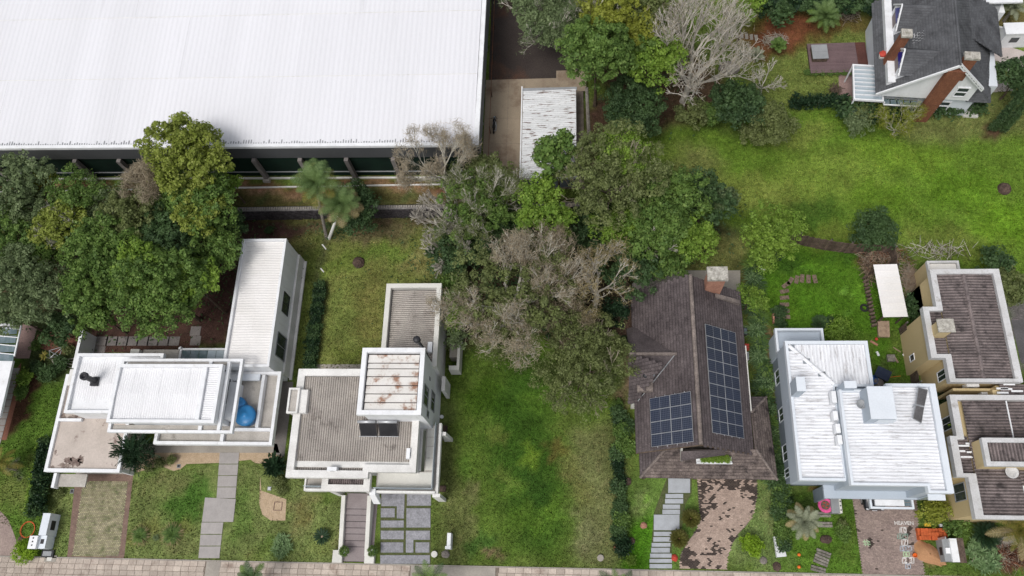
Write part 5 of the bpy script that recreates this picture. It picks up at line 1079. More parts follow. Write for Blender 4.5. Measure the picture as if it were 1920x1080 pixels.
# gable end
part('gable_wall', OM(MB().add([(-5.2, .35, 3.3), (3.1, .35, 3.3), (3.1, .35, 5.4), (0, .35, 8.6), (-5.2, .35, 4.2), (-5.2, .55, 3.3), (3.1, .55, 3.3), (3.1, .55, 5.4), (0, .55, 8.6), (-5.2, .55, 4.2)], [(0, 1, 2, 3, 4), (9, 8, 7, 6, 5), (0, 5, 6, 1), (1, 6, 7, 2), (2, 7, 8, 3), (3, 8, 9, 4), (4, 9, 5, 0)])), 'white', tr)
part('ground_wall', OM(MB().box(-5.1, 4.0, .9, 10.8, 0, 3.29)), 'bluewhite', tr); part('upper_wall', OM(MB().box(-5.0, 3.0, .56, 10.8, 3.3, 5.3)), 'white', tr)
part('barge_board', OM(MB().hexa([(-5.75, -.08, 3.75), (0, -.08, 8.75), (0, .05, 8.75), (-5.75, .05, 3.75)][::1], [(-5.75, -.08, 4.08), (0, -.08, 9.08), (0, .05, 9.08), (-5.75, .05, 4.08)])), 'white', tr)
part('barge_board', OM(MB().hexa([(0, -.08, 8.75), (3.35, -.08, 5.35), (3.35, .05, 5.35), (0, .05, 8.75)], [(0, -.1, 9.2), (3.4, -.1, 5.82), (3.4, .12, 5.82), (0, .12, 9.2)])), 'white', tr)
# brick strip on the gable wall and stack
part('brick_pilaster', OM(MB().hexa([(-.9, -.15, 0), (.45, -.15, 0), (.45, .34, 0), (-.9, .34, 0)], [(-.75, -.15, 8.2), (.75, -.15, 8.2), (.75, .34, 8.2), (-.75, .34, 8.2)])), 'brick', tr)
c = loc(1822, 107, 10.2); part('front_chimney', OM(MB().box(.15, 1.2, .2, .8, 6.5, 9.6)), 'brick', tr); part('front_chimney_cap', OM(MB().box(.05, 1.35, .12, .9, 9.6, 9.85)), 'cap_lichen', tr)
c = loc(1703, 56, 9.4); part('west_chimney', OM(MB().hexa([(c[0]-.6, c[1]-.35, 4.2), (c[0]+.2, c[1]-.35, 4.2), (c[0]+.2, c[1]+.35, 4.2), (c[0]-.6, c[1]+.35, 4.2)], [(c[0]-.35, c[1]-.35, 8.8), (c[0]+.4, c[1]-.35, 8.8), (c[0]+.4, c[1]+.3, 8.8), (c[0]-.35, c[1]+.3, 8.8)])), 'brick', tr)
part('west_chimney_cap', OM(MB().box(c[0]-.45, c[0]+.52, c[1]-.45, c[1]+.42, 8.8, 9.05)), 'cap_lichen', tr)
# gable windows (on the front wall plane)
def owin(u0, u1, z0, z1, plane):
    mb = MB(); y = plane
    for a, b, c_, d in ((u0, u1, z0, z0+.12), (u0, u1, z1-.12, z1), (u0, u0+.12, z0+.12, z1-.12), (u1-.12, u1, z0+.12, z1-.12), (u0+.12, u1-.12, (z0+z1)/2-.05, (z0+z1)/2+.05)): mb.box(a, b, y-.1, y-.002, c_, d)
    w = part('window', OM(mb), 'white', tr); part('pane', OM(MB().box(u0+.12, u1-.12, y-.03, y-.004, z0+.12, z1-.12)), 'glass', w)
owin(1.3, 2.5, 3.9, 5.4, .35); owin(.9, 2.1, .8, 2.3, .9); owin(-2.6, -1.4, .8, 2.3, .9)
# dormers
def dormer(pr0, pr1, faceS, k):
    zr_ = 8.0; a = loc(*pr0, zr_); xf = -4.3; yc = a[1]; hw = 1.6; ze = 6.25; xe = -(9.0-zr_)/slw-.12; xs = -(9.0-ze)/slw+.1
    part('dormer_wall', OM(MB().add([(xf, yc-hw+.2, 5.0), (xf, yc+hw-.2, 5.0), (xf, yc+hw-.2, ze+.05), (xf, yc, zr_-.12), (xf, yc-hw+.2, ze+.05), (xs, yc-hw+.2, 5.0), (xs, yc+hw-.2, 5.0), (xs, yc+hw-.2, ze+.05), (xs, yc, zr_-.12), (xs, yc-hw+.2, ze+.05)], [(4, 3, 2, 1, 0), (0, 1, 6, 5), (1, 2, 7, 6), (2, 3, 8, 7), (3, 4, 9, 8), (4, 0, 5, 9)])), 'white', tr)
    xo = xf-.06
    oplane([(xo, yc-hw, ze-.1), (xs+.25, yc-hw, ze-.1), (xe+.15, yc, zr_), (xo, yc, zr_)], 'grey_roof', tw=.3, tl=.24)
    oplane([(xs+.25, yc+hw, ze-.1), (xo, yc+hw, ze-.1), (xo, yc, zr_), (xe+.15, yc, zr_)], 'grey_roof', tw=.3, tl=.24)
    for s in (-1, 1): part('dormer_barge', OM(MB().tube((xo-.02, yc+s*hw, ze-.12), (xo-.02, yc, zr_), .1, .1, 4)), 'white', tr)
    w = part('dormer_window', OM(MB().box(xf-.08, xf-.004, yc-.9, yc-.78, 5.05, 6.5).box(xf-.08, xf-.004, yc+.78, yc+.9, 5.05, 6.5).box(xf-.08, xf-.004, yc-.77, yc+.77, 5.05, 5.15).box(xf-.3, xf-.004, yc-1.0, yc+1.0, 4.95, 5.04)), 'white', tr)
    part('pane', OM(MB().box(xf-.05, xf-.006, yc-.76, yc-.03, 5.16, 6.2).box(xf-.05, xf-.006, yc+.03, yc+.76, 5.16, 6.2)), 'stair', w); part('blue_panel', OM(MB().add([(xf-.09, yc-1.0, 6.32), (xf-.09, yc+1.0, 6.32), (xf-.09, yc, 7.6), (xf-.05, yc-1.0, 6.32), (xf-.05, yc+1.0, 6.32), (xf-.05, yc, 7.6)], [(2, 1, 0), (3, 4, 5), (0, 1, 4, 3), (1, 2, 5, 4), (2, 0, 3, 5)])), 'blueglass', w)
dormer((1686, 8), (1760, 9), None, 0); dormer((1694, 92), (1770, 97), None, 1)
for py in (66, 75.5):
    c = loc(1720.5, py, 7.0); z = 9.0-slw*abs(c[0]); c = loc(1720.5, py, z); part('skylight', OM(MB().hexa([(c[0]-.4, c[1]-.25, z-.35), (c[0]+.4, c[1]-.25, z+.3), (c[0]+.4, c[1]+.25, z+.3), (c[0]-.4, c[1]+.25, z-.35)], [(c[0]-.4, c[1]-.25, z-.18), (c[0]+.4, c[1]-.25, z+.5), (c[0]+.4, c[1]+.25, z+.5), (c[0]-.4, c[1]+.25, z-.18)])), 'white', tr)
# east wings: lower roofs
A_, B_, C_, D_ = loc(1806, 75, 7.0), loc(1867, 81, 4.0), loc(1857, 192, 3.2), loc(1826, 152, 4.6)
oplane([C_, (C_[0]+.3, B_[1], 3.6), (A_[0], A_[1], 6.3), (3.0, 1.2, 5.3)], 'grey_roof', tw=.32, tl=.26)
a = loc(1820, 183, 3.0); b = loc(1858, 193, 3.0)
oplane([(3.0, b[1], 3.0), (b[0], b[1], 3.0), (3.1, 1.3, 5.2)], 'grey_roof', tw=.32, tl=.26)
c0, c1, c2_ = loc(1826, 15, 6), loc(1838, 46, 4.5), loc(1795, 20, 8.4)
oplane([(6.3, 5.2, 4.0), (6.3, 11, 4.0), (2.4, 11, 6.6), (2.4, 5.2, 6.6)], 'grey_roof', tw=.32, tl=.26)
part('east_wall', OM(MB().box(3.2, 5.8, 2.0, 10.8, 0, 3.6)), 'bluewhite', tr)
part('front_porch', OM(MB().box(4.0, 5.4, .7, 2.4, 0, .25)), 'cream_white', tr)
# glazed pergola west of the house
g0 = loc(1598, 121, 2.8); g1 = loc(1646, 190, 2.8)
gx0, gx1, gyT, gyB = g0[0], -4.6, g0[1], g1[1]
pg = part('pergola_frame', OM(MB().ring(gx0, gx1, gyB, gyT, .14, 2.65, 2.9)), 'white', tr)
n = 8; h_ = (gyT-gyB-.28)/n
for k in range(n):
    y0 = gyB+.14+k*h_; part('glass_pane', OM(MB().box(gx0+.16, gx1-.16, y0+.04, y0+h_-.04, 2.72, 2.75)), 'glass_pale', tr)
    if k: part('pergola_rafter', OM(MB().box(gx0+.15, gx1-.15, y0-.035, y0+.035, 2.7, 2.92)), 'white', tr)
for x, y in ((gx0+.07, gyB+.07), (gx0+.07, gyT-.07), (gx0+3, gyB+.07)): part('pergola_post', OM(MB().box(x-.06, x+.06, y-.06, y+.06, 0, 2.64)), 'white', tr)
q0 = loc(1650, 184, 2.6); q1 = loc(1722, 196, 2.6)
for yy in (q0[1]-.7, q0[1]+.1, q0[1]+.7): part('side_canopy_beam', OM(MB().box(-4.55, q1[0], yy-.05, yy+.05, 2.5, 2.62)), 'grey' if yy > q0[1]-.5 else 'white', tr)
for k in range(5):
    x = -4.5+k*(q1[0]+4.5)/5; part('side_glass_pane', OM(MB().box(x+.05, x+(q1[0]+4.5)/5-.05, q0[1]-.6, q0[1]+.02, 2.4, 2.43)), 'glass_teal', tr)
# clothes: small red flower pot on the roof edge
# deck with hot tub
dk = thing('timber_deck', 'mauve timber deck at the back of the grey gable house', 'deck', a3(1570, 108, 0))
d0 = at(1513, 82, .45); d1 = at(1626, 134, .45); nb = 22; yw = (d0[1]-d1[1])/nb
for k in range(nb): part('board', MB().box(d0[0], at(1606, 100, .45)[0], d1[1]+k*yw+.012, d1[1]+(k+1)*yw-.012, .36, .45), 'deck', dk)
for k in range(nb): part('board', MB().box(at(1606, 100, .45)[0]+.02, at(1625, 100, .45)[0], d1[1]+k*yw+.012, d1[1]+(k+1)*yw-.012, .36, .45), 'deck_red', dk)
part('frame', MB().box(d0[0]+.05, at(1625, 100, .45)[0]-.05, d1[1]+.03, d0[1]-.03, 0, .35), 'bark_brown', dk)
t = thing('hot_tub', 'square covered grey hot tub on the mauve deck', 'hot tub', a3(1537, 97, .45)); x0, y1 = at(1521, 84, 1.1); x1, y0 = at(1554, 109, 1.1)
part('cabinet', MB().box(x0+.05, x1-.05, y0+.05, y1-.05, .452, 1.0), 'bark_brown', t); part('cover', MB().box(x0, x1, y0, (y0+y1)/2-.01, 1.0, 1.1).box(x0, x1, (y0+y1)/2+.01, y1, 1.0, 1.1), 'grey', t)
# house at the very top right corner, gate box and walls
nb_ = thing('white_neighbour_house', 'white eave and grey flat roof of a neighbouring house at the top right edge', 'house', a3(1850, 5, 0))
x0, y0 = at(1835, 27, 3.2); x1, y1 = at(1845, -30, 3.2); part('wall', MB().box(x0+.4, x1+1.5, y0+.3, y0+6, 0, 3), 'white', nb_); part('roof', MB().hexa([(x0, y0, 3), (x0+1.9, y0, 3), (x0+4.5, y0+6, 3), (x0+.5, y0+6, 3)], [(x0, y0, 3.2), (x0+1.9, y0, 3.2), (x0+4.5, y0+6, 3.2), (x0+.5, y0+6, 3.2)]), 'grey', nb_)
q = at(1840, 3, 4); part('eave', MB().box(q[0]-3, q[0]+4, q[1]-.2, q[1]+3, 3.8, 4.0), 'white', nb_)
t = thing('gate_house', 'small white gatehouse box with dark window right of the pale driveway', 'gatehouse', a3(1908, 60, 0)); x, y = at(1908, 52, 2.4); part('wall', MB().box(x-1.1, x+2.5, y-.6, y+.6, 0, 2.2), 'white', t); part('roof', MB().box(x-1.2, x+2.6, y-.7, y+.7, 2.201, 2.35), 'white', t); part('window', MB().box(x-.3, x+.5, y-.64, y-.602, .9, 1.6), 'glass', t)
w = [at(1822, 45), at(1850, 52), at(1888, 60)]; mb = MB()
for a, b in zip(w, w[1:]): mb.hexa([(a[0], a[1]-.1, 0), (b[0], b[1]-.1, 0), (b[0], b[1]+.1, 0), (a[0], a[1]+.1, 0)], [(a[0], a[1]-.1, .5), (b[0], b[1]-.1, .5), (b[0], b[1]+.1, .5), (a[0], a[1]+.1, .5)])
solo('border_wall', mb, 'white', 'low white border wall between lawn and garden at the top right', 'wall')
t = solo('stepping_slabs', MB().box(*rect((1840, 20), (1848, 27), 0), 0, .06).box(*rect((1838, 30), (1846, 37), 0), 0, .06), 'paleroad', kind='structure')
# far left: part of a white neighbour with glass roof
nl = thing('left_neighbour_house', 'white house wall with a glazed roof strip at the left edge', 'house', a3(-20, 680, 0))
z = 3.4; P = [at(28, 675, z), at(-60, 640, z), at(-60, 830, z), at(-8, 830, z)]
P1_ = [a3(24, 676, z), a3(0, 780, z), a3(-60, 840, z), a3(-60, 640, z), a3(-10, 655, z)]
part('wall', MB().prism([(p[0], p[1]) for p in [a3(20, 690, 0), a3(-25, 815, 0), a3(-60, 840, 0), a3(-60, 640, 0)]], 0, 3.1), 'white', nl); part('roof', MB().prism([(p[0], p[1]) for p in P1_], 3.12, 3.4), 'white', nl)
g = [at(-5+i*0, 606+i*16, 3.6) for i in range(5)]
for i in range(4):
    part('glass_pane', MB().slabq([a3(-20, 614+i*16, 3.5), a3(33-i*2.2, 612+i*17, 3.5), a3(31-i*2.2, 626+i*17, 3.5), a3(-20, 628+i*16, 3.5)][::-1], .03), 'glass_teal', nl); part('glazing_bar', MB().tube(a3(-20, 612+i*16, 3.6), a3(36-i*2.5, 617+i*16, 3.6), .06, .06, 4), 'white', nl)
part('edge_beam', MB().tube(a3(40, 610, 3.6), a3(27, 668, 3.6), .09, .09, 4), 'white', nl); part('roof_corner', MB().slabq([a3(-20, 598, 3.55), a3(36, 598, 3.55), a3(33, 611, 3.55), a3(-20, 611, 3.55)][::-1], .1), 'white', nl)
# ================================================================ VEGETATION
def leaf_cloud(lobes, n, size, seed, flat=.35, inner=.18, asp=.55):
    """numpy cloud of bent leaf quads on the shells of ellipsoidal lobes (cx,cy,cz,rx,ry,rz)"""
    g = np.random.default_rng(seed); L = np.array(lobes, float); w = L[:, 3]*L[:, 4]+L[:, 3]*L[:, 5]; w /= w.sum()
    big = L[:, 3].max() > .9 and size > .1
    if big: size = size*.58; n = int(n*2.7)
    ncl = max(6, n//(60 if big else 14)); k = g.choice(len(L), ncl, p=w); d = g.normal(size=(ncl, 3)); d[:, 2] = np.abs(d[:, 2])*1.0-.25*g.random(ncl)*2.2
    d /= np.linalg.norm(d, axis=1)[:, None]
    rr = np.where(g.random(ncl) < inner, g.uniform(.35, .8, ncl), g.uniform(.82, 1.06, ncl))
    cl = L[k, :3]+d*L[k, 3:]*rr[:, None]
    ci = g.integers(0, ncl, n); sp = size*1.15
    if big:
        cr = g.uniform(.28, .62, ncl)[ci]; dd = g.normal(size=(n, 3)); dd /= np.linalg.norm(dd, axis=1)[:, None]; dd[:, 2] = np.abs(dd[:, 2])*.75-.15
        c = cl[ci]+dd*cr[:, None]*g.uniform(.6, 1.08, n)[:, None]; nrm = dd*1.0+g.normal(size=(n, 3))*.5+np.array([0, 0, flat])
    else:
        c = cl[ci]+g.normal(size=(n, 3))*sp*np.array([1, 1, .55]); nrm = d[ci]*.7+g.normal(size=(n, 3))*.75+np.array([0, 0, flat]); nrm /= np.linalg.norm(nrm, axis=1)[:, None]
    t = np.cross(nrm, g.normal(size=(n, 3))); t /= np.linalg.norm(t, axis=1)[:, None]; b = np.cross(nrm, t)
    s = size*g.uniform(.6, 1.35, n)[:, None]
    V = np.stack([c-t*s, c-b*s*asp-nrm*s*.1, c+t*s, c+b*s*asp-nrm*s*.1], 1); return V.reshape(-1, 3)
def crown_lobes(r, rz, seed, n=11, spread=.62, lobe=.48):
    q = random.Random(seed); out = [(0, 0, 0, r*.72, r*.72, rz*.72)]
    for i in range(n):
        a = 2*pi*i/n*1.618*2+q.uniform(-.4, .4); e = q.uniform(-.15, 1); rad = r*spread*sqrt(max(.05, 1-.75*max(0, e)**2))*q.uniform(.75, 1.15); l = lobe*q.uniform(.65, 1.15)
        out.append((cos(a)*rad, sin(a)*rad, rz*.55*e, r*l, r*l, rz*l*.95))
    return out
def trunk_mb(x, y, z0, z1, r, lean=(0, 0), limbs=4, spread=1.5, seed=0):
    q = random.Random(seed); mb = MB(); h = z1-z0; p = [Vector((x, y, z0-.1))]
    for k in range(1, 4): t = k/3; p.append(Vector((x+lean[0]*t+q.uniform(-.1, .1), y+lean[1]*t+q.uniform(-.1, .1), z0+h*.6*t)))
    for k in range(3): mb.tube(p[k], p[k+1], r*(1-.18*k), r*(1-.18*(k+1)), 7, cap=False)
    for k in range(limbs):
        a = 2*pi*k/limbs+q.uniform(-.3, .3); e = p[-1]+Vector((cos(a)*spread, sin(a)*spread, h*.4*q.uniform(.6, 1))); m_ = p[-1].lerp(e, .5)+Vector((0, 0, h*.05)); mb.tube(p[-1], m_, r*.45, r*.3, 5, cap=False); mb.tube(m_, e, r*.3, r*.1, 5, cap=False)
    return mb
TREE_SEED = [100]
def tree(label, px, py, r, zc, kind='mid', rz=None, name='tree', z0=0, leaf=.20, dens=330, group=None, lobes=None, nl=11, trunk=True, base=None, twig=None):
    """px,py: where the crown's middle shows in the photo, at height zc"""
    TREE_SEED[0] += 1; s = TREE_SEED[0]; rz = rz or r*.75; x, y = at(px, py, zc); bx, by = at(*base, z0) if base else (x, y)
    z0 = float(ground_z(bx, by)) if z0 == 0 else z0
    t = thing(name, label, 'tree' if name == 'tree' else name.replace('_', ' '), (bx, by, z0), group)
    Lb = [(a+x, b+y, c+zc, d, e, f) for a, b, c, d, e, f in (lobes or crown_lobes(r, rz, s, nl))]
    n = int(dens*r*r) if not lobes else int(dens*sum(l[3]**2 for l in lobes)*.6)
    V = leaf_cloud(Lb, n, leaf, s)-np.array([bx, by, z0]); V[:, 2] = np.maximum(V[:, 2], .03)
    rawpart('crown', quads_mesh('crown', V, F[kind]), t)
    if trunk: part('trunk', trunk_mb(bx, by, z0, zc, max(.1, r*.055), (x-bx, y-by), 4, r*.55, s), 'bark_brown', t)
    if twig: bare_branches(t, x, y, zc-rz*.8, r*.95, rz*1.5, twig, s, depth=4, r0=.07)
    return t
def branch_segs(q, p, d, L, r, dep, out, tips, kids=(2, 3), up=.12, jit=.55):
    n = 2; pt = p
    for k in range(n):
        d = (d+Vector((q.uniform(-1, 1), q.uniform(-1, 1), q.uniform(-.4, .7)))*.20).normalized(); e = pt+d*(L/n); out.append((pt, e, r*(1-.25*k/n*2), r*(1-.25*(k+1)/n*2))); pt = e
        if k == 0 and dep > 1 and q.random() < .6:
            d2 = (d+Vector((q.uniform(-1, 1), q.uniform(-1, 1), q.uniform(-.3, .6)))*jit*1.3).normalized(); branch_segs(q, pt, d2, L*.6, r*.5, dep-2, out, tips, kids, up, jit)
    if dep <= 0: tips.append((pt, d)); return
    for _ in range(q.randint(*kids)):
        d2 = (d+Vector((q.uniform(-1, 1), q.uniform(-1, 1), q.uniform(-.6, .8)+up))*jit).normalized(); branch_segs(q, pt, d2, L*q.uniform(.62, .85), r*.62, dep-1, out, tips, kids, up, jit)
def bare_branches(t, x, y, z, R_, H_, ma, seed, depth=5, r0=.14, droop=0, start=None, fuzz=None, nfz=5, fs=.20, main=5, fan=1.0):
    q = random.Random(seed); out = []; tips = []
    p = Vector(start) if start else Vector((x, y, z))
    for k in range(main):
        a = 2*pi*k/main+q.uniform(-.3, .3); v = Vector((cos(a)*R_*fan, sin(a)*R_*fan, H_*q.uniform(.35, .9))).normalized()
        branch_segs(q, p, v, (R_+H_)*.17, r0, depth, out, tips)
    og = ORG[t.name]; c = Vector((x, y, z)); S = []
    for a, b, r1, r2 in out: S.append((a-og, b-og, r1, r2))
    # clip reach to the crown's size
    pts = np.array([[*b] for a, b, _, _ in S]); rad = np.percentile(np.hypot(pts[:, 0]-(x-og.x), pts[:, 1]-(y-og.y)), 97); k = R_/rad
    topz = np.percentile(pts[:, 2], 97)-(p.z-og.z); kz = H_/max(topz, .1)
    X0 = Vector((p.x-og.x, p.y-og.y, p.z-og.z))
    def tf(v): d = v-X0; return Vector((X0.x+d.x*k, X0.y+d.y*k, max(.05, X0.z+d.z*kz)))
    A = np.array([[*tf(a)] for a, _, _, _ in S]); B = np.array([[*tf(b)] for _, b, _, _ in S]); r1 = np.array([s[2] for s in S]); r2 = np.array([s[3] for s in S])
    r1 = np.maximum(r1*1.2, .022); r2 = np.maximum(r2*1.15, .016)
    D = B-A; D /= np.maximum(np.linalg.norm(D, axis=1), 1e-6)[:, None]; U = np.cross(D, [0.31, .77, .55]); U /= np.linalg.norm(U, axis=1)[:, None]; W_ = np.cross(D, U)
    Q = []
    for i in range(3):
        a0, a1 = 2*pi*i/3, 2*pi*(i+1)/3
        o0 = U*cos(a0)+W_*sin(a0); o1 = U*cos(a1)+W_*sin(a1)
        Q.append(np.stack([A+o0*r1[:, None], A+o1*r1[:, None], B+o1*r2[:, None], B+o0*r2[:, None]], 1))
    V = np.concatenate(Q, 0).reshape(-1, 3)
    rawpart('branches', quads_mesh('branches', V, M[ma]), t)
    if fuzz:
        g = np.random.default_rng(seed); T = np.array([[*tf(Vector(tp[0])-og)] for tp in tips]); nfz = int(nfz*1.6); n = len(T)*nfz; c_ = np.repeat(T, nfz, 0)+g.normal(size=(n, 3))*.22
        dr = g.normal(size=(n, 3))+np.array([0, 0, .5]); dr /= np.linalg.norm(dr, axis=1)[:, None]; sd_ = np.cross(dr, g.normal(size=(n, 3))); sd_ /= np.linalg.norm(sd_, axis=1)[:, None]
        l = fs*g.uniform(.6, 1.5, n)[:, None]; w_ = .010+.008*g.random(n)[:, None]
        V = np.stack([c_-dr*l-sd_*w_, c_-dr*l+sd_*w_, c_+dr*l+sd_*w_*.5, c_+dr*l-sd_*w_*.5], 1).reshape(-1, 3); V[:, 2] = np.maximum(V[:, 2], .03)
        rawpart('twigs', quads_mesh('twigs', V, F[fuzz]), t)
def bare_tree(label, px, py, r, zc, h, ma='twig_grey', fuzz=None, base=None, name='bare_tree', depth=5, r0=.15, under=None, nfz=5, fan=1.0, main=5):
    TREE_SEED[0] += 1; s = TREE_SEED[0]; x, y = at(px, py, zc); bx, by = at(*base, 0) if base else (x, y); z0 = float(ground_z(bx, by))
    if base: bx, by = at(*base, z0)
    t = thing(name, label, 'tree', (bx, by, z0)); zf = max(z0+.6, zc-h*.62)
    mb = MB(); st = Vector((bx+(x-bx)*.45, by+(y-by)*.45, zf)); mb.tube((bx, by, z0-.1), ((bx+st.x)/2+.1, (by+st.y)/2, (z0+zf)/2), r0*1.9, r0*1.6, 8, False); mb.tube(((bx+st.x)/2+.1, (by+st.y)/2, (z0+zf)/2), st, r0*1.6, r0*1.25, 8, False); part('trunk', mb, ma if ma != 'twig_brown' else 'bark', t)
    bare_branches(t, x, y, zf, r, zc+h*.38-zf, ma, s, depth, r0, start=st, fuzz=fuzz, nfz=nfz, fan=fan, main=main)
    if under:
        k, d = under; Lb = [(a+x, b+y, c+zc-.4*h*.3, e, f, g_) for a, b, c, e, f, g_ in crown_lobes(r*.85, h*.35, s, 9)]; V = leaf_cloud(Lb, int(d*r*r), .17, s)-np.array([bx, by, z0]); V[:, 2] = np.maximum(V[:, 2], .05); rawpart('foliage', quads_mesh('foliage', V, F[k]), t)
    return t
# ---- left grove
T = tree
T('tall bright yellow green tree, highest of the left grove, against the warehouse roof', 345, 300, 3.9, 10.5, 'ygreen', 4.2, lobes=[(-1.2, .8, .8, 2.3, 2.1, 2.3), (.6, 1.9, 1.6, 1.6, 1.5, 1.5), (1.6, .2, .6, 2.2, 2.0, 2.0), (0, -1.6, -.2, 2.2, 1.9, 2.2), (2.7, -.6, 0, 1.7, 1.6, 1.6), (-2.4, -.8, -1, 1.3, 1.3, 1.5), (-.2, 3.0, .3, 1.3, 1.1, 1.3), (1.7, 2.2, -.3, 1.4, 1.2, 1.4)], dens=520)
T('leafy green tree on the right flank of the left grove', 395, 395, 3.4, 8.0, 'mid', 3.4, dens=420, nl=13); T('yellowish tree lobe low on the right flank of the left grove', 375, 400, 2.4, 9.0, 'ygreen', 2.0, dens=420)
T('lower green tree beside the dark red soil near the rear wing', 405, 470, 2.7, 6.0, 'mid', 2.6, dens=420)
T('pale grey green tree at the left edge under the warehouse', 30, 345, 3.2, 8.5, 'grey', 2.6, dens=380); T('small ochre yellow tree beside the pale grey green one', 85, 345, 1.7, 7.5, 'yellow', 1.2, dens=300, twig='twig_brown')
T('grey green tree left of the ochre yellow one, lower crown', 62, 395, 2.9, 7.0, 'grey', 2.3, dens=360); T('dark green tree at the left edge', 20, 440, 3.2, 7.0, 'mid', 2.6, dens=380)
T('dull blue green tree with feathery crown in the back of the grove', 150, 370, 3.0, 7.5, 'mid', 2.4, dens=360, leaf=.15); T('small dull green tree beside the pinkish bare tree', 205, 385, 2.2, 7.2, 'grey', 1.8, dens=380, leaf=.15)
T('yellow green tree with visible pale limbs in the grove middle', 112, 425, 2.5, 8.2, 'ygreen', 2.2, dens=340, twig='twig_grey'); T('shaded green tree below the yellow green one with limbs', 75, 480, 2.9, 6.5, 'mid', 2.4, dens=340)
T('medium olive green tree in the grove middle', 250, 410, 3.0, 7.8, 'olive', 2.5, dens=400); T('dark green tree right of the grove middle', 320, 445, 3.0, 7.8, 'dark', 2.5, dens=420)
T('green tree with layered sprays left of the bright big tree', 200, 470, 3.3, 8.0, 'mid', 2.7, dens=430); T('deep green tree filling a gap in the grove', 270, 470, 2.8, 7.0, 'dark', 2.2, dens=380)
T('dull olive tree with pale tips at the left edge above the neighbour roof', 35, 530, 3.8, 8.0, 'grey', 3.0, dens=380, leaf=.16); T('olive grey tree in the lower left grove', 100, 555, 3.0, 7.0, 'grey', 2.5, dens=380, leaf=.16)
T('broad bright green tree bulging over the rear patio', 300, 545, 4.4, 8.0, 'mid', 3.6, dens=500, nl=15); T('green tree between the olive grey tree and the broad bright one', 185, 545, 3.2, 7.5, 'mid', 2.8, dens=430)
T('low green tree overhanging the garden wall', 180, 590, 2.2, 5.5, 'mid', 2.0, dens=430); T('bright green tree on the grove edge nearest the rear wing', 360, 535, 2.6, 7.5, 'bright', 2.2, dens=380)
T('bright sunlit sprays tree in the lower grove centre', 262, 500, 2.3, 9.4, 'bright', 1.7, dens=360); T('shrubby dark tree beneath the grove at the terracotta path', 110, 620, 1.8, 2.2, 'dark', 1.5, name='shrub')
T('grey leaved sapling tree at the left edge under the olive tree', 20, 590, 2.2, 5.0, 'grey', 1.9, dens=330); T('small leafy tree in the grove below the dark green edge tree', 20, 495, 2.2, 7.0, 'olive', 1.8, dens=360)
T('bushy green tree behind the yellow green pair', 160, 430, 2.3, 7.0, 'dark', 1.8, dens=340); T('slim pale green tree top in the grove back', 425, 340, 1.5, 6.5, 'bright', 1.3, dens=300)
T('dense green tree under the tall yellow green crown', 335, 370, 2.9, 7.2, 'mid', 2.6, dens=400); T('green tree low on the grove right edge above the soil', 430, 420, 1.9, 4.5, 'dark', 1.8, dens=380)
bare_tree('pinkish brown bare tree between the tall yellow tree and warehouse', 283, 345, 2.3, 8.8, 4.5, 'twig_brown', 'pink', depth=5, r0=.09, nfz=5)
# ---- centre grove
bare_tree('rounded brown bare tree in front of the warehouse corner', 818, 303, 3.7, 9.5, 6, 'twig_grey', 'pink', depth=5, r0=.12, nfz=6)
bare_tree('grey lichen covered bare tree reaching over the back lawn', 815, 420, 4.2, 7.5, 5, 'twig_pale', None, depth=6, r0=.17, base=(880, 430), fan=1.3)
bare_tree('sprawling grey bare tree with green undergrowth by the warehouse corner', 890, 375, 4.6, 8.5, 6, 'twig_grey', 'olive', depth=6, r0=.17, under=('mid', 170), nfz=2)
bare_tree('low pale bare tree above the dark hedge by the rear wing', 845, 470, 2.8, 5.5, 4, 'twig_pale', None, depth=5, r0=.10, under=('dark', 220))
T('green tree with yellow tints behind the grey bare branches', 915, 335, 2.5, 6.5, 'olive', 2.2, dens=300); T('dark green understory tree below the grey bare branches', 880, 450, 3.0, 4.5, 'dark', 2.4, dens=350); T('dark glossy undergrowth shrub between grey and brown bare trees', 950, 415, 2.6, 4.5, 'dark', 2.2, dens=330)
T('small round dark evergreen beside the two palms', 668, 395, 2.7, 3.8, 'dark', 2.8, dens=500, leaf=.15, lobes=[(-.3, 1.4, .6, 1.4, 1.4, 1.4), (.9, .1, .2, 1.7, 1.6, 1.7), (-.6, -.4, 0, 1.6, 1.5, 1.7), (.2, -1.4, -.6, 1.5, 1.3, 1.4), (.3, .3, 0, 1.7, 1.7, 2.0)])
T('bright green dense tree column in the middle of the picture', 1018, 395, 2.4, 8.5, 'bright', 2.6, dens=520, lobes=[(-.6, 1.6, .6, 1.5, 1.5, 1.6), (0, .2, .9, 1.8, 1.7, 1.8), (1.0, -1.2, .2, 1.6, 1.6, 1.8), (1.2, -2.4, -.7, 1.2, 1.2, 1.4), (-.8, -1.2, .1, 1.3, 1.3, 1.5)])
T('broad glossy leaved tree rising over the old shed roof', 1045, 300, 2.7, 8.5, 'mid', 2.2, dens=230, leaf=.26, twig='twig_brown')
for px, py, lab in ((1022, 290, 'thin leafy shoot over the shed roof, left one'), (1055, 265, 'thin leafy shoot over the shed roof, middle and highest one')): T(lab, px, py, .9, 10.2, 'mid', .9, dens=420, leaf=.20)
T('big airy olive green tree with brown limbs in the middle grove', 1145, 330, 4.9, 9.0, 'olive', 3.6, dens=330, leaf=.17, twig='twig_brown', nl=14); T('fresh green top of the airy tree nearest the field', 1160, 285, 2.6, 9.8, 'bright', 1.6, dens=300, leaf=.16)
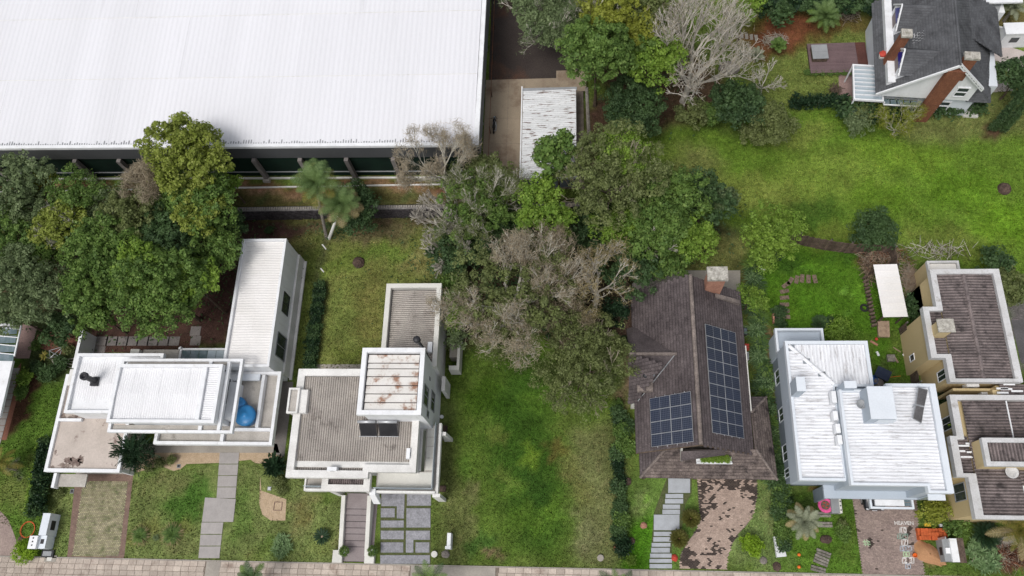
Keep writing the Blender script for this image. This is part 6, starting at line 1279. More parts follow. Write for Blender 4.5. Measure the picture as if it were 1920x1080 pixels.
T('green tree on the field side of the middle grove', 1255, 370, 3.2, 7.5, 'mid', 2.5, dens=360); T('darker green tree at the tip of the grove in the field', 1320, 375, 2.6, 6.0, 'dark', 2.2, dens=400); T('leafy green tree low in the field side of the grove', 1225, 435, 3.2, 7.2, 'mid', 2.6, dens=380, twig='twig_grey'); T('bright leafy tree above the shingled house', 1290, 440, 2.8, 6.0, 'bright', 2.2, dens=330)
T('dark shaded tree in the heart of the middle grove', 1110, 430, 2.6, 5.5, 'dark', 2.2, dens=330); T('green tree with bright tips in the heart of the middle grove', 1155, 430, 2.5, 7.0, 'bright', 2.0, dens=300, leaf=.16); T('dark green tree above the roof gable', 1180, 500, 3.0, 5.5, 'dark', 2.5, dens=400); T('green tree drooping toward the white rear terrace', 1245, 480, 2.6, 5.0, 'mid', 2.1, dens=360)
T('small blue green tree poking out of the grove toward the field', 1350, 372, 1.4, 5.5, 'grey', 1.2, dens=380)
bare_tree('very large brown bare tree with a wide twiggy crown', 950, 545, 6.4, 9.5, 7, 'twig_grey', 'pink', depth=6, r0=.26, under=('olive', 110), nfz=4, main=6)
bare_tree('brown bare crown behind the very large one', 1020, 490, 3.6, 9.0, 6, 'twig_brown', 'brown', depth=5, r0=.12, under=('olive', 130), nfz=3)
bare_tree('pale cream bare tree left of the shingled house', 1118, 520, 3.4, 8.0, 6, 'twig_pale', 'straw', depth=5, r0=.14, nfz=3)
bare_tree('small brown bare tree below the pale cream one', 1060, 590, 2.7, 6.5, 4.5, 'twig_brown', 'brown', depth=5, r0=.10, under=('olive', 180), nfz=4)
T('dark green shrub layer under the brown bare trees', 1010, 580, 2.8, 3.5, 'dark', 2.2, dens=260); T('broad dull olive tree above the vacant lot, twiggy', 1092, 690, 4.3, 5.5, 'olive', 3.2, dens=400, leaf=.13, twig='twig_brown', nl=13); T('olive lower skirt of the dull tree above the vacant lot', 1120, 640, 2.6, 5.0, 'olive', 2.2, dens=330, leaf=.14)
T('low twiggy olive bush on the upper vacant lot', 930, 640, 2.4, 2.0, 'olive', 1.4, dens=230, leaf=.13, name='shrub'); T('narrow very dark evergreen by the footpath left of the brown roof', 1152, 590, 1.3, 3.5, 'conifer', 2.6, dens=600, leaf=.14, name='shrub')
for i, (px, py, r, k, lab) in enumerate([(838, 520, 1.3, 'mid', 'green hedge shrub at the rear wing corner'), (848, 565, 1.4, 'mid', 'green hedge shrub, second beside the rear wing'), (855, 600, 1.3, 'bright', 'bright green hedge shrub beside the rear wing'), (858, 635, 1.1, 'grey', 'greyish hedge shrub above the service enclosure'), (845, 500, 1.4, 'dark', 'dark hedge shrub nearest the back lawn')]): T(lab, px, py, r, 3.0, k, 1.8, dens=500, name='shrub', trunk=False, leaf=.15)
# ---- top
bare_tree('grey green tree with pale limbs beside the dark earth road', 1022, 22, 4.6, 8.5, 5.5, 'twig_pale', 'grey', depth=5, r0=.16, under=('grey', 330), base=(1045, 90), nfz=4)
T('bright green dense tall tree right of the road', 1118, 105, 3.7, 9.5, 'mid', 4.5, dens=560, nl=15); T('yellow leaved tree at the top of the picture', 1135, 28, 3.0, 10, 'yellow', 2.6, dens=330, twig='twig_grey'); T('olive and brown tree at the top edge', 1185, 10, 3.8, 9, 'olive', 2.8, dens=300, twig='twig_brown')
T('yellowish green tree left of the big dead tree', 1185, 55, 2.4, 9.0, 'yellow', 2.0, dens=380); T('green tree left of the big dead tree', 1225, 110, 3.2, 7.5, 'bright', 2.9, dens=430); T('sunlit green tree crown near the dead tree base', 1212, 75, 2.6, 8.0, 'mid', 2.2, dens=400)
T('very dark round evergreen at the edge of the field', 1187, 205, 3.3, 3.8, 'dark', 3.2, dens=560, leaf=.16, nl=14)
bare_tree('tall dead whitish tree with bare spreading limbs', 1310, 85, 6.0, 9.0, 10, 'twig_pale', 'pink', depth=6, nfz=1, r0=.20, base=(1280, 190), main=7, fan=.9)
T('green tree at the top edge right of the dead tree', 1400, 15, 1.6, 6.5, 'bright', 1.4, dens=330); T('low green bush under the dead tree', 1340, 210, 1.5, 1.3, 'mid', 1.2, name='shrub', trunk=False)
T('dark green bush under the right of the dead tree', 1385, 200, 2.8, 3.0, 'dark', 2.4, dens=430, name='shrub'); T('olive round bush with pale tips at the field edge', 1445, 240, 2.7, 2.6, 'olive', 2.2, dens=520, leaf=.14, name='shrub')
T('green bush left of the olive round bush', 1410, 255, 1.5, 1.2, 'olive', 1.1, name='shrub', trunk=False); T('low weedy bush in the field below the dead tree', 1300, 215, 2.0, 1.0, 'olive', .9, dens=300, name='shrub', trunk=False)
bare_tree('small white barked bare tree on the lawn', 1435, 145, 2.3, 3.5, 3, 'twig_pale', None, depth=4, r0=.07)
tx, ty = at(1107, 283, TZ); t = thing('bare_trunk_tree', 'tall straight thin trunk standing right of the old shed', 'tree', (tx, ty, 0)); part('trunk', MB().tube((tx, ty, 0), (at(1100, 165, 9)[0], at(1100, 165, 9)[1], 9), .2, .15, 8), 'bark', t)
T('bright green shrub at the top left of the house garden', 1465, 35, 1.2, 2.5, 'dark', 1.2, name='shrub', trunk=False)
for i in range(13):
    T('clipped hedge bush along the top edge, %s from the left' % ORD[i], 1435+i*16.5, 13-(i % 2)*5, 1.3, 1.4, 'dark' if i % 3 else 'conifer', 1.3, name='hedge_bush', trunk=False, dens=300, group='hedge row along the top edge')
row = []
for i in range(9):
    x, y = at(1484+i*11.5, 200-i*.0+(i % 2)*2, .0); TREE_SEED[0] += 1
    V = leaf_cloud([(0, 0, .5, .42, .42, .6), (0, 0, 1.1, .36, .36, .6), (0, 0, 1.7, .22, .22, .5)], 520, .11, TREE_SEED[0]); t = thing('conifer_shrub', 'young upright dark conifer in the row below the deck lawn, %s from the left' % ORD[i], 'shrub', (x, y, 0), 'row of young conifers'); rawpart('foliage', quads_mesh('foliage', V, F['conifer']), t); part('stem', MB().tube((x, y, 0), (x, y, 1.7), .04, .02, 5), 'bark_brown', t)
for i in range(8): T('hedge bush below the glazed pergola, %s from the left' % ORD[i], 1583+i*14, 207+(i % 3)*4, 1.25, 1.2, ['dark', 'conifer', 'olive'][i % 3], 1.2, name='hedge_bush', trunk=False, dens=330, group='hedge below the pergola')
T('round grey green bush in front of the pergola hedge', 1606, 232, 1.4, 1.3, 'grey', 1.3, dens=600, name='shrub', trunk=False, leaf=.13)
bare_tree('sparse yellow leaved bare shrub in front of the gable wall', 1690, 225, 2.2, 2.5, 3, 'twig_pale', 'yellow', depth=4, r0=.05, nfz=5, name='shrub')
for i, (px, py) in enumerate(((1730, 203), (1765, 207), (1788, 207), (1835, 200))): T('small round green shrub at the foot of the gable wall, %s from the left' % ORD[i], px, py, .8, .7, 'dark', .7, name='shrub', trunk=False, dens=500, group='shrubs at the foot of the gable wall')
T('round dark tree by the gable house on the right edge', 1905, 150, 2.3, 3.2, 'dark', 2.0, dens=400); T('small green shrub by the pale driveway', 1865, 135, 1.0, .8, 'mid', .8, name='shrub', trunk=False)
for i, (bpx, tpx, tpy) in enumerate(((1857, 1925, 128), (1878, 1940, 165))):
    bx, by = at(bpx, 245, 0); h_ = 10.5; TREE_SEED[0] += 1; ex, ey = bx, by
    lb = [(bx, by, .5+k*h_/18, .34-.009*k, .34-.009*k, .6) for k in range(18)]; V = leaf_cloud(lb, 9000, .085, TREE_SEED[0], asp=.4)-np.array([bx, by, 0]); V[:, 2] = np.maximum(V[:, 2], .02)
    t = thing('cypress_tree', ['slim dark cypress column, left of the pair at the right edge', 'slim dark cypress column, right of the pair at the right edge'][i], 'tree', (bx, by, 0)); rawpart('foliage', quads_mesh('foliage', V, F['dark']), t); part('trunk', MB().tube((bx, by, 0), (ex, ey, h_-.5), .1, .03, 6), 'bark_brown', t)
# ---- right side
T('round dark green bush with glossy leaves on the field above the fence', 1637, 432, 2.15, 1.6, 'dark', 1.6, dens=620, leaf=.15, name='shrub', nl=14)
T('bright fresh green tree beside the dark board fence', 1440, 435, 3.0, 4.5, 'bright', 2.4, dens=360, leaf=.15, nl=14); T('small bright green tree below the fence corner', 1430, 485, 1.5, 3.0, 'bright', 1.2, dens=380, leaf=.15)
T('small round green tree right of the brown roof', 1407, 560, 1.35, 3.0, 'bright', 1.3, dens=500, leaf=.14)
T('low light green bush in the enclosed garden behind the blue house', 1572, 622, 1.3, 1.2, 'bright', 1.0, dens=430, leaf=.12, name='shrub', trunk=False)
T('green bush right of the yellow house roof', 1890, 540, 1.8, 1.5, 'olive', 1.5, dens=420, name='shrub'); T('dark green bush above the yellow house roof', 1865, 500, 1.6, 1.6, 'dark', 1.4, dens=420, name='shrub')
for i, (px, py, r, k) in enumerate(((1722, 575, 1.2, 'dark'), (1722, 600, 1.1, 'dark'), (1765, 760, .9, 'dark'), (1762, 790, 1.1, 'mid'), (1775, 860, .9, 'dark'))): T('dark shrub in the narrow gap left of the yellow houses, %s from the top' % ORD[i], px, py, r, 1.2, k, 1.1, name='shrub', trunk=False, group='shrubs in the gap beside the yellow houses')
T('bright potted fern on the ledge of the yellow front house', 1794, 807, .5, 4.6, 'lime', .5, name='shrub', trunk=False, leaf=.14, dens=500, z0=4.0)
T('yellowish dense bush right of the block driveway', 1745, 955, 1.4, 1.4, 'yellow', 1.3, dens=560, leaf=.13, name='shrub'); T('yellow green bush beside the front wall of the yellow house', 1795, 925, 1.3, 1.6, 'yellow', 1.3, dens=500, leaf=.13, name='shrub'); T('green bush above the grey kiosk', 1790, 985, 1.2, 1.0, 'mid', 1.0, dens=480, leaf=.12, name='shrub', trunk=False)
# hedge of strappy plants and shrubs between the brown and blue houses
def blade_mesh(n, L, w, seed, arch=.5, mat_='mid', spread=1.0, name='blades'):
    g = np.random.default_rng(seed); a = g.random(n)*2*pi; e = g.uniform(.25, 1.25, n)/spread; l = L*g.uniform(.7, 1.15, n)
    d = np.stack([np.cos(a)*np.cos(e), np.sin(a)*np.cos(e), np.sin(e)], 1); side = np.stack([-np.sin(a), np.cos(a), np.zeros(n)], 1)
    P0 = g.normal(size=(n, 3))*.04; P0[:, 2] = .02; P1 = P0+d*l[:, None]*.55; P2 = P1+(d*np.array([1, 1, 1-2*arch]))*l[:, None]*.45; P2[:, 2] = np.maximum(P2[:, 2], .03)
    W0 = side*w; V = np.concatenate([np.stack([P0-W0*.5, P0+W0*.5, P1+W0, P1-W0], 1), np.stack([P1-W0, P1+W0, P2+W0*.1, P2-W0*.1], 1)], 0).reshape(-1, 3); return quads_mesh(name, V, F[mat_])
bl = [blade_mesh(90, 1.15, .04, i, .6, ['mid', 'dark', 'agave', 'dark'][i]) for i in range(4)]
for i in range(34):
    py = 500+i*12.2; px = 1402+(py-470)*.112+rnd.uniform(-7, 7); x, y = at(px, py)
    t = thing('strappy_plant', 'arching strappy plant between the brown and blue houses, %s from the top' % ORD[i], 'plant', (x, y, 0), 'strappy hedge plants between the brown and blue houses'); rawpart('blades', bl[i % 4], t, (0, 0, 0), (0, 0, rnd.random()*6), (1.2, 1.2, 1.2))
shr = []
def shrub_mesh(r, h, n, seed, kind, leaf=.12): return quads_mesh('foliage', np.maximum(leaf_cloud([(a, b, c+h*.5, d, e, f) for a, b, c, d, e, f in crown_lobes(r, h*.5, seed, 8)], n, leaf, seed), np.array([-99, -99, .02])), F[kind])
SM = {k: [shrub_mesh(.8, 1.2, 800, 900+i+hash_, k) for i in range(2)] for hash_, k in enumerate(('dark', 'mid', 'bright', 'olive', 'conifer'))}
def shrub(px, py, s, kind, label, group=None, name='shrub', sz=None, z=0):
    x, y = at(px, py, .5*s+z); t = thing(name, label, 'shrub', (x, y, z), group); rawpart('foliage', SM[kind][rnd.randrange(2)], t, (0, 0, 0), (0, 0, rnd.random()*6), (s, s, sz or s)); return t
for i in range(20):
    py = 760+i*15.5 if i < 18 else 500+i; 
    if i < 18: shrub(1160+rnd.uniform(-4, 6)+(py-760)*.01, py, rnd.uniform(.6, 1.05), rnd.choice(['dark', 'conifer', 'dark', 'mid']), 'dark boundary shrub between vacant lot and shingled house garden, %s from the top' % ORD[i], 'boundary shrubs left of the shingled house')
for i in range(12):
    py = 880+i*13; shrub(1462+rnd.uniform(-4, 5)+(py-880)*.02, py, rnd.uniform(.7, 1.0), rnd.choice(['dark', 'mid', 'dark']), 'dark boundary shrub left of the blue house lawn, %s from the top' % ORD[i], 'boundary shrubs left of the blue house lawn')
for i in range(9):
    py = 905+i*0; shrub(1440+rnd.uniform(0, 20), 480+i*2, .5, 'dark', 'low weed clump under the bright fence tree, %s from the left' % ORD[i], 'weed clumps under the fence tree') if i < 4 else None
# clipped hedge between houses 1 and 2
for i in range(17):
    py = 536+i*9.6; shrub(601-(py-536)*.135, py, .74+.05*(i % 3), 'conifer' if i % 2 else 'dark', 'clipped dark hedge shrub between rear wing and back lawn, %s from the top' % ORD[i], 'dark hedge between the rear wing and the back lawn')
# left front hedge of house 1
for i in range(13):
    py = 835+i*10.2; shrub(94-(py-835)*.15, py, .95, 'conifer' if i % 3 else 'dark', 'dark hedge shrub left of the carport, %s from the top' % ORD[i], 'dark hedge left of the carport', sz=1.5)
for i in range(9):
    py = 830+i*16; shrub(81-(py-830)*.19, py, .72, 'bright', 'light green trimmed shrub edging the dark hedge, %s from the top' % ORD[i], 'light green hedge edging left of the carport', sz=.7)
for i, (px, py, s, k, lab) in enumerate([(48, 710, 1.1, 'bright', 'bright green garden shrub at the left edge by the slab walk'), (42, 735, .9, 'mid', 'green garden shrub just below the bright one by the slab walk'), (95, 700, 1.1, 'dark', 'dark shrub beside the leftmost house wall'), (70, 690, .8, 'dark', 'dark shrub under the mower at the left'), (68, 648, .7, 'mid', 'small shrub beside the terracotta path'), (115, 680, .9, 'dark', 'dark shrub against the tall garden wall'), (128, 655, .8, 'olive', 'olive shrub at the foot of the garden wall'), (112, 925, .6, 'olive', 'yellowish small shrub under the carport canopy'), (300, 868, .7, 'yellow' if False else 'olive', 'olive ground shrub beside the dark conifer, left bed'), (322, 862, .6, 'olive', 'olive ground shrub at the right end of the left bed'), (280, 878, .6, 'olive', 'olive ground shrub at the lower end of the left bed'),
    (522, 905, .8, 'olive', 'olive shrub below the dark conifer by the gravel island'), (530, 922, .6, 'olive', 'small olive shrub on the gravel island edge'), (1375, 860, .3, 'lime' if False else 'bright', 'bright trailing plant left in the roof planter'), (1556, 600, .5, 'dark', 'dark plant behind the blue house'), (1178, 840, .9, 'mid', 'green shrub at the lower left corner of the brown roof'), (1175, 800, .9, 'dark', 'dark shrub tucked under the left eave of the brown roof'), (505, 432, .55, 'dark', 'small dark shrub on bare soil above the rear wing'), (1182, 1050, .6, 'bright', 'low bright cover plant at the lawn corner near the pavement'), (1170, 640, .6, 'dark', 'dark low plant at the footpath by the brown house'), (1745, 1076, .2, 'bright', 'tiny green tuft by the driveway foot'),
    (1580, 1000, .8, 'mid', 'round green shrub beside the sleepers'), (1578, 985, .6, 'olive', 'sparse shrub behind the round one near the sleepers'), (1460, 585, .8, 'dark', 'dark shrub beside the square fire pit'), (1462, 605, .7, 'dark', 'dark shrub below the square fire pit')]):
    if i == 13: continue
    shrub(px, py, s, k, lab)
for i in range(6): shrub(1318+i*9, 861, .38, 'bright', 'bright trailing plant in the white roof planter, %s from the left' % ORD[i], 'plants in the roof planter', z=4.0, sz=.4)
for i in range(7): shrub(1514+i*14, 137, .45, 'mid', 'low green plant along the lower edge of the mauve deck, %s from the left' % ORD[i], 'plants along the deck edge')
# topiary balls
for k, (px, py) in enumerate(((645, 1033), (698, 1033))):
    x, y = at(px, py, 1.0); t = thing('topiary_ball', ['clipped green ball plant on the left stair plinth', 'clipped green ball plant on the right stair plinth'][k], 'topiary', (x, y, .5)); rawpart('foliage', quads_mesh('foliage', leaf_cloud([(0, 0, .42, .40, .40, .40)], 1300, .05, 70+k, inner=.05), F['mid']), t); part('pot', MB().lathe((x, y, .5), [(.16, 0), (.22, .2), (.2, .22)], 14), 'white', t)
x, y = at(47, 1034, .7); t = thing('round_bush', 'round lime green clipped bush beside the meter box at the lower left', 'shrub', (x, y, 0)); rawpart('foliage', quads_mesh('foliage', leaf_cloud([(0, 0, .75, 1.0, 1.0, .8), (.3, .2, .7, .8, .8, .7)], 3800, .07, 75, inner=.05), F['lime']), t)
# conifers on the front lawns (dark, spiky)
for k, (px, py, r, lab) in enumerate(((246, 845, 2.1, 'dark spreading conifer over the carport corner'), (512, 872, 1.15, 'dark conifer beside the gravel island'))):
    zb = 2.4 if k == 0 else .6; x, y = at(px, py, zb+1); t = thing('dark_conifer', lab, 'conifer', (x, y, 0)); g = np.random.default_rng(300+k); Vs = []
    for b in range(46 if k == 0 else 34):
        a = g.random()*2*pi; el = g.uniform(-.1, 1.0); L = r*g.uniform(.7, 1.15); d = np.array([cos(a)*cos(el), sin(a)*cos(el), sin(el)]); sd_ = np.array([-sin(a), cos(a), 0]); p0 = np.array([0, 0, zb+.4+el*.8])
        for q in range(34):
            u = (q+1)/34; c_ = p0+d*L*u+np.array([0, 0, -.15*u*u]); wd = .34*(1-u*.85); o = sd_*g.uniform(-1, 1)*wd+d*g.uniform(.0, .15)+np.array([0, 0, g.uniform(-.05, .08)]); tip = c_+o+d*.12; n_ = sd_*.035+np.array([0, 0, .02]); Vs.append([c_+o-n_-d*.1, c_+o+n_-d*.1, tip+n_*.5, tip-n_*.5])
    rawpart('branches', quads_mesh('branches', np.array(Vs).reshape(-1, 3), F['conifer']), t); rawpart('inner_foliage', quads_mesh('inner_foliage', leaf_cloud([(0, 0, zb+.4, r*.62, r*.62, .9), (0, 0, zb*.5+.3, r*.5, r*.5, zb*.5+.3)], 1700, .11, 310+k), F['conifer']), t); part('trunk', MB().tube((x, y, 0), (x, y, 1.5), .1, .06, 6), 'bark_brown', t)
# ---- palms
def frond_mesh(L, n, ll, kind, droop=.9, seed=0, w=.022, vee=.25, rachis='bark_brown'):
    """one feather frond leaving the origin along +X, arching down"""
    g = np.random.default_rng(seed); Vs = []
    def P(u): return np.array([L*u*(1-.12*u*droop), 0, L*(.42*u-.62*droop*u*u)])
    for i in range(n):
        u0, u1 = i/n, (i+1)/n; a, b = P(u0), P(u1); s = np.array([0, .03*(1-u0*.8), 0]); Vs.append([a-s, a+s, b+s, b-s])
    for i in range(2, n*2):
        u = i/(n*2); a = P(u); T_ = P(min(1, u+.02))-P(max(0, u-.02)); T_ /= np.linalg.norm(T_); l = ll*(sin(pi*min(1, u*.9+.12))**.6)*g.uniform(.85, 1.1)
        for s in (-1, 1):
            d = T_*.55+np.array([0, s, vee-.35*u+g.uniform(-.15, .1)]); d /= np.linalg.norm(d); m_ = a+d*l*.55; e = m_+(d+np.array([0, 0, -.55]))*l*.45; wv = T_*w
            Vs.append([a-wv, a+wv, m_+wv, m_-wv]); Vs.append([m_-wv, m_+wv, e+wv*.1, e-wv*.1])
    return quads_mesh('frond', np.array(Vs).reshape(-1, 3), F[kind])
def palm(label, crown, base, zc, L, kinds, nfr=18, r=.14, z0=0, name='palm_tree', cat='palm', el=(-.15, 1.1), bark='bark', ll=.55, trunk=True, droop=.9, n=16):
    x, y = at(*crown, zc); bx, by = at(*(base or crown), z0) if base else (x, y); t = thing(name, label, cat, (bx, by, z0))
    ms = [frond_mesh(L, n, ll, k, droop, i) for i, k in enumerate(kinds)]
    for i in range(nfr):
        a = i*2.399963; e = el[0]+(el[1]-el[0])*i/nfr; s = rnd.uniform(.85, 1.1); m_ = ms[0] if (len(ms) == 1 or i > nfr*.3) else ms[min(1, len(ms)-1)]
        rawpart('frond', m_, t, (x-bx, y-by, zc-z0), (rnd.uniform(-.15, .15), -e, a), (s, s, s))
    if trunk: part('trunk', MB().tube((bx, by, z0-.05), (x+(bx-x)*.4, y+(by-y)*.4, z0+(zc-z0)*.6), r*1.25, r, 10, False).tube((x+(bx-x)*.4, y+(by-y)*.4, z0+(zc-z0)*.6), (x, y, zc), r, r*.9, 10), bark, t)
    return t
palm('feathery queen palm, left and taller of the pair before the warehouse', (592, 345), (612, 446), 7.8, 2.55, ['palm', 'gold'], 30, ll=.8); palm('feathery queen palm, right and lower of the pair before the warehouse', (640, 385), (617, 447), 6.3, 2.5, ['palm', 'straw'], 26, bark='white_worn', ll=.8)
palm('palm with grey green and dry straw fronds on the blue house lawn', (1508, 978), (1506, 995), 3.4, 1.7, ['palmgrey', 'straw'], 20, ll=.40, el=(-.5, 1.1), droop=.8)
palm('grey green palm with dead fronds, right edge by the stump slab', (1908, 992), None, 2.8, 2.6, ['gold', 'straw'], 18, ll=.5, el=(-.3, 1.1)); palm('yellow green palm at the left edge of the picture', (-2, 872), None, 2.4, 2.2, ['gold', 'gold'], 18, ll=.45)
palm('street palm top at the bottom edge below the first lawn', (472, 1086), None, 3.2, 1.7, ['dark', 'mid'], 14, ll=.45, el=(.1, 1.2)); palm('street palm top at the bottom edge below the stone driveway', (806, 1090), None, 4.0, 2.2, ['mid', 'dark'], 14, ll=.5, el=(.1, 1.1)); palm('street palm top at the bottom edge below the shingled house path', (1160, 1105), None, 3.5, 2.2, ['mid', 'dark'], 12, ll=.5, el=(.0, 1.1))
palm('clump palm with arching fronds on the lawn below the top hedge', (1545, 32), None, 2.0, 2.1, ['palm', 'mid'], 30, ll=.5, el=(-.2, 1.3), trunk=False)
palm('pale grey fan palm on the lawn left of the deck', (1418, 103), None, 1.0, 1.1, ['palmgrey'], 16, ll=.3, trunk=False); palm('small dark palm shrub on the lawn left of the deck', (1459, 86), None, 1.3, 1.0, ['mid'], 22, ll=.35, trunk=False, el=(0, 1.3)); palm('blue green palm shrub beside the small bare tree', (1395, 102), None, .8, .9, ['dark'], 18, ll=.3, trunk=False)
palm('silvery palm on the dry garden in the upper right corner', (1900, 15), None, 2.0, 1.6, ['palmgrey'], 16, ll=.4)
def cycad(label, px, py, L, kind, nfr=34, z=.5, ll=.22, el=(.0, .9), core=None):
    x, y = at(px, py, z); t = thing('cycad', label, 'cycad', (x, y, 0)); m_ = frond_mesh(L, 10, ll, kind, .55, 5, w=.02, vee=.1)
    for i in range(nfr): a = i*2.399963; e = el[0]+(el[1]-el[0])*i/nfr; rawpart('frond', m_, t, (0, 0, z), (0, -e, a), (1, 1, 1))
    part('trunk', MB().lathe((x, y, 0), [(.18, 0), (.2, z*.8), (.12, z+.05), (.01, z+.1)], 10), core or 'bark_brown', t); return t
cycad('upper olive cycad with orange heart beside the blue stone path', 1295, 972, .95, 'cycad', 46, .6, core='brick_pale'); cycad('lower olive cycad with orange heart beside the blue stone path', 1273, 1010, .95, 'cycad', 44, .6, core='brick_pale')
cycad('dark green cycad with star shaped fronds on the lawn of the corrugated house', 604, 1006, .85, 'conifer', 20, .45, ll=.13, core='wood_pale', el=(0, .3)); cycad('very dark large cycad near the lower right corner', 1848, 1003, 1.35, 'conifer', 44, .6, ll=.3, core='wood_pale'); cycad('dark cycad behind the light blue house', 1537, 607, .95, 'dark', 34, .5, ll=.25)
def rosette(label, px, py, n, L, w, kind, arch=.5, spread=1., seed=0, cat='plant', name='grass_clump', k2=None):
    x, y = at(px, py, .2); t = thing(name, label, cat, (x, y, 0)); rawpart('blades', blade_mesh(n, L, w, seed, arch, kind, spread), t)
    if k2: rawpart('dry_blades', blade_mesh(int(n*.5), L*1.1, w, seed+9, arch, k2, spread*1.9), t)
rosette('left round ornamental grass with dry orange rim on the first lawn', 262, 1004, 420, .85, .028, 'mid', .5, 1.5, 1, k2='straw'); rosette('right round ornamental grass with dry orange rim on the first lawn', 322, 1002, 480, 1.0, .028, 'mid', .5, 1.5, 2, k2='straw'); rosette('tiny grey plant between the two round grasses', 292, 1008, 120, .4, .012, 'grey', .5, 1.2, 3)
def agave_clump(label, px, py, spots, L, kind='agave', w=.05, n=26, name='agave_clump'):
    x, y = at(px, py, .3); t = thing(name, label, 'plant', (x, y, 0)); ms = [blade_mesh(n, L, w, 40+i, .35, kind, 1.1) for i in range(3)]
    for i in range(spots): a = i*2.4; rr = .22*sqrt(i)*L*1.5; rawpart('rosette', ms[i % 3], t, (cos(a)*rr, sin(a)*rr*1.2, rnd.uniform(.1, .5)), (0, 0, rnd.random()*6))
agave_clump('pale green spiky clump on the lawn near the gravel island', 530, 1023, 16, .55, w=.04); agave_clump('large pale green spiky clump in the lower right corner', 1842, 1040, 20, .75, w=.055)
x, y = at(1407, 1022, .6); t = thing('lime_shrub', 'small vivid lime green shrub right of the shingled house driveway', 'shrub', (x, y, 0)); rawpart('foliage', quads_mesh('foliage', np.maximum(leaf_cloud([(a, b, c+.7, d, e, f) for a, b, c, d, e, f in crown_lobes(.95, .7, 88, 9)], 2200, .09, 88), np.array([-99, -99, .02])), F['lime']), t); part('stem', MB().tube((x, y, 0), (x, y, .7), .05, .03, 6), 'bark_brown', t)
x, y = at(78, 665, 2.0); t = thing('papaya_plant', 'sparse yellow green plant with radiating stalks in the left garden', 'plant', (x, y, 0)); ms_ = blade_mesh(30, .55, .06, 66, .5, 'gold', 1.3); rawpart('leaf_head', ms_, t, (0, 0, 1.5)); part('stem', MB().tube((x, y, 0), (x, y, 1.5), .05, .03, 6), 'twig_pale', t)
for k in range(7): a = -1.9+k*.35; part('dry_stalk', MB().tube((x+.1, y-.1, .5), (x+1.6*cos(a)+.9, y+1.0*sin(a), .06), .03, .015, 5), 'twig_pale', t)
# ---- turf blades over the lawns
g = np.random.default_rng(5); NT = 420000
X = g.uniform(-60, 46, NT); Y = g.uniform(2.7, 62, NT); keep = np.ones(NT, bool)
ix_ = np.clip(np.searchsorted(gx, X), 1, len(gx)-1); iy_ = np.clip(np.searchsorted(gy, Y), 1, len(gy)-1)
gr = GRASS[iy_, ix_]; cc = COL[iy_, ix_]
BLD = [(-47.2, -40, 9.5, 19.8), (-40, -26.5, 12, 19.2), (-31.7, -27.1, 18.9, 31.5), (-24.2, -11.8, 8.3, 19.4), (-17.3, -12.1, 18, 26.8), (4.4, 14.8, 11.5, 26.4), (5.2, 16.7, 9.8, 13), (17.3, 24.3, 9.2, 22.9), (20, 28.5, 8.2, 17), (29.4, 40, 6.6, 29), (-9.4, 1, 37.8, 51.5), (-9.4, 1.5, 51, 60), (-9.4, -1, 60, 95), (-90, -8.8, 36.0, 95)]
for a, b, c_, d in BLD: keep &= ~((X > a) & (X < b) & (Y > c_) & (Y < d))
PAVED = [[(142, 870), (252, 870), (232, 1052), (125, 1052)], [(384, 848), (449, 848), (440, 978), (412, 1047), (374, 1047)], [(652, 900), (808, 900), (808, 1058), (644, 1058)], [(1218, 895), (1297, 895), (1262, 1066), (1218, 1066)], [(1274, 897), (1420, 897), (1420, 935), (1362, 1067), (1274, 1067)], [(1598, 930), (1720, 930), (1733, 1078), (1618, 1078)], [(1513, 80), (1626, 80), (1626, 137), (1513, 137)], [(1570, 80), (1646, 80), (1646, 205), (1570, 205)], [(512, 712), (552, 712), (534, 860), (255, 890), (255, 840), (512, 840)], [(486, 890), (538, 930), (536, 977), (492, 968)], [(1600, 0), (1870, 0), (1870, 205), (1640, 205)], [(1790, 70), (1960, 100), (1960, 145), (1800, 180)], [(1185, 505), (1390, 505), (1390, 560), (1185, 560)], [(0, 600), (70, 600), (30, 830), (-60, 830)], [(-60, 945), (36, 1000), (36, 1052), (-60, 1052)]]
for P in PAVED: keep &= ~inpoly([at(*p) for p in P], X, Y)
keep &= g.random(NT) < gr; X, Y, cc = X[keep], Y[keep], cc[keep]; n = len(X)
Zg = ground_z(X, Y); a = g.random(n)*2*pi; h_ = g.uniform(.05, .17, n)*(.6+.8*g.random(n)); w_ = g.uniform(.025, .07, n); sx_, sy_ = np.cos(a)*w_, np.sin(a)*w_; lx_, ly_ = g.normal(size=n)*.05, g.normal(size=n)*.05
V = np.stack([np.stack([X-sx_, Y-sy_, Zg], 1), np.stack([X+sx_, Y+sy_, Zg], 1), np.stack([X+lx_, Y+ly_, Zg+h_], 1)], 1).reshape(-1, 3)
mt = turf_mat('turf_blade', bump=False); gm = quads_mesh('grass', V, mt, 3)
jit = g.choice([.65, .85, 1.0, 1.3, 1.7], n, p=[.27, .27, .22, .17, .07])[:, None]*np.stack([g.uniform(.85, 1.25, n), np.ones(n), np.ones(n)], 1); ca = gm.color_attributes.new('soil_and_turf', 'FLOAT_COLOR', 'POINT'); ca.data.foreach_set('color', np.repeat(np.concatenate([cc*jit, np.ones((n, 1))], 1), 3, 0).astype(np.float32).ravel())
o = bpy.data.objects.new('grass', gm); C.objects.link(o); o['kind'] = 'stuff'; o['label'] = 'short mown and weedy grass growing over lawns, field and vacant lot'
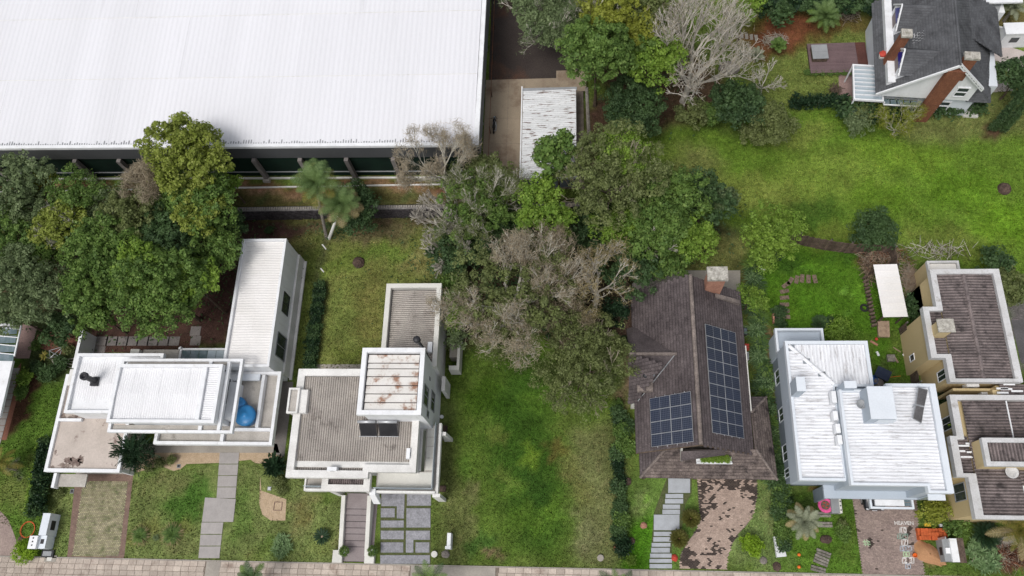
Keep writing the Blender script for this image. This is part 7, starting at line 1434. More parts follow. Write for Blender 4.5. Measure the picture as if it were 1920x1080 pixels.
# leaf litter and undergrowth under the groves
V = []; und = [((230, 500), 14, 6.5), ((960, 470), 9, 8), ((1190, 430), 9, 4), ((1170, 100), 7, 7), ((640, 430), 3, 1.2)]
for (px, py), rx, ry in und:
    x, y = at(px, py); m_ = int(rx*ry*70); p = g.normal(size=(m_, 2))*np.array([rx, ry])*.5; lob = np.stack([x+p[:, 0], y+p[:, 1], g.uniform(.05, .7, m_)], 1)
    ok = ~((lob[:, 0] < -9) & (lob[:, 1] > 36)) & ~((lob[:, 0] > -9.5) & (lob[:, 0] < 1) & (lob[:, 1] > 37.5) & (lob[:, 1] < 51.5)) & ~((lob[:, 0] > -32.5) & (lob[:, 0] < -27) & (lob[:, 1] < 32)); lob = lob[ok]; m_ = len(lob); s = g.uniform(.08, .2, (m_, 1)); t_ = g.normal(size=(m_, 3)); t_[:, 2] *= .4; t_ /= np.linalg.norm(t_, axis=1)[:, None]; b_ = np.cross(t_, [0, .3, 1]); V.append(np.stack([lob-t_*s, lob-b_*s*.5, lob+t_*s, lob+b_*s*.5], 1).reshape(-1, 3))
o = bpy.data.objects.new('undergrowth', quads_mesh('undergrowth', np.concatenate(V), F['dark'])); C.objects.link(o); o['kind'] = 'stuff'; o['label'] = 'dark leafy undergrowth and saplings beneath the groves'
# ================================================================ SMALL THINGS
def B(name, px, py, w, d, h, ma, label, cat, z=0, rot=0, group=None, extra=None):
    x, y = at(px, py, z+h); t = thing(name, label, cat, (x, y, z), group); t.rotation_euler = (0, 0, rot); return t, x, y
# dark board fence around the enclosed garden
def fence(name, label, pts, h, ma='wood', bw=.24, lean=0, plank=True):
    P = [at(*p, h) for p in pts]; t = thing(name, label, 'fence', (P[0][0], P[0][1], 0))
    for a, b in zip(P, P[1:]):
        d = Vector((b[0]-a[0], b[1]-a[1], 0)); L = d.length; d.normalize(); n = max(1, int(L/bw)); nv = Vector((-d.y, d.x, 0))
        for k in range(n):
            p = Vector((a[0], a[1], 0))+d*(k+.5)*L/n; hh = h+rnd.uniform(-.08, .08); u = d*(L/n*.46); q = nv*.015; o = nv*rnd.uniform(-.02, .02)
            part('board', MB().hexa([tuple(p-u-q+o), tuple(p+u-q+o), tuple(p+u+q+o), tuple(p-u+q+o)], [tuple(p-u-q+o+Vector((0, 0, hh))), tuple(p+u-q+o+Vector((0, 0, hh))), tuple(p+u+q+o+Vector((0, 0, hh))), tuple(p-u+q+o+Vector((0, 0, hh)))]), ma, t)
        for z in (h*.3, h*.8): part('rail', MB().tube((a[0]+nv.x*.08, a[1]+nv.y*.08, z), (b[0]+nv.x*.08, b[1]+nv.y*.08, z), .04, .04, 4), 'wood_grey', t)
        m_ = max(1, int(L/2.2))
        for k in range(m_+1): p = Vector((a[0], a[1], 0))+d*L*k/m_+nv*.15; part('post', MB().box(p.x-.06, p.x+.06, p.y-.06, p.y+.06, 0, h+.1), 'wood_grey', t)
fence('board_fence', 'dark board fence along the back of the enclosed garden', [(1480, 442), (1502, 440), (1560, 452), (1600, 457), (1678, 462)], 2.1); fence('board_fence', 'short dark board fence side running down to the white shelter', [(1678, 462), (1684, 495)], 2.1); fence('board_fence', 'dark board fence between the enclosed garden and the yellow house', [(1698, 605), (1708, 640), (1724, 715)], 1.7)
# shelter with white roof
x0, y1 = at(1640, 496, 2.3); x1, y0 = at(1700, 594, 2.3); x0b = at(1636, 496, 2.3)[0]
t = thing('garden_shelter', 'narrow open shelter with plain white metal roof beside the board fence', 'shelter', ((x0+x1)/2, (y0+y1)/2, 0)); yy = [y0+(y1-y0)*k/8 for k in range(9)]
X0, X1 = at(1657, 596, 2.3)[0], at(1702, 592, 2.3)[0]; XT0, XT1 = at(1638, 496, 2.3)[0], at(1682, 497, 2.3)[0]
for k in range(8):
    a, b = k/8, (k+1)/8; f_ = lambda u, s0, s1: s0+(s1-s0)*u
    part('roof_sheet', MB().hexa([(f_(a, X0, XT0), yy[k], 2.2), (f_(a, X1, XT1), yy[k], 2.3), (f_(b, X1, XT1), yy[k+1]+.03, 2.31), (f_(b, X0, XT0), yy[k+1]+.03, 2.21)], [(f_(a, X0, XT0), yy[k], 2.25), (f_(a, X1, XT1), yy[k], 2.35), (f_(b, X1, XT1), yy[k+1]+.03, 2.30), (f_(b, X0, XT0), yy[k+1]+.03, 2.22)]), 'annex_sheet', t)
for x, y in ((X0+.2, y0+.2), (X1-.2, y0+.2), (XT0+.2, y1-.2), (XT1-.2, y1-.2)): part('post', MB().box(x-.06, x+.06, y-.06, y+.06, 0, 2.2), 'wood', t)
part('ramp', MB().hexa([(X0+.1, y0-1.2, .0), (X0+1.1, y0-1.2, .0), (X0+1.1, y0+.2, .3), (X0+.1, y0+.2, .3)], [(X0+.1, y0-1.2, .25), (X0+1.1, y0-1.2, .25), (X0+1.1, y0+.2, .62), (X0+.1, y0+.2, .62)]), 'wood_pale', t)
for k in range(14): 
    u = k/14; xx, yy_ = X0-.35+(XT0-X0)*u, y0-.2+(y1-y0)*u; part('side_plank', MB().hexa([(xx, yy_, 0), (xx+.32, yy_, 0), (xx+.32, yy_+.18, 0), (xx, yy_+.18, 0)], [(xx, yy_, .35), (xx+.3, yy_, .7), (xx+.3, yy_+.18, .7), (xx, yy_+.18, .35)]), 'wood', t)
# brush pile beside the shelter
def twig_pile(name, label, px, py, rx, ry, h, n, mats, seed, cat='brush pile'):
    q = random.Random(seed); x, y = at(px, py, .2); t = thing(name, label, cat, (x, y, 0))
    for ma in mats:
        mb = MB()
        for k in range(n//len(mats)):
            a = q.uniform(0, 2*pi); c = Vector((x+q.gauss(0, rx*.45), y+q.gauss(0, ry*.45), q.uniform(.05, h))); d = Vector((cos(a), sin(a), q.uniform(-.2, .35)))*q.uniform(.2, .8); mb.tube(c-d, c+d, .022, .012, 3)
        mb.v = [(p[0], p[1], max(.02, p[2])) for p in mb.v]; part('twigs', mb, ma, t, kind='stuff')
    return t
twig_pile('brush_pile', 'heap of dry brown palm fronds and twigs above the white shelter', 1655, 480, 2.2, 1.2, .9, 420, ['bark_brown', 'brick', 'twig_brown', 'wood_pale'], 1); twig_pile('brush_pile', 'loose strip of dry leaves beside the top of the shelter', 1628, 505, .6, 1.4, .5, 150, ['wood_pale', 'bark_brown'], 2); twig_pile('brush_pile', 'cut pale branches scattered on the field above the yellow house', 1755, 470, 3.2, .9, .5, 120, ['twig_pale', 'twig_grey', 'bark_brown'], 3); twig_pile('brush_pile', 'heap of pale wood chips in the gap left of the yellow house', 1706, 525, .7, 1.6, .6, 420, ['wood_pale', 'straw' if False else 'twig_brown'], 4); twig_pile('brush_pile', 'dead brown brush by the trees left of the dead tree', 1135, 215, 1.0, 1.6, .6, 120, ['twig_grey', 'bark_brown'], 5); twig_pile('brush_pile', 'dry brown vegetation heap near the lower right corner', 1890, 1043, 2.0, .8, .5, 420, ['mulch', 'twig_brown', 'brick'], 6); twig_pile('brush_pile', 'brown dead frond heap under the hedge left of the gable house', 1588, 30, 1.0, .9, .9, 160, ['twig_brown', 'bark_brown'], 7); twig_pile('brush_pile', 'dry scrub on the red soil patch, top', 1450, 75, 1.4, .7, .6, 120, ['twig_brown', 'twig_grey'], 8)
t = twig_pile('leaf_litter_pile', 'brown pile of raked leaves at the grove corner by the yard', 955, 372, 1.8, 1.0, .2, 200, ['bark_brown', 'twig_brown'], 9)
# rocks, stumps
def rock(px, py, rx, ry, h, ma, label, name='rock', cat='rock', seed=0, group=None):
    x, y = at(px, py, h*.5); t = MB().ell((x, y, 0), rx, ry, h, 14, 6, .22, True, seed); return solo(name, t, ma, label, cat, group)
rock(671, 491, .62, .6, .55, 'rock', 'round brown boulder on the back lawn of the corrugated house', seed=1); rock(1885, 352, .6, .65, .6, 'rock', 'dark brown stump like boulder alone on the big field', seed=2); rock(1368, 125, 1.1, .8, .7, 'rock_grey', 'grey boulder beside the tall dead tree', seed=3); rock(1177, 902, .35, .35, .3, 'rock', 'small brown stump beside the boundary shrubs near the brown roof', seed=4); rock(1207, 985, .3, .28, .25, 'brick_pale', 'small pinkish stone on the round vivid lawn, upper', seed=5); rock(1184, 1014, .32, .3, .3, 'rock', 'small brown stone on the round vivid lawn, lower', seed=6); rock(1432, 1051, .32, .32, .25, 'rock_grey', 'grey stone on the lawn strip left of the white board', seed=7); rock(1457, 1062, .35, .4, .18, 'rock', 'brown tree stump slice beside the pavement', seed=8); rock(835, 1039, .38, .34, .3, 'rock_grey', 'mottled grey stone below the white post on the vacant lot', seed=9); rock(1265, 1046, .28, .3, .3, 'red', 'dark red small ball shrub beside the blue stone path', 'red_plant', 'plant', 10); rock(1549, 1011, .5, .35, .25, 'rock', 'dark brown flat stump near the sleepers', seed=11); rock(1155, 1027, .2, .3, .3, 'brick', 'rusty stump below the boundary shrubs', seed=12)
rock(38, 1012, .0001+.3, .3, .1, 'rock', 'dark stone on the forecourt edge', seed=13)
def disc(px, py, r, h, ma, label, name, cat, group=None):
    x, y = at(px, py, h); return solo(name, MB().lathe((x, y, 0), [(r, 0), (r, h*.9), (r*.93, h)], 22), ma, label, cat, group)
disc(1126, 1046, .28, .25, 'concrete', 'round pale manhole cover on the vacant lot near the pavement', 'manhole_cover', 'manhole cover'); disc(814, 1039, .27, .2, 'cream_white', 'round cream stone beside the stone driveway', 'round_stone', 'stone'); disc(828, 781, .17, .15, 'white', 'small round white garden light in the grass right of the tower', 'garden_light', 'garden light')
# utility posts and boxes
def multi_box(name, label, cat, px, py, z, parts):
    x, y = at(px, py, z); t = thing(name, label, cat, (x, y, 0))
    for n_, (a, b, c_, d, e, f), ma in parts: part(n_, MB().box(x+a, x+b, y+c_, y+d, e, f), ma, t)
    return t
multi_box('meter_post', 'upright white post box standing on the vacant lot beside the stone driveway', 'meter post', 841, 1012, 1.0, [('post', (-.12, .2, -.5, .55, 0, 1.1), 'white'), ('door_box', (-.28, .2, -.75, -.51, 0, .9), 'white'), ('door', (-.125, -.155, -.35, .35, .2, .9), 'grey')])
multi_box('meter_wall', 'white stepped meter wall with small black openings beside the round lime bush', 'meter wall', 85, 1000, 1.1, [('wall', (-.35, .35, -.2, 1.7, 0, 1.5), 'bluewhite'), ('front_block', (-1.0, .3, -1.3, -.21, 0, 1.2), 'bluewhite'), ('top_plate', (-1.1, -.35, -1.35, -.25, 1.21, 1.5), 'white'), ('opening', (-.2, .1, -.9, -.5, 1.201, 1.22), 'black'), ('meter_glass', (.352, .38, .3, 1.1, .5, 1.1), 'black'), ('hole', (-.8, -.68, -.5, -.38, 1.501, 1.515), 'black'), ('hole', (-.8, -.68, -.8, -.68, 1.501, 1.515), 'black'), ('hole', (-.8, -.68, -1.1, -.98, 1.501, 1.515), 'black')])
multi_box('letter_box', 'flat black framed grey lid box below the meter wall', 'utility box', 88, 1038, .3, [('frame', (-.55, .55, -.3, .3, 0, .25), 'black'), ('lid', (-.4, .4, -.2, .2, .251, .3), 'grey')])
multi_box('utility_pad', 'small concrete pad below the black framed box', 'pad', 96, 1046, .05, [('pad', (-.6, .5, -.35, .2, .0, .07), 'concrete'), ('cover', (-.35, .1, -.25, .1, .071, .1), 'cream_white')])
k = multi_box('meter_kiosk', 'grey and white meter kiosk with brown roof beside the sand heap', 'meter kiosk', 1788, 1032, 1.3, [('wall', (-.75, .7, -.85, .9, 0, 1.2), 'grey'), ('white_plate', (-.25, .3, -.9, .92, 1.201, 1.45), 'white'), ('brown_roof', (.31, .85, -.95, .97, 1.201, 1.38), 'wood'), ('side_sill', (-.6, -.26, -.25, .2, 1.202, 1.3), 'white'), ('meter_opening', (-.78, -.752, -.35, .25, .5, 1.0), 'black'), ('antenna', (-.8, -.72, .85, 1.0, 0, 2.0), 'metal')])
x, y = at(1463, 1025, .5); t = thing('dumped_board', 'tilted dirty white board lying on the lawn by the boundary shrubs', 'board', (x, y, 0)); t.rotation_euler = (0, 0, .12)
part('board', MB().hexa([(x-.45, y-.8, .15), (x+.4, y-.8, .05), (x+.35, y+.6, .05), (x-.35, y+.85, .15)], [(x-.45, y-.8, .55), (x+.4, y-.8, .3), (x+.35, y+.6, .3), (x-.35, y+.85, .55)]), 'white', t); part('hollow', MB().add([(x-.15, y-.45, .475), (x+.15, y-.45, .39), (x+.15, y+.3, .39), (x-.1, y+.4, .475)], [(0, 1, 2, 3)]), 'grey', t); 
for q in range(5): part('dirt_patch', MB().box(x-.1+q*.06, x-.02+q*.06, y-.4+q*.13, y-.28+q*.13, .46-q*.015, .485-q*.015), 'black', t)
# garden furniture: papasan, table, sleepers
x, y = at(1548, 947, .6); t = thing('round_chair', 'round chair with pink cushion under the front canopy of the blue house', 'chair', (x, y, 0)); part('cushion', MB().lathe((x, y, .3), [(.25, 0), (.55, .15), (.64, .32), (.52, .36), (.25, .2), (.01, .16)], 22), 'pink', t, smooth=True); part('basket', MB().lathe((x, y, .25), [(.2, 0), (.5, .1), (.66, .3), (.67, .33)], 18), 'wood', t)
for a in (0, 1.57, 3.14, 4.71): part('leg', MB().tube((x, y, .28), (x+.4*cos(a), y+.4*sin(a), 0), .03, .03, 6), 'wood', t)
for q in range(4): a = q*1.57+.4; part('pillow_button', MB().ell((x+.2*cos(a), y+.2*sin(a), .56), .13, .07, .04, 8, 4), 'red', t)
multi_box('grey_cabinet', 'dark grey cabinet with pale studded front beside the pink round chair', 'cabinet', 1567, 948, .9, [('body', (-.35, .3, -.6, .6, 0, .85), 'grey'), ('front_panel', (.31, .5, -.6, .6, .1, .87), 'cream_white'), ('stud', (.36, .46, -.4, -.3, .871, .89), 'black'), ('stud', (.36, .46, -.05, .05, .871, .89), 'black'), ('stud', (.36, .46, .3, .4, .871, .89), 'black')])
def sleeper_set(px, py, rot, n, label, w=1.15):
    x, y = at(px, py, .1); t = thing('sleeper_step', label, 'step', (x, y, 0), 'timber sleeper steps on the blue house lawn'); t.rotation_euler = (0, 0, rot)
    for k in range(n): part('plank', MB().box(x-w/2+rnd.uniform(-.05, .05), x+w/2, y-.33+k*.24, y-.33+k*.24+.19, 0, .14), 'wood_grey', t)
for px, py, ro, n, lab in ((1544, 962, 0, 2, 'timber sleeper step nearest the pink round chair'), (1547, 981, 0, 2, 'timber sleeper step second below the pink round chair'), (1545, 1035, -.35, 2, 'pale timber sleeper step below the flat stump'), (1540, 1051, -.4, 3, 'grey timber sleeper step second above the pavement'), (1535, 1065, -.25, 2, 'dark timber sleeper step nearest the pavement')): sleeper_set(px, py, ro, n, lab)
for px, py, lab in ((1498, 1040, 'upper small orange ball on the blue house lawn'), (1498, 1063, 'lower small orange ball on the blue house lawn')): x, y = at(px, py, .1); solo('ball', MB().ell((x, y, .14), .14, .14, .14, 14, 8), 'orange', lab, 'ball', smooth=True)
# brick stack: rows of hollow bricks
x0, y1 = at(1728, 991, .6); x1, y0 = at(1771, 1010, .6); t = thing('brick_stack', 'stack of orange hollow bricks beside the block driveway', 'brick stack', ((x0+x1)/2, (y0+y1)/2, 0)); bm_ = MB().box(-.095, .095, -.145, .145, 0, .14); bme = mesh_of('brick', bm_.v, bm_.f, M['brick_new'])
for l in range(4):
    for i in range(11):
        for j in range(3):
            if l == 3 and rnd.random() < .3: continue
            rawpart('brick', bme, t, (-1.05+i*.205+rnd.uniform(-.01, .01), -.34+j*.31+rnd.uniform(-.02, .02), l*.145), (0, 0, rnd.uniform(-.05, .05)))
for q in range(2): rawpart('brick', bme, t, (1.25, -.1+q*.35, 0), (0, 0, .4+q))
# sand heap
P = [(1712, 1020), (1722, 1012), (1745, 1020), (1762, 1034), (1776, 1058), (1765, 1062), (1738, 1056), (1722, 1050), (1714, 1040)]
W_ = [at(*p) for p in P]; cxs = sum(p[0] for p in W_)/len(W_); cys = sum(p[1] for p in W_)/len(W_); mb = MB(); rings = [(1, 0), (.82, .13), (.55, .34), (.25, .46), (.04, .5)]; n = len(W_)*4
pts = []
for i in range(len(W_)):
    a, b = W_[i], W_[(i+1) % len(W_)]
    for k in range(4): pts.append((a[0]+(b[0]-a[0])*k/4, a[1]+(b[1]-a[1])*k/4))
v = []; f = []
for s, z in rings:
    for p in pts: v.append((cxs+(p[0]-cxs)*s*(1+rnd.uniform(-.03, .03)), cys+(p[1]-cys)*s*(1+rnd.uniform(-.03, .03)), z+(rnd.uniform(-.02, .02) if z else 0.01)))
for i in range(4):
    for k in range(n): f.append((i*n+k, (i+1)*n+k, (i+1)*n+(k+1) % n, i*n+(k+1) % n))
solo('sand_heap', mb.add(v, f), 'sand', 'long heap of orange sand between the block driveway and grey kiosk', 'sand heap', smooth=True)
x, y = at(1716, 1041, .3); solo('bucket', MB().lathe((x, y, 0), [(.14, 0), (.18, .3), (.16, .31), (.12, .1)], 14), 'orange', 'small orange bucket at the left foot of the sand heap', 'bucket')
# chalk drawings: part of the driveway
def chalk_line(pts, ma, w=.035):
    for a, b in zip(pts, pts[1:]):
        A, B_ = Vector((*at(*a, .045), .045)), Vector((*at(*b, .045), .045)); d = (B_-A).normalized(); s = Vector((-d.y, d.x, 0))*w; e = d*w*.5; q = [A-s-e, B_-s+e, B_+s+e, A+s-e]; part('chalk_line', MB().add([tuple(p) for p in q]+[(p[0], p[1], .03) for p in q], [(0, 1, 2, 3), (5, 4, 0, 1)[::-1]]), ma, drive4)
def chalk_text(s, px, py, size, ma):
    x, y = at(px, py, .046); cu = bpy.data.curves.new('chalk_text', 'FONT'); cu.body = s; cu.size = size; cu.align_x = 'CENTER'; cu.align_y = 'CENTER'; cu.offset = .012; cu.extrude = .002
    o = bpy.data.objects.new('chalk_text', cu); C.objects.link(o); dg_ = bpy.context.evaluated_depsgraph_get(); me_ = bpy.data.meshes.new_from_object(o.evaluated_get(dg_)); C.objects.unlink(o); bpy.data.objects.remove(o)
    me_.materials.clear(); me_.materials.append(M[ma]); q = bpy.data.objects.new('chalk_text', me_); C.objects.link(q); q.parent = drive4; q.location = (x, y, .048); return q
def sq(x0, y0, x1, y1, ma): chalk_line([(x0, y0), (x1, y0), (x1, y1), (x0, y1), (x0, y0)], ma)
chalk_text('HEAVEN', 1695, 981, .42, 'chalk'); sq(1687.5, 989, 1699, 1000, 'chalk'); chalk_text('10', 1693.5, 994.5, .55, 'chalk'); sq(1683, 1001, 1692, 1010, 'chalk_teal'); sq(1693, 1001, 1702, 1010, 'chalk_teal'); chalk_text('8', 1687.5, 1006, .45, 'chalk_teal'); chalk_text('9', 1697.5, 1006, .45, 'chalk_teal')
sq(1691, 1011.5, 1702, 1022.5, 'chalk'); chalk_text('7', 1696.5, 1017, .6, 'chalk'); sq(1688, 1024, 1698, 1033, 'chalk_blue'); sq(1699, 1024, 1709, 1033, 'chalk_blue'); chalk_text('5', 1693, 1029, .42, 'chalk_blue'); chalk_text('6', 1704, 1029, .42, 'chalk_blue'); sq(1694, 1035, 1705, 1043, 'chalk_green'); chalk_text('4', 1699, 1039, .42, 'chalk_green')
sq(1692, 1045.5, 1702.5, 1056, 'chalk'); sq(1702.5, 1045.5, 1713.5, 1056, 'chalk'); chalk_text('2', 1697.3, 1051, .55, 'chalk'); chalk_text('3', 1708, 1051, .55, 'chalk'); sq(1698, 1058, 1707, 1066, 'chalk_blue'); chalk_text('1', 1702.5, 1062, .42, 'chalk_blue')
for a, b in (((1620.5, 1012), (1623, 1023.5)), ((1625.5, 1012), (1628, 1023.5)), ((1618, 1016), (1631, 1016)), ((1619.5, 1020.5), (1632, 1020.5))): chalk_line([a, b], 'chalk_green')
# car under the carport
x, y = at(1640, 950, .6); t = thing('parked_car', 'black car parked under the white carport slab of the blue house', 'car', (x, y+1.7, 0)); L = [(-.86, 0), (-.9, .25), (-.84, .7), (0, .72)]
cyy = y-.3; prof = [(0, .35, .62, .72), (.25, .3, .86, .82), (1.1, .28, .98, .88), (1.5, .28, 1.35, .80), (2.0, .28, 1.45, .72), (3.1, .28, 1.45, .72), (3.9, .3, 1.05, .86), (4.3, .35, .85, .75)]
v = []; f = []
for yy_, zb, zt, hw in prof:
    v += [(x-hw, cyy+yy_, zb), (x-hw-.05, cyy+yy_, (zb+min(zt, .95))/2), (x-hw+.04, cyy+yy_, min(zt, .95)-.04), (x-hw*.82, cyy+yy_, zt), (x+hw*.82, cyy+yy_, zt), (x+hw-.04, cyy+yy_, min(zt, .95)-.04), (x+hw+.05, cyy+yy_, (zb+min(zt, .95))/2), (x+hw, cyy+yy_, zb)]
for i in range(len(prof)-1):
    for k in range(8): f.append((i*8+k, i*8+(k+1) % 8, (i+1)*8+(k+1) % 8, (i+1)*8+k))
f += [tuple(range(7, -1, -1)), tuple(range((len(prof)-1)*8, len(prof)*8))]; part('body', MB().add(v, f), 'carpaint', t, smooth=True)
part('windscreen', MB().slabq([(x-.62, cyy+1.12, 1.03), (x+.62, cyy+1.12, 1.03), (x+.55, cyy+1.52, 1.39), (x-.55, cyy+1.52, 1.39)], .02), 'glass', t)
for sx_ in (-1, 1):
    part('headlight', MB().ell((x+sx_*.6, cyy+.12, .66), .16, .12, .08, 10, 6), 'metal', t); part('mirror', MB().box(x+sx_*.93, x+sx_*1.08, cyy+1.3, cyy+1.4, .95, 1.07), 'carpaint', t)
    for yy_ in (.8, 3.4): w = part('wheel', MB().tube((x+sx_*.7, cyy+yy_, .32), (x+sx_*.92, cyy+yy_, .32), .32, .32, 18), 'rubber', t); part('rim', MB().tube((x+sx_*.925, cyy+yy_, .32), (x+sx_*.935, cyy+yy_, .32), .2, .2, 12), 'metal', w)
part('number_plate', MB().box(x-.2, x+.2, cyy-.03, cyy-.005, .42, .52), 'white', t)
# motorbike on the yard pad
x, y = at(927, 233, TZ+.5); z = TZ+.045; t = thing('motorcycle', 'black motorcycle parked on the concrete yard beside the warehouse', 'motorcycle', (x, y, z)); t.rotation_euler = (0, 0, -.08)
for s, n_ in ((-.68, 'rear'), (.68, 'front')):
    mb = MB(); 
    for k in range(16):
        a0, a1 = 2*pi*k/16, 2*pi*(k+1)/16; mb.tube((x, y+s+.27*cos(a0), z+.31+.27*sin(a0)), (x, y+s+.27*cos(a1), z+.31+.27*sin(a1)), .055, .055, 5, False)
    w = part('wheel', mb, 'rubber', t); part('hub', MB().tube((x-.05, y+s, z+.31), (x+.05, y+s, z+.31), .09, .09, 8), 'metal', w)
part('fuel_tank', MB().ell((x, y+.2, z+.82), .17, .28, .14, 12, 6), 'carpaint', t, smooth=True); part('seat', MB().hexa([(x-.13, y-.65, z+.72), (x+.13, y-.65, z+.72), (x+.11, y-.02, z+.7), (x-.11, y-.02, z+.7)], [(x-.12, y-.62, z+.86), (x+.12, y-.62, z+.86), (x+.1, y-.04, z+.8), (x-.1, y-.04, z+.8)]), 'rubber', t)
part('engine', MB().box(x-.16, x+.16, y-.15, y+.25, z+.28, z+.65), 'metal', t); part('handlebar', MB().poly([(x-.36, y+.32, z+1.02), (x-.1, y+.45, z+1.0), (x+.1, y+.45, z+1.0), (x+.36, y+.32, z+1.02)], .02), 'black', t); part('fork', MB().tube((x-.08, y+.45, z+1.0), (x-.08, y+.68, z+.31), .025, .025, 6).tube((x+.08, y+.45, z+1.0), (x+.08, y+.68, z+.31), .025, .025, 6), 'metal', t)
part('front_fender', MB().hexa([(x-.07, y+.5, z+.6), (x+.07, y+.5, z+.6), (x+.07, y+.85, z+.62), (x-.07, y+.85, z+.62)], [(x-.06, y+.52, z+.65), (x+.06, y+.52, z+.65), (x+.06, y+.83, z+.66), (x-.06, y+.83, z+.66)]), 'carpaint', t); part('headlight', MB().ell((x, y+.55, z+.92), .1, .08, .1, 10, 6), 'glass_pale', t); part('exhaust', MB().tube((x+.17, y+.1, z+.3), (x+.2, y-.75, z+.4), .04, .05, 8), 'metal', t); part('kick_stand', MB().tube((x-.12, y-.05, z+.3), (x-.3, y-.1, z), .015, .015, 5), 'metal', t)
# tyre swing ring, fire pit, stones, ball, toys in the enclosed garden
x, y = at(1621, 577, .15); mb = MB()
for k in range(18): a0, a1 = 2*pi*k/18, 2*pi*(k+1)/18; mb.tube((x+.3*cos(a0), y+.3*sin(a0), .11), (x+.3*cos(a1), y+.3*sin(a1), .11), .1, .1, 7, False)
solo('tyre', mb, 'rubber', 'old black tyre lying on the enclosed garden lawn', 'tyre')
x, y = at(1460, 596, .4); t = thing('fire_pit', 'square pit with pale brick rim on the enclosed garden lawn', 'fire pit', (x, y, 0)); part('rim', MB().ring(x-.52, x+.52, y-.45, y+.45, .16, 0, .4), 'brick_pale', t); part('grate', MB().box(x-.35, x+.35, y-.28, y+.28, .1, .2), 'black', t); part('ash', MB().ell((x+.03, y, .2), .2, .16, .08, 10, 5), 'concrete', t)
for i, (px, py, ro) in enumerate(((1528, 523, 0.1), (1516, 523, -.1), (1504, 522, -.2), (1494, 524, -.3), (1482, 527, -.6), (1474, 534, -.95), (1471, 546, -1.35), (1471, 558, -1.5), (1471, 571, -1.57), (1472, 583, -1.57), (1473, 594, -1.57))):
    x, y = at(px, py, .04); t = thing('stepping_stone', 'reddish stepping stone in the curved row on the enclosed lawn, %s from the right end' % ORD[i], 'stepping stone', (x, y, 0), 'curved row of reddish stepping stones'); t.rotation_euler = (0, 0, ro); mb = MB().box(x-.19, x+.19, y-.42, y+.42, 0, .05); part('stone', mb, 'step_stone', t)
x, y = at(1430, 502, .8); solo('white_table', MB().prism([(x-.3, y+.05), (x+.05, y-.4), (x+.42, y-.05), (x+.08, y+.42)], .7, .76).tube((x+.06, y, 0), (x+.06, y, .7), .04, .04, 6), 'white', 'small tilted white square table beside the fence tree', 'table')
for lab, px, py, r_, ma in (('small yellow ball on the messy garden corner', 1661, 630, .12, 'yellowp'), ('small red ball on the messy garden corner', 1643, 636, .15, 'red')): x, y = at(px, py, .1); solo('ball', MB().ell((x, y, r_), r_, r_, r_, 12, 7), ma, lab, 'ball', smooth=True)
def plank(px0, py0, px1, py1, w, ma, label, name='plank', h=.07):
    a, b = at(px0, py0, h), at(px1, py1, h); d = Vector((b[0]-a[0], b[1]-a[1], 0)).normalized(); s = Vector((-d.y, d.x, 0))*w; A, B_ = Vector((*a, 0)), Vector((*b, 0)); q = [tuple(A-s), tuple(B_-s), tuple(B_+s), tuple(A+s)]
    return solo(name, MB().hexa(q, [(p[0], p[1], h) for p in q]), ma, label, name)
plank(1632, 639, 1646, 647, .10, 'brick_pale', 'orange brown plank lying on the messy garden corner'); plank(1676, 667, 1684, 680, .08, 'wood_pale', 'short brown plank beside the grey box on the messy corner'); plank(1675, 651, 1689, 660, .04, 'wood_pale', 'thin stick above the grey box on the messy corner'); plank(1694, 663, 1699, 670, .12, 'white', 'small white board near the side fence'); plank(1644, 659, 1648, 667, .1, 'white', 'small white broken piece left of the grey box'); plank(865, 430-0, 866, 431, .02, 'twig_pale', 'tiny stick', 'stick') if False else None
plank(604, 458, 611, 467, .06, 'white_worn', 'upper fallen white fence post on the lawn boundary', 'fallen_post'); plank(601, 503, 607, 510, .06, 'white_worn', 'lower fallen white fence post on the lawn boundary', 'fallen_post')
plank(1862, 1020, 1905, 1012, .38, 'concrete', 'long grey concrete slab right of the dark cycad', 'concrete_slab')
multi_box('grey_crate', 'grey wooden crate on the messy garden corner', 'crate', 1672, 671, .3, [('box', (-.35, .3, -.3, .3, 0, .28), 'wood_grey'), ('lid', (-.37, .32, -.32, .32, .281, .31), 'wood_grey')])
x, y = at(1655, 702, .4); t = thing('toy_cart', 'dark navy wheeled cart half hidden behind the blue house', 'cart', (x, y, 0)); t.rotation_euler = (0, 0, -.5); part('body', MB().hexa([(x-.55, y-.4, .2), (x+.5, y-.4, .2), (x+.5, y+.4, .2), (x-.55, y+.4, .2)], [(x-.65, y-.5, .6), (x+.6, y-.5, .6), (x+.6, y+.5, .6), (x-.65, y+.5, .6)]), 'navy', t)
part('handle', MB().tube((x+.6, y, .5), (x+1.3, y+.4, .9), .02, .02, 5), 'orange', t)
for a, b in ((-.4, -.45), (.4, -.45), (-.4, .45), (.4, .45)): part('wheel', MB().tube((x+a, y+b-.04, .14), (x+a, y+b+.04, .14), .14, .14, 12), 'rubber', t)
x, y = at(1638, 712, .3); t = thing('blue_tub', 'bright blue tub with pale bundle behind the blue house', 'tub', (x, y, 0)); part('tub', MB().lathe((x, y, 0), [(.3, 0), (.4, .3), (.37, .31), (.3, .1)], 16), 'bluep', t)
rock(1648, 716, .45, .45, .3, 'rock_grey', 'pale bundle on the ground behind the blue house', 'bundle', 'bundle', 21)
for k, (px, py) in enumerate(((1742, 683), (1744, 690), (1746, 697))): disc(px, py, .28, .25, 'grey', 'grey round pot in the cluster beside the yellow house, %s from the top' % ORD[k], 'plant_pot', 'pot', 'pots beside the yellow house')
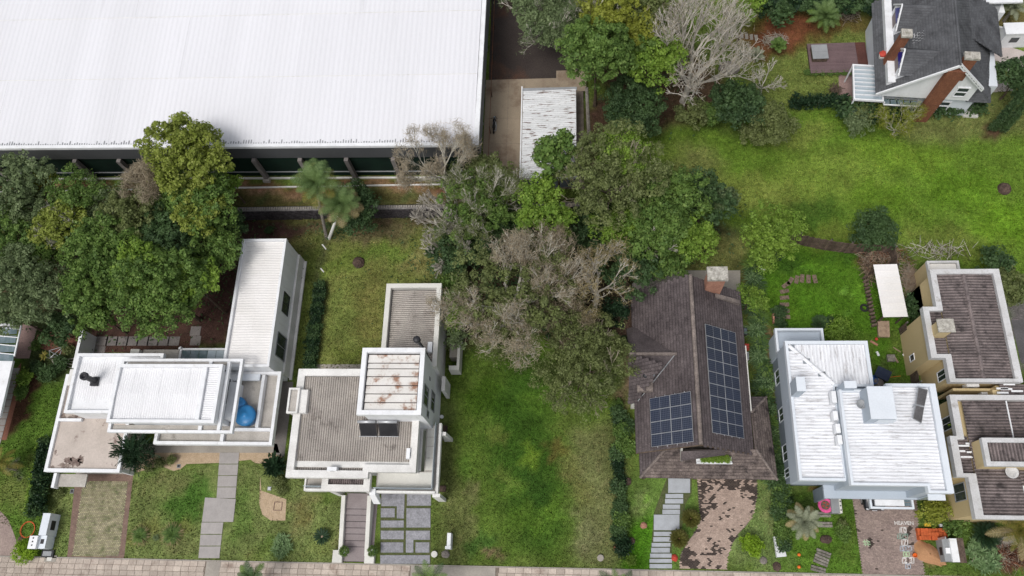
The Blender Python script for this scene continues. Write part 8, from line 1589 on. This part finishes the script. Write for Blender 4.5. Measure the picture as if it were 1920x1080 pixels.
# hose ring, mower, toys
x, y = at(52, 993, .05); mb = MB()
for w_ in range(3):
    for k in range(28): a0, a1 = 2*pi*k/28, 2*pi*(k+1)/28; rr = .62+.035*w_; mb.tube((x+rr*cos(a0), y+rr*1.05*sin(a0), .05+.02*w_), (x+rr*cos(a1), y+rr*1.05*sin(a1), .05+.02*w_), .018, .018, 4, False)
solo('garden_hose', mb, 'brick_new', 'orange hose coiled in a ring on the leftmost lawn', 'hose')
x, y = at(103, 658, .8); t = thing('metal_rack', 'pale metal frame with crossed bars lying in the left garden', 'rack', (x, y, 0)); q = [(x-1.0, y+.2, .25), (x+.6, y+.5, .6), (x+.4, y-.5, .6), (x-.7, y-.5, .25)]; part('frame', MB().poly(q+[q[0]], .035), 'metal', t); part('cross_bar', MB().poly([q[0], q[2]], .03).poly([q[1], q[3]], .03), 'metal', t)
for p in q: part('leg', MB().tube(p, (p[0], p[1], 0), .03, .03, 5), 'metal', t)
multi_box('drain_grate', 'small grey drain grate at the gravel bed edge of the first lawn', 'drain', 335, 874, .05, [('frame', (-.17, .17, -.17, .17, .0, .06), 'grey'), ('grate', (-.12, .12, -.12, .12, .061, .07), 'black')]); multi_box('drain_grate', 'small grey drain grate below the carport canopy', 'drain', 135, 921, .05, [('frame', (-.17, .17, -.2, .2, .0, .06), 'grey'), ('grate', (-.12, .12, -.14, .14, .061, .07), 'black')]); multi_box('drain_grate', 'small grey drain lid beside the olive shrub on the gravel island', 'drain', 505, 916, .05, [('frame', (-.17, .17, -.17, .17, .0, .06), 'grey'), ('grate', (-.12, .12, -.12, .12, .061, .07), 'metal')])
multi_box('hatch_frame', 'thin dark square frame set in the gravel island', 'hatch', 521, 949, .05, [('edge', (-.38, .38, -.38, -.33, 0, .05), 'redbrick_border'), ('edge', (-.38, .38, .33, .38, 0, .05), 'redbrick_border'), ('edge', (-.38, -.33, -.33, .33, 0, .05), 'redbrick_border'), ('edge', (.33, .38, -.33, .33, 0, .05), 'redbrick_border')])
multi_box('stone_block', 'brown stone block at the lower right balcony corner of the corrugated house', 'block', 828, 916, .3, [('block', (-.35, .35, -.25, .25, 0, .3), 'rock')]); multi_box('stone_block', 'pair of brown stone blocks by the balcony pier on the vacant lot', 'block', 828, 808, .3, [('block', (-.1, .5, 0, .5, 0, .35), 'rock'), ('block', (-.2, .2, -.8, -.35, 0, .3), 'rock')])
multi_box('red_crate', 'red plastic crate in the strip right of the brown roof', 'crate', 1400, 651, .4, [('box', (-.15, .2, -.3, .3, 0, .4), 'red'), ('rim', (-.17, .22, -.32, .32, .401, .44), 'red')]); multi_box('gas_bottle_box', 'white appliance in the strip right of the brown roof', 'appliance', 1401, 667, .5, [('case', (-.15, .15, -.35, .35, 0, .5), 'white'), ('lid', (-.13, .13, -.3, .3, .501, .53), 'grey')]); multi_box('window_well', 'small black framed hatch in the strip right of the brown roof', 'hatch', 1398, 621, .3, [('frame', (-.2, .2, -.35, .35, 0, .3), 'black'), ('glass', (-.12, .12, -.27, .27, .301, .31), 'glass_teal')])
multi_box('white_chair', 'white plastic chair between the brown and blue houses', 'chair', 1474, 899, .8, [('seat', (-.22, .22, -.22, .22, .4, .45), 'white'), ('back', (-.22, .22, .2, .26, .46, .9), 'white'), ('leg', (-.22, -.17, -.22, -.17, 0, .4), 'white'), ('leg', (.17, .22, -.22, -.17, 0, .4), 'white'), ('leg', (-.22, -.17, .15, .2, 0, .4), 'white'), ('leg', (.17, .22, .15, .2, 0, .4), 'white')])
multi_box('yellow_toy', 'small yellow toy on the ground above the orange brick stack', 'toy', 1740, 984, .2, [('body', (-.25, .25, -.12, .12, 0, .15), 'yellowp'), ('top', (-.1, .15, -.08, .15, .151, .22), 'yellowp')]); multi_box('white_jug', 'small white jug above the orange brick stack', 'jug', 1766, 985, .3, [('body', (-.12, .12, -.12, .12, 0, .3), 'white'), ('neck', (-.05, .05, -.05, .05, .301, .4), 'white')])
x, y = at(1657, 100, 5.0); t = thing('roof_pot', 'red flowering pot like object on the left slope of the grey gable roof', 'pot', (x, y, 4.3)); part('pot', MB().lathe((x, y, 4.3), [(.25, 0), (.35, .4), (.3, .42)], 14), 'cream_white', t); part('flowers', MB().ell((x, y, 4.9), .38, .38, .25, 10, 5, .5), 'red', t)
twig_pile('wreath_heap', 'small round brown wicker heap below the pink paving', 1566, 168, .35, .55, .4, 90, ['bark_brown'], 11, 'heap')
for k, px in enumerate(range(1355, 1425, 9)): x, y = at(px, 62+k*1.2, .04); t = thing('stepping_stone', 'pale stepping stone in the row right of the dead tree, %s from the left' % ORD[k], 'stepping stone', (x, y, 0), 'pale stepping stones near the dead tree'); part('stone', MB().box(x-.16, x+.16, y-.35, y+.35, 0, .05), 'concrete', t)
for i, (px, py) in enumerate(((1177, 563), (1175, 575), (1170, 590), (1167, 612))): disc(px, py, .26, .05, 'stone_dark', 'round dark stepping disc on the path left of the brown roof, %s from top' % ORD[i], 'stepping_disc', 'stepping stone', 'round dark stepping discs beside the brown house')
plank(1478, 684, 1500, 685, .03, 'wood_grey', 'thin grey rail', 'rail') if False else None
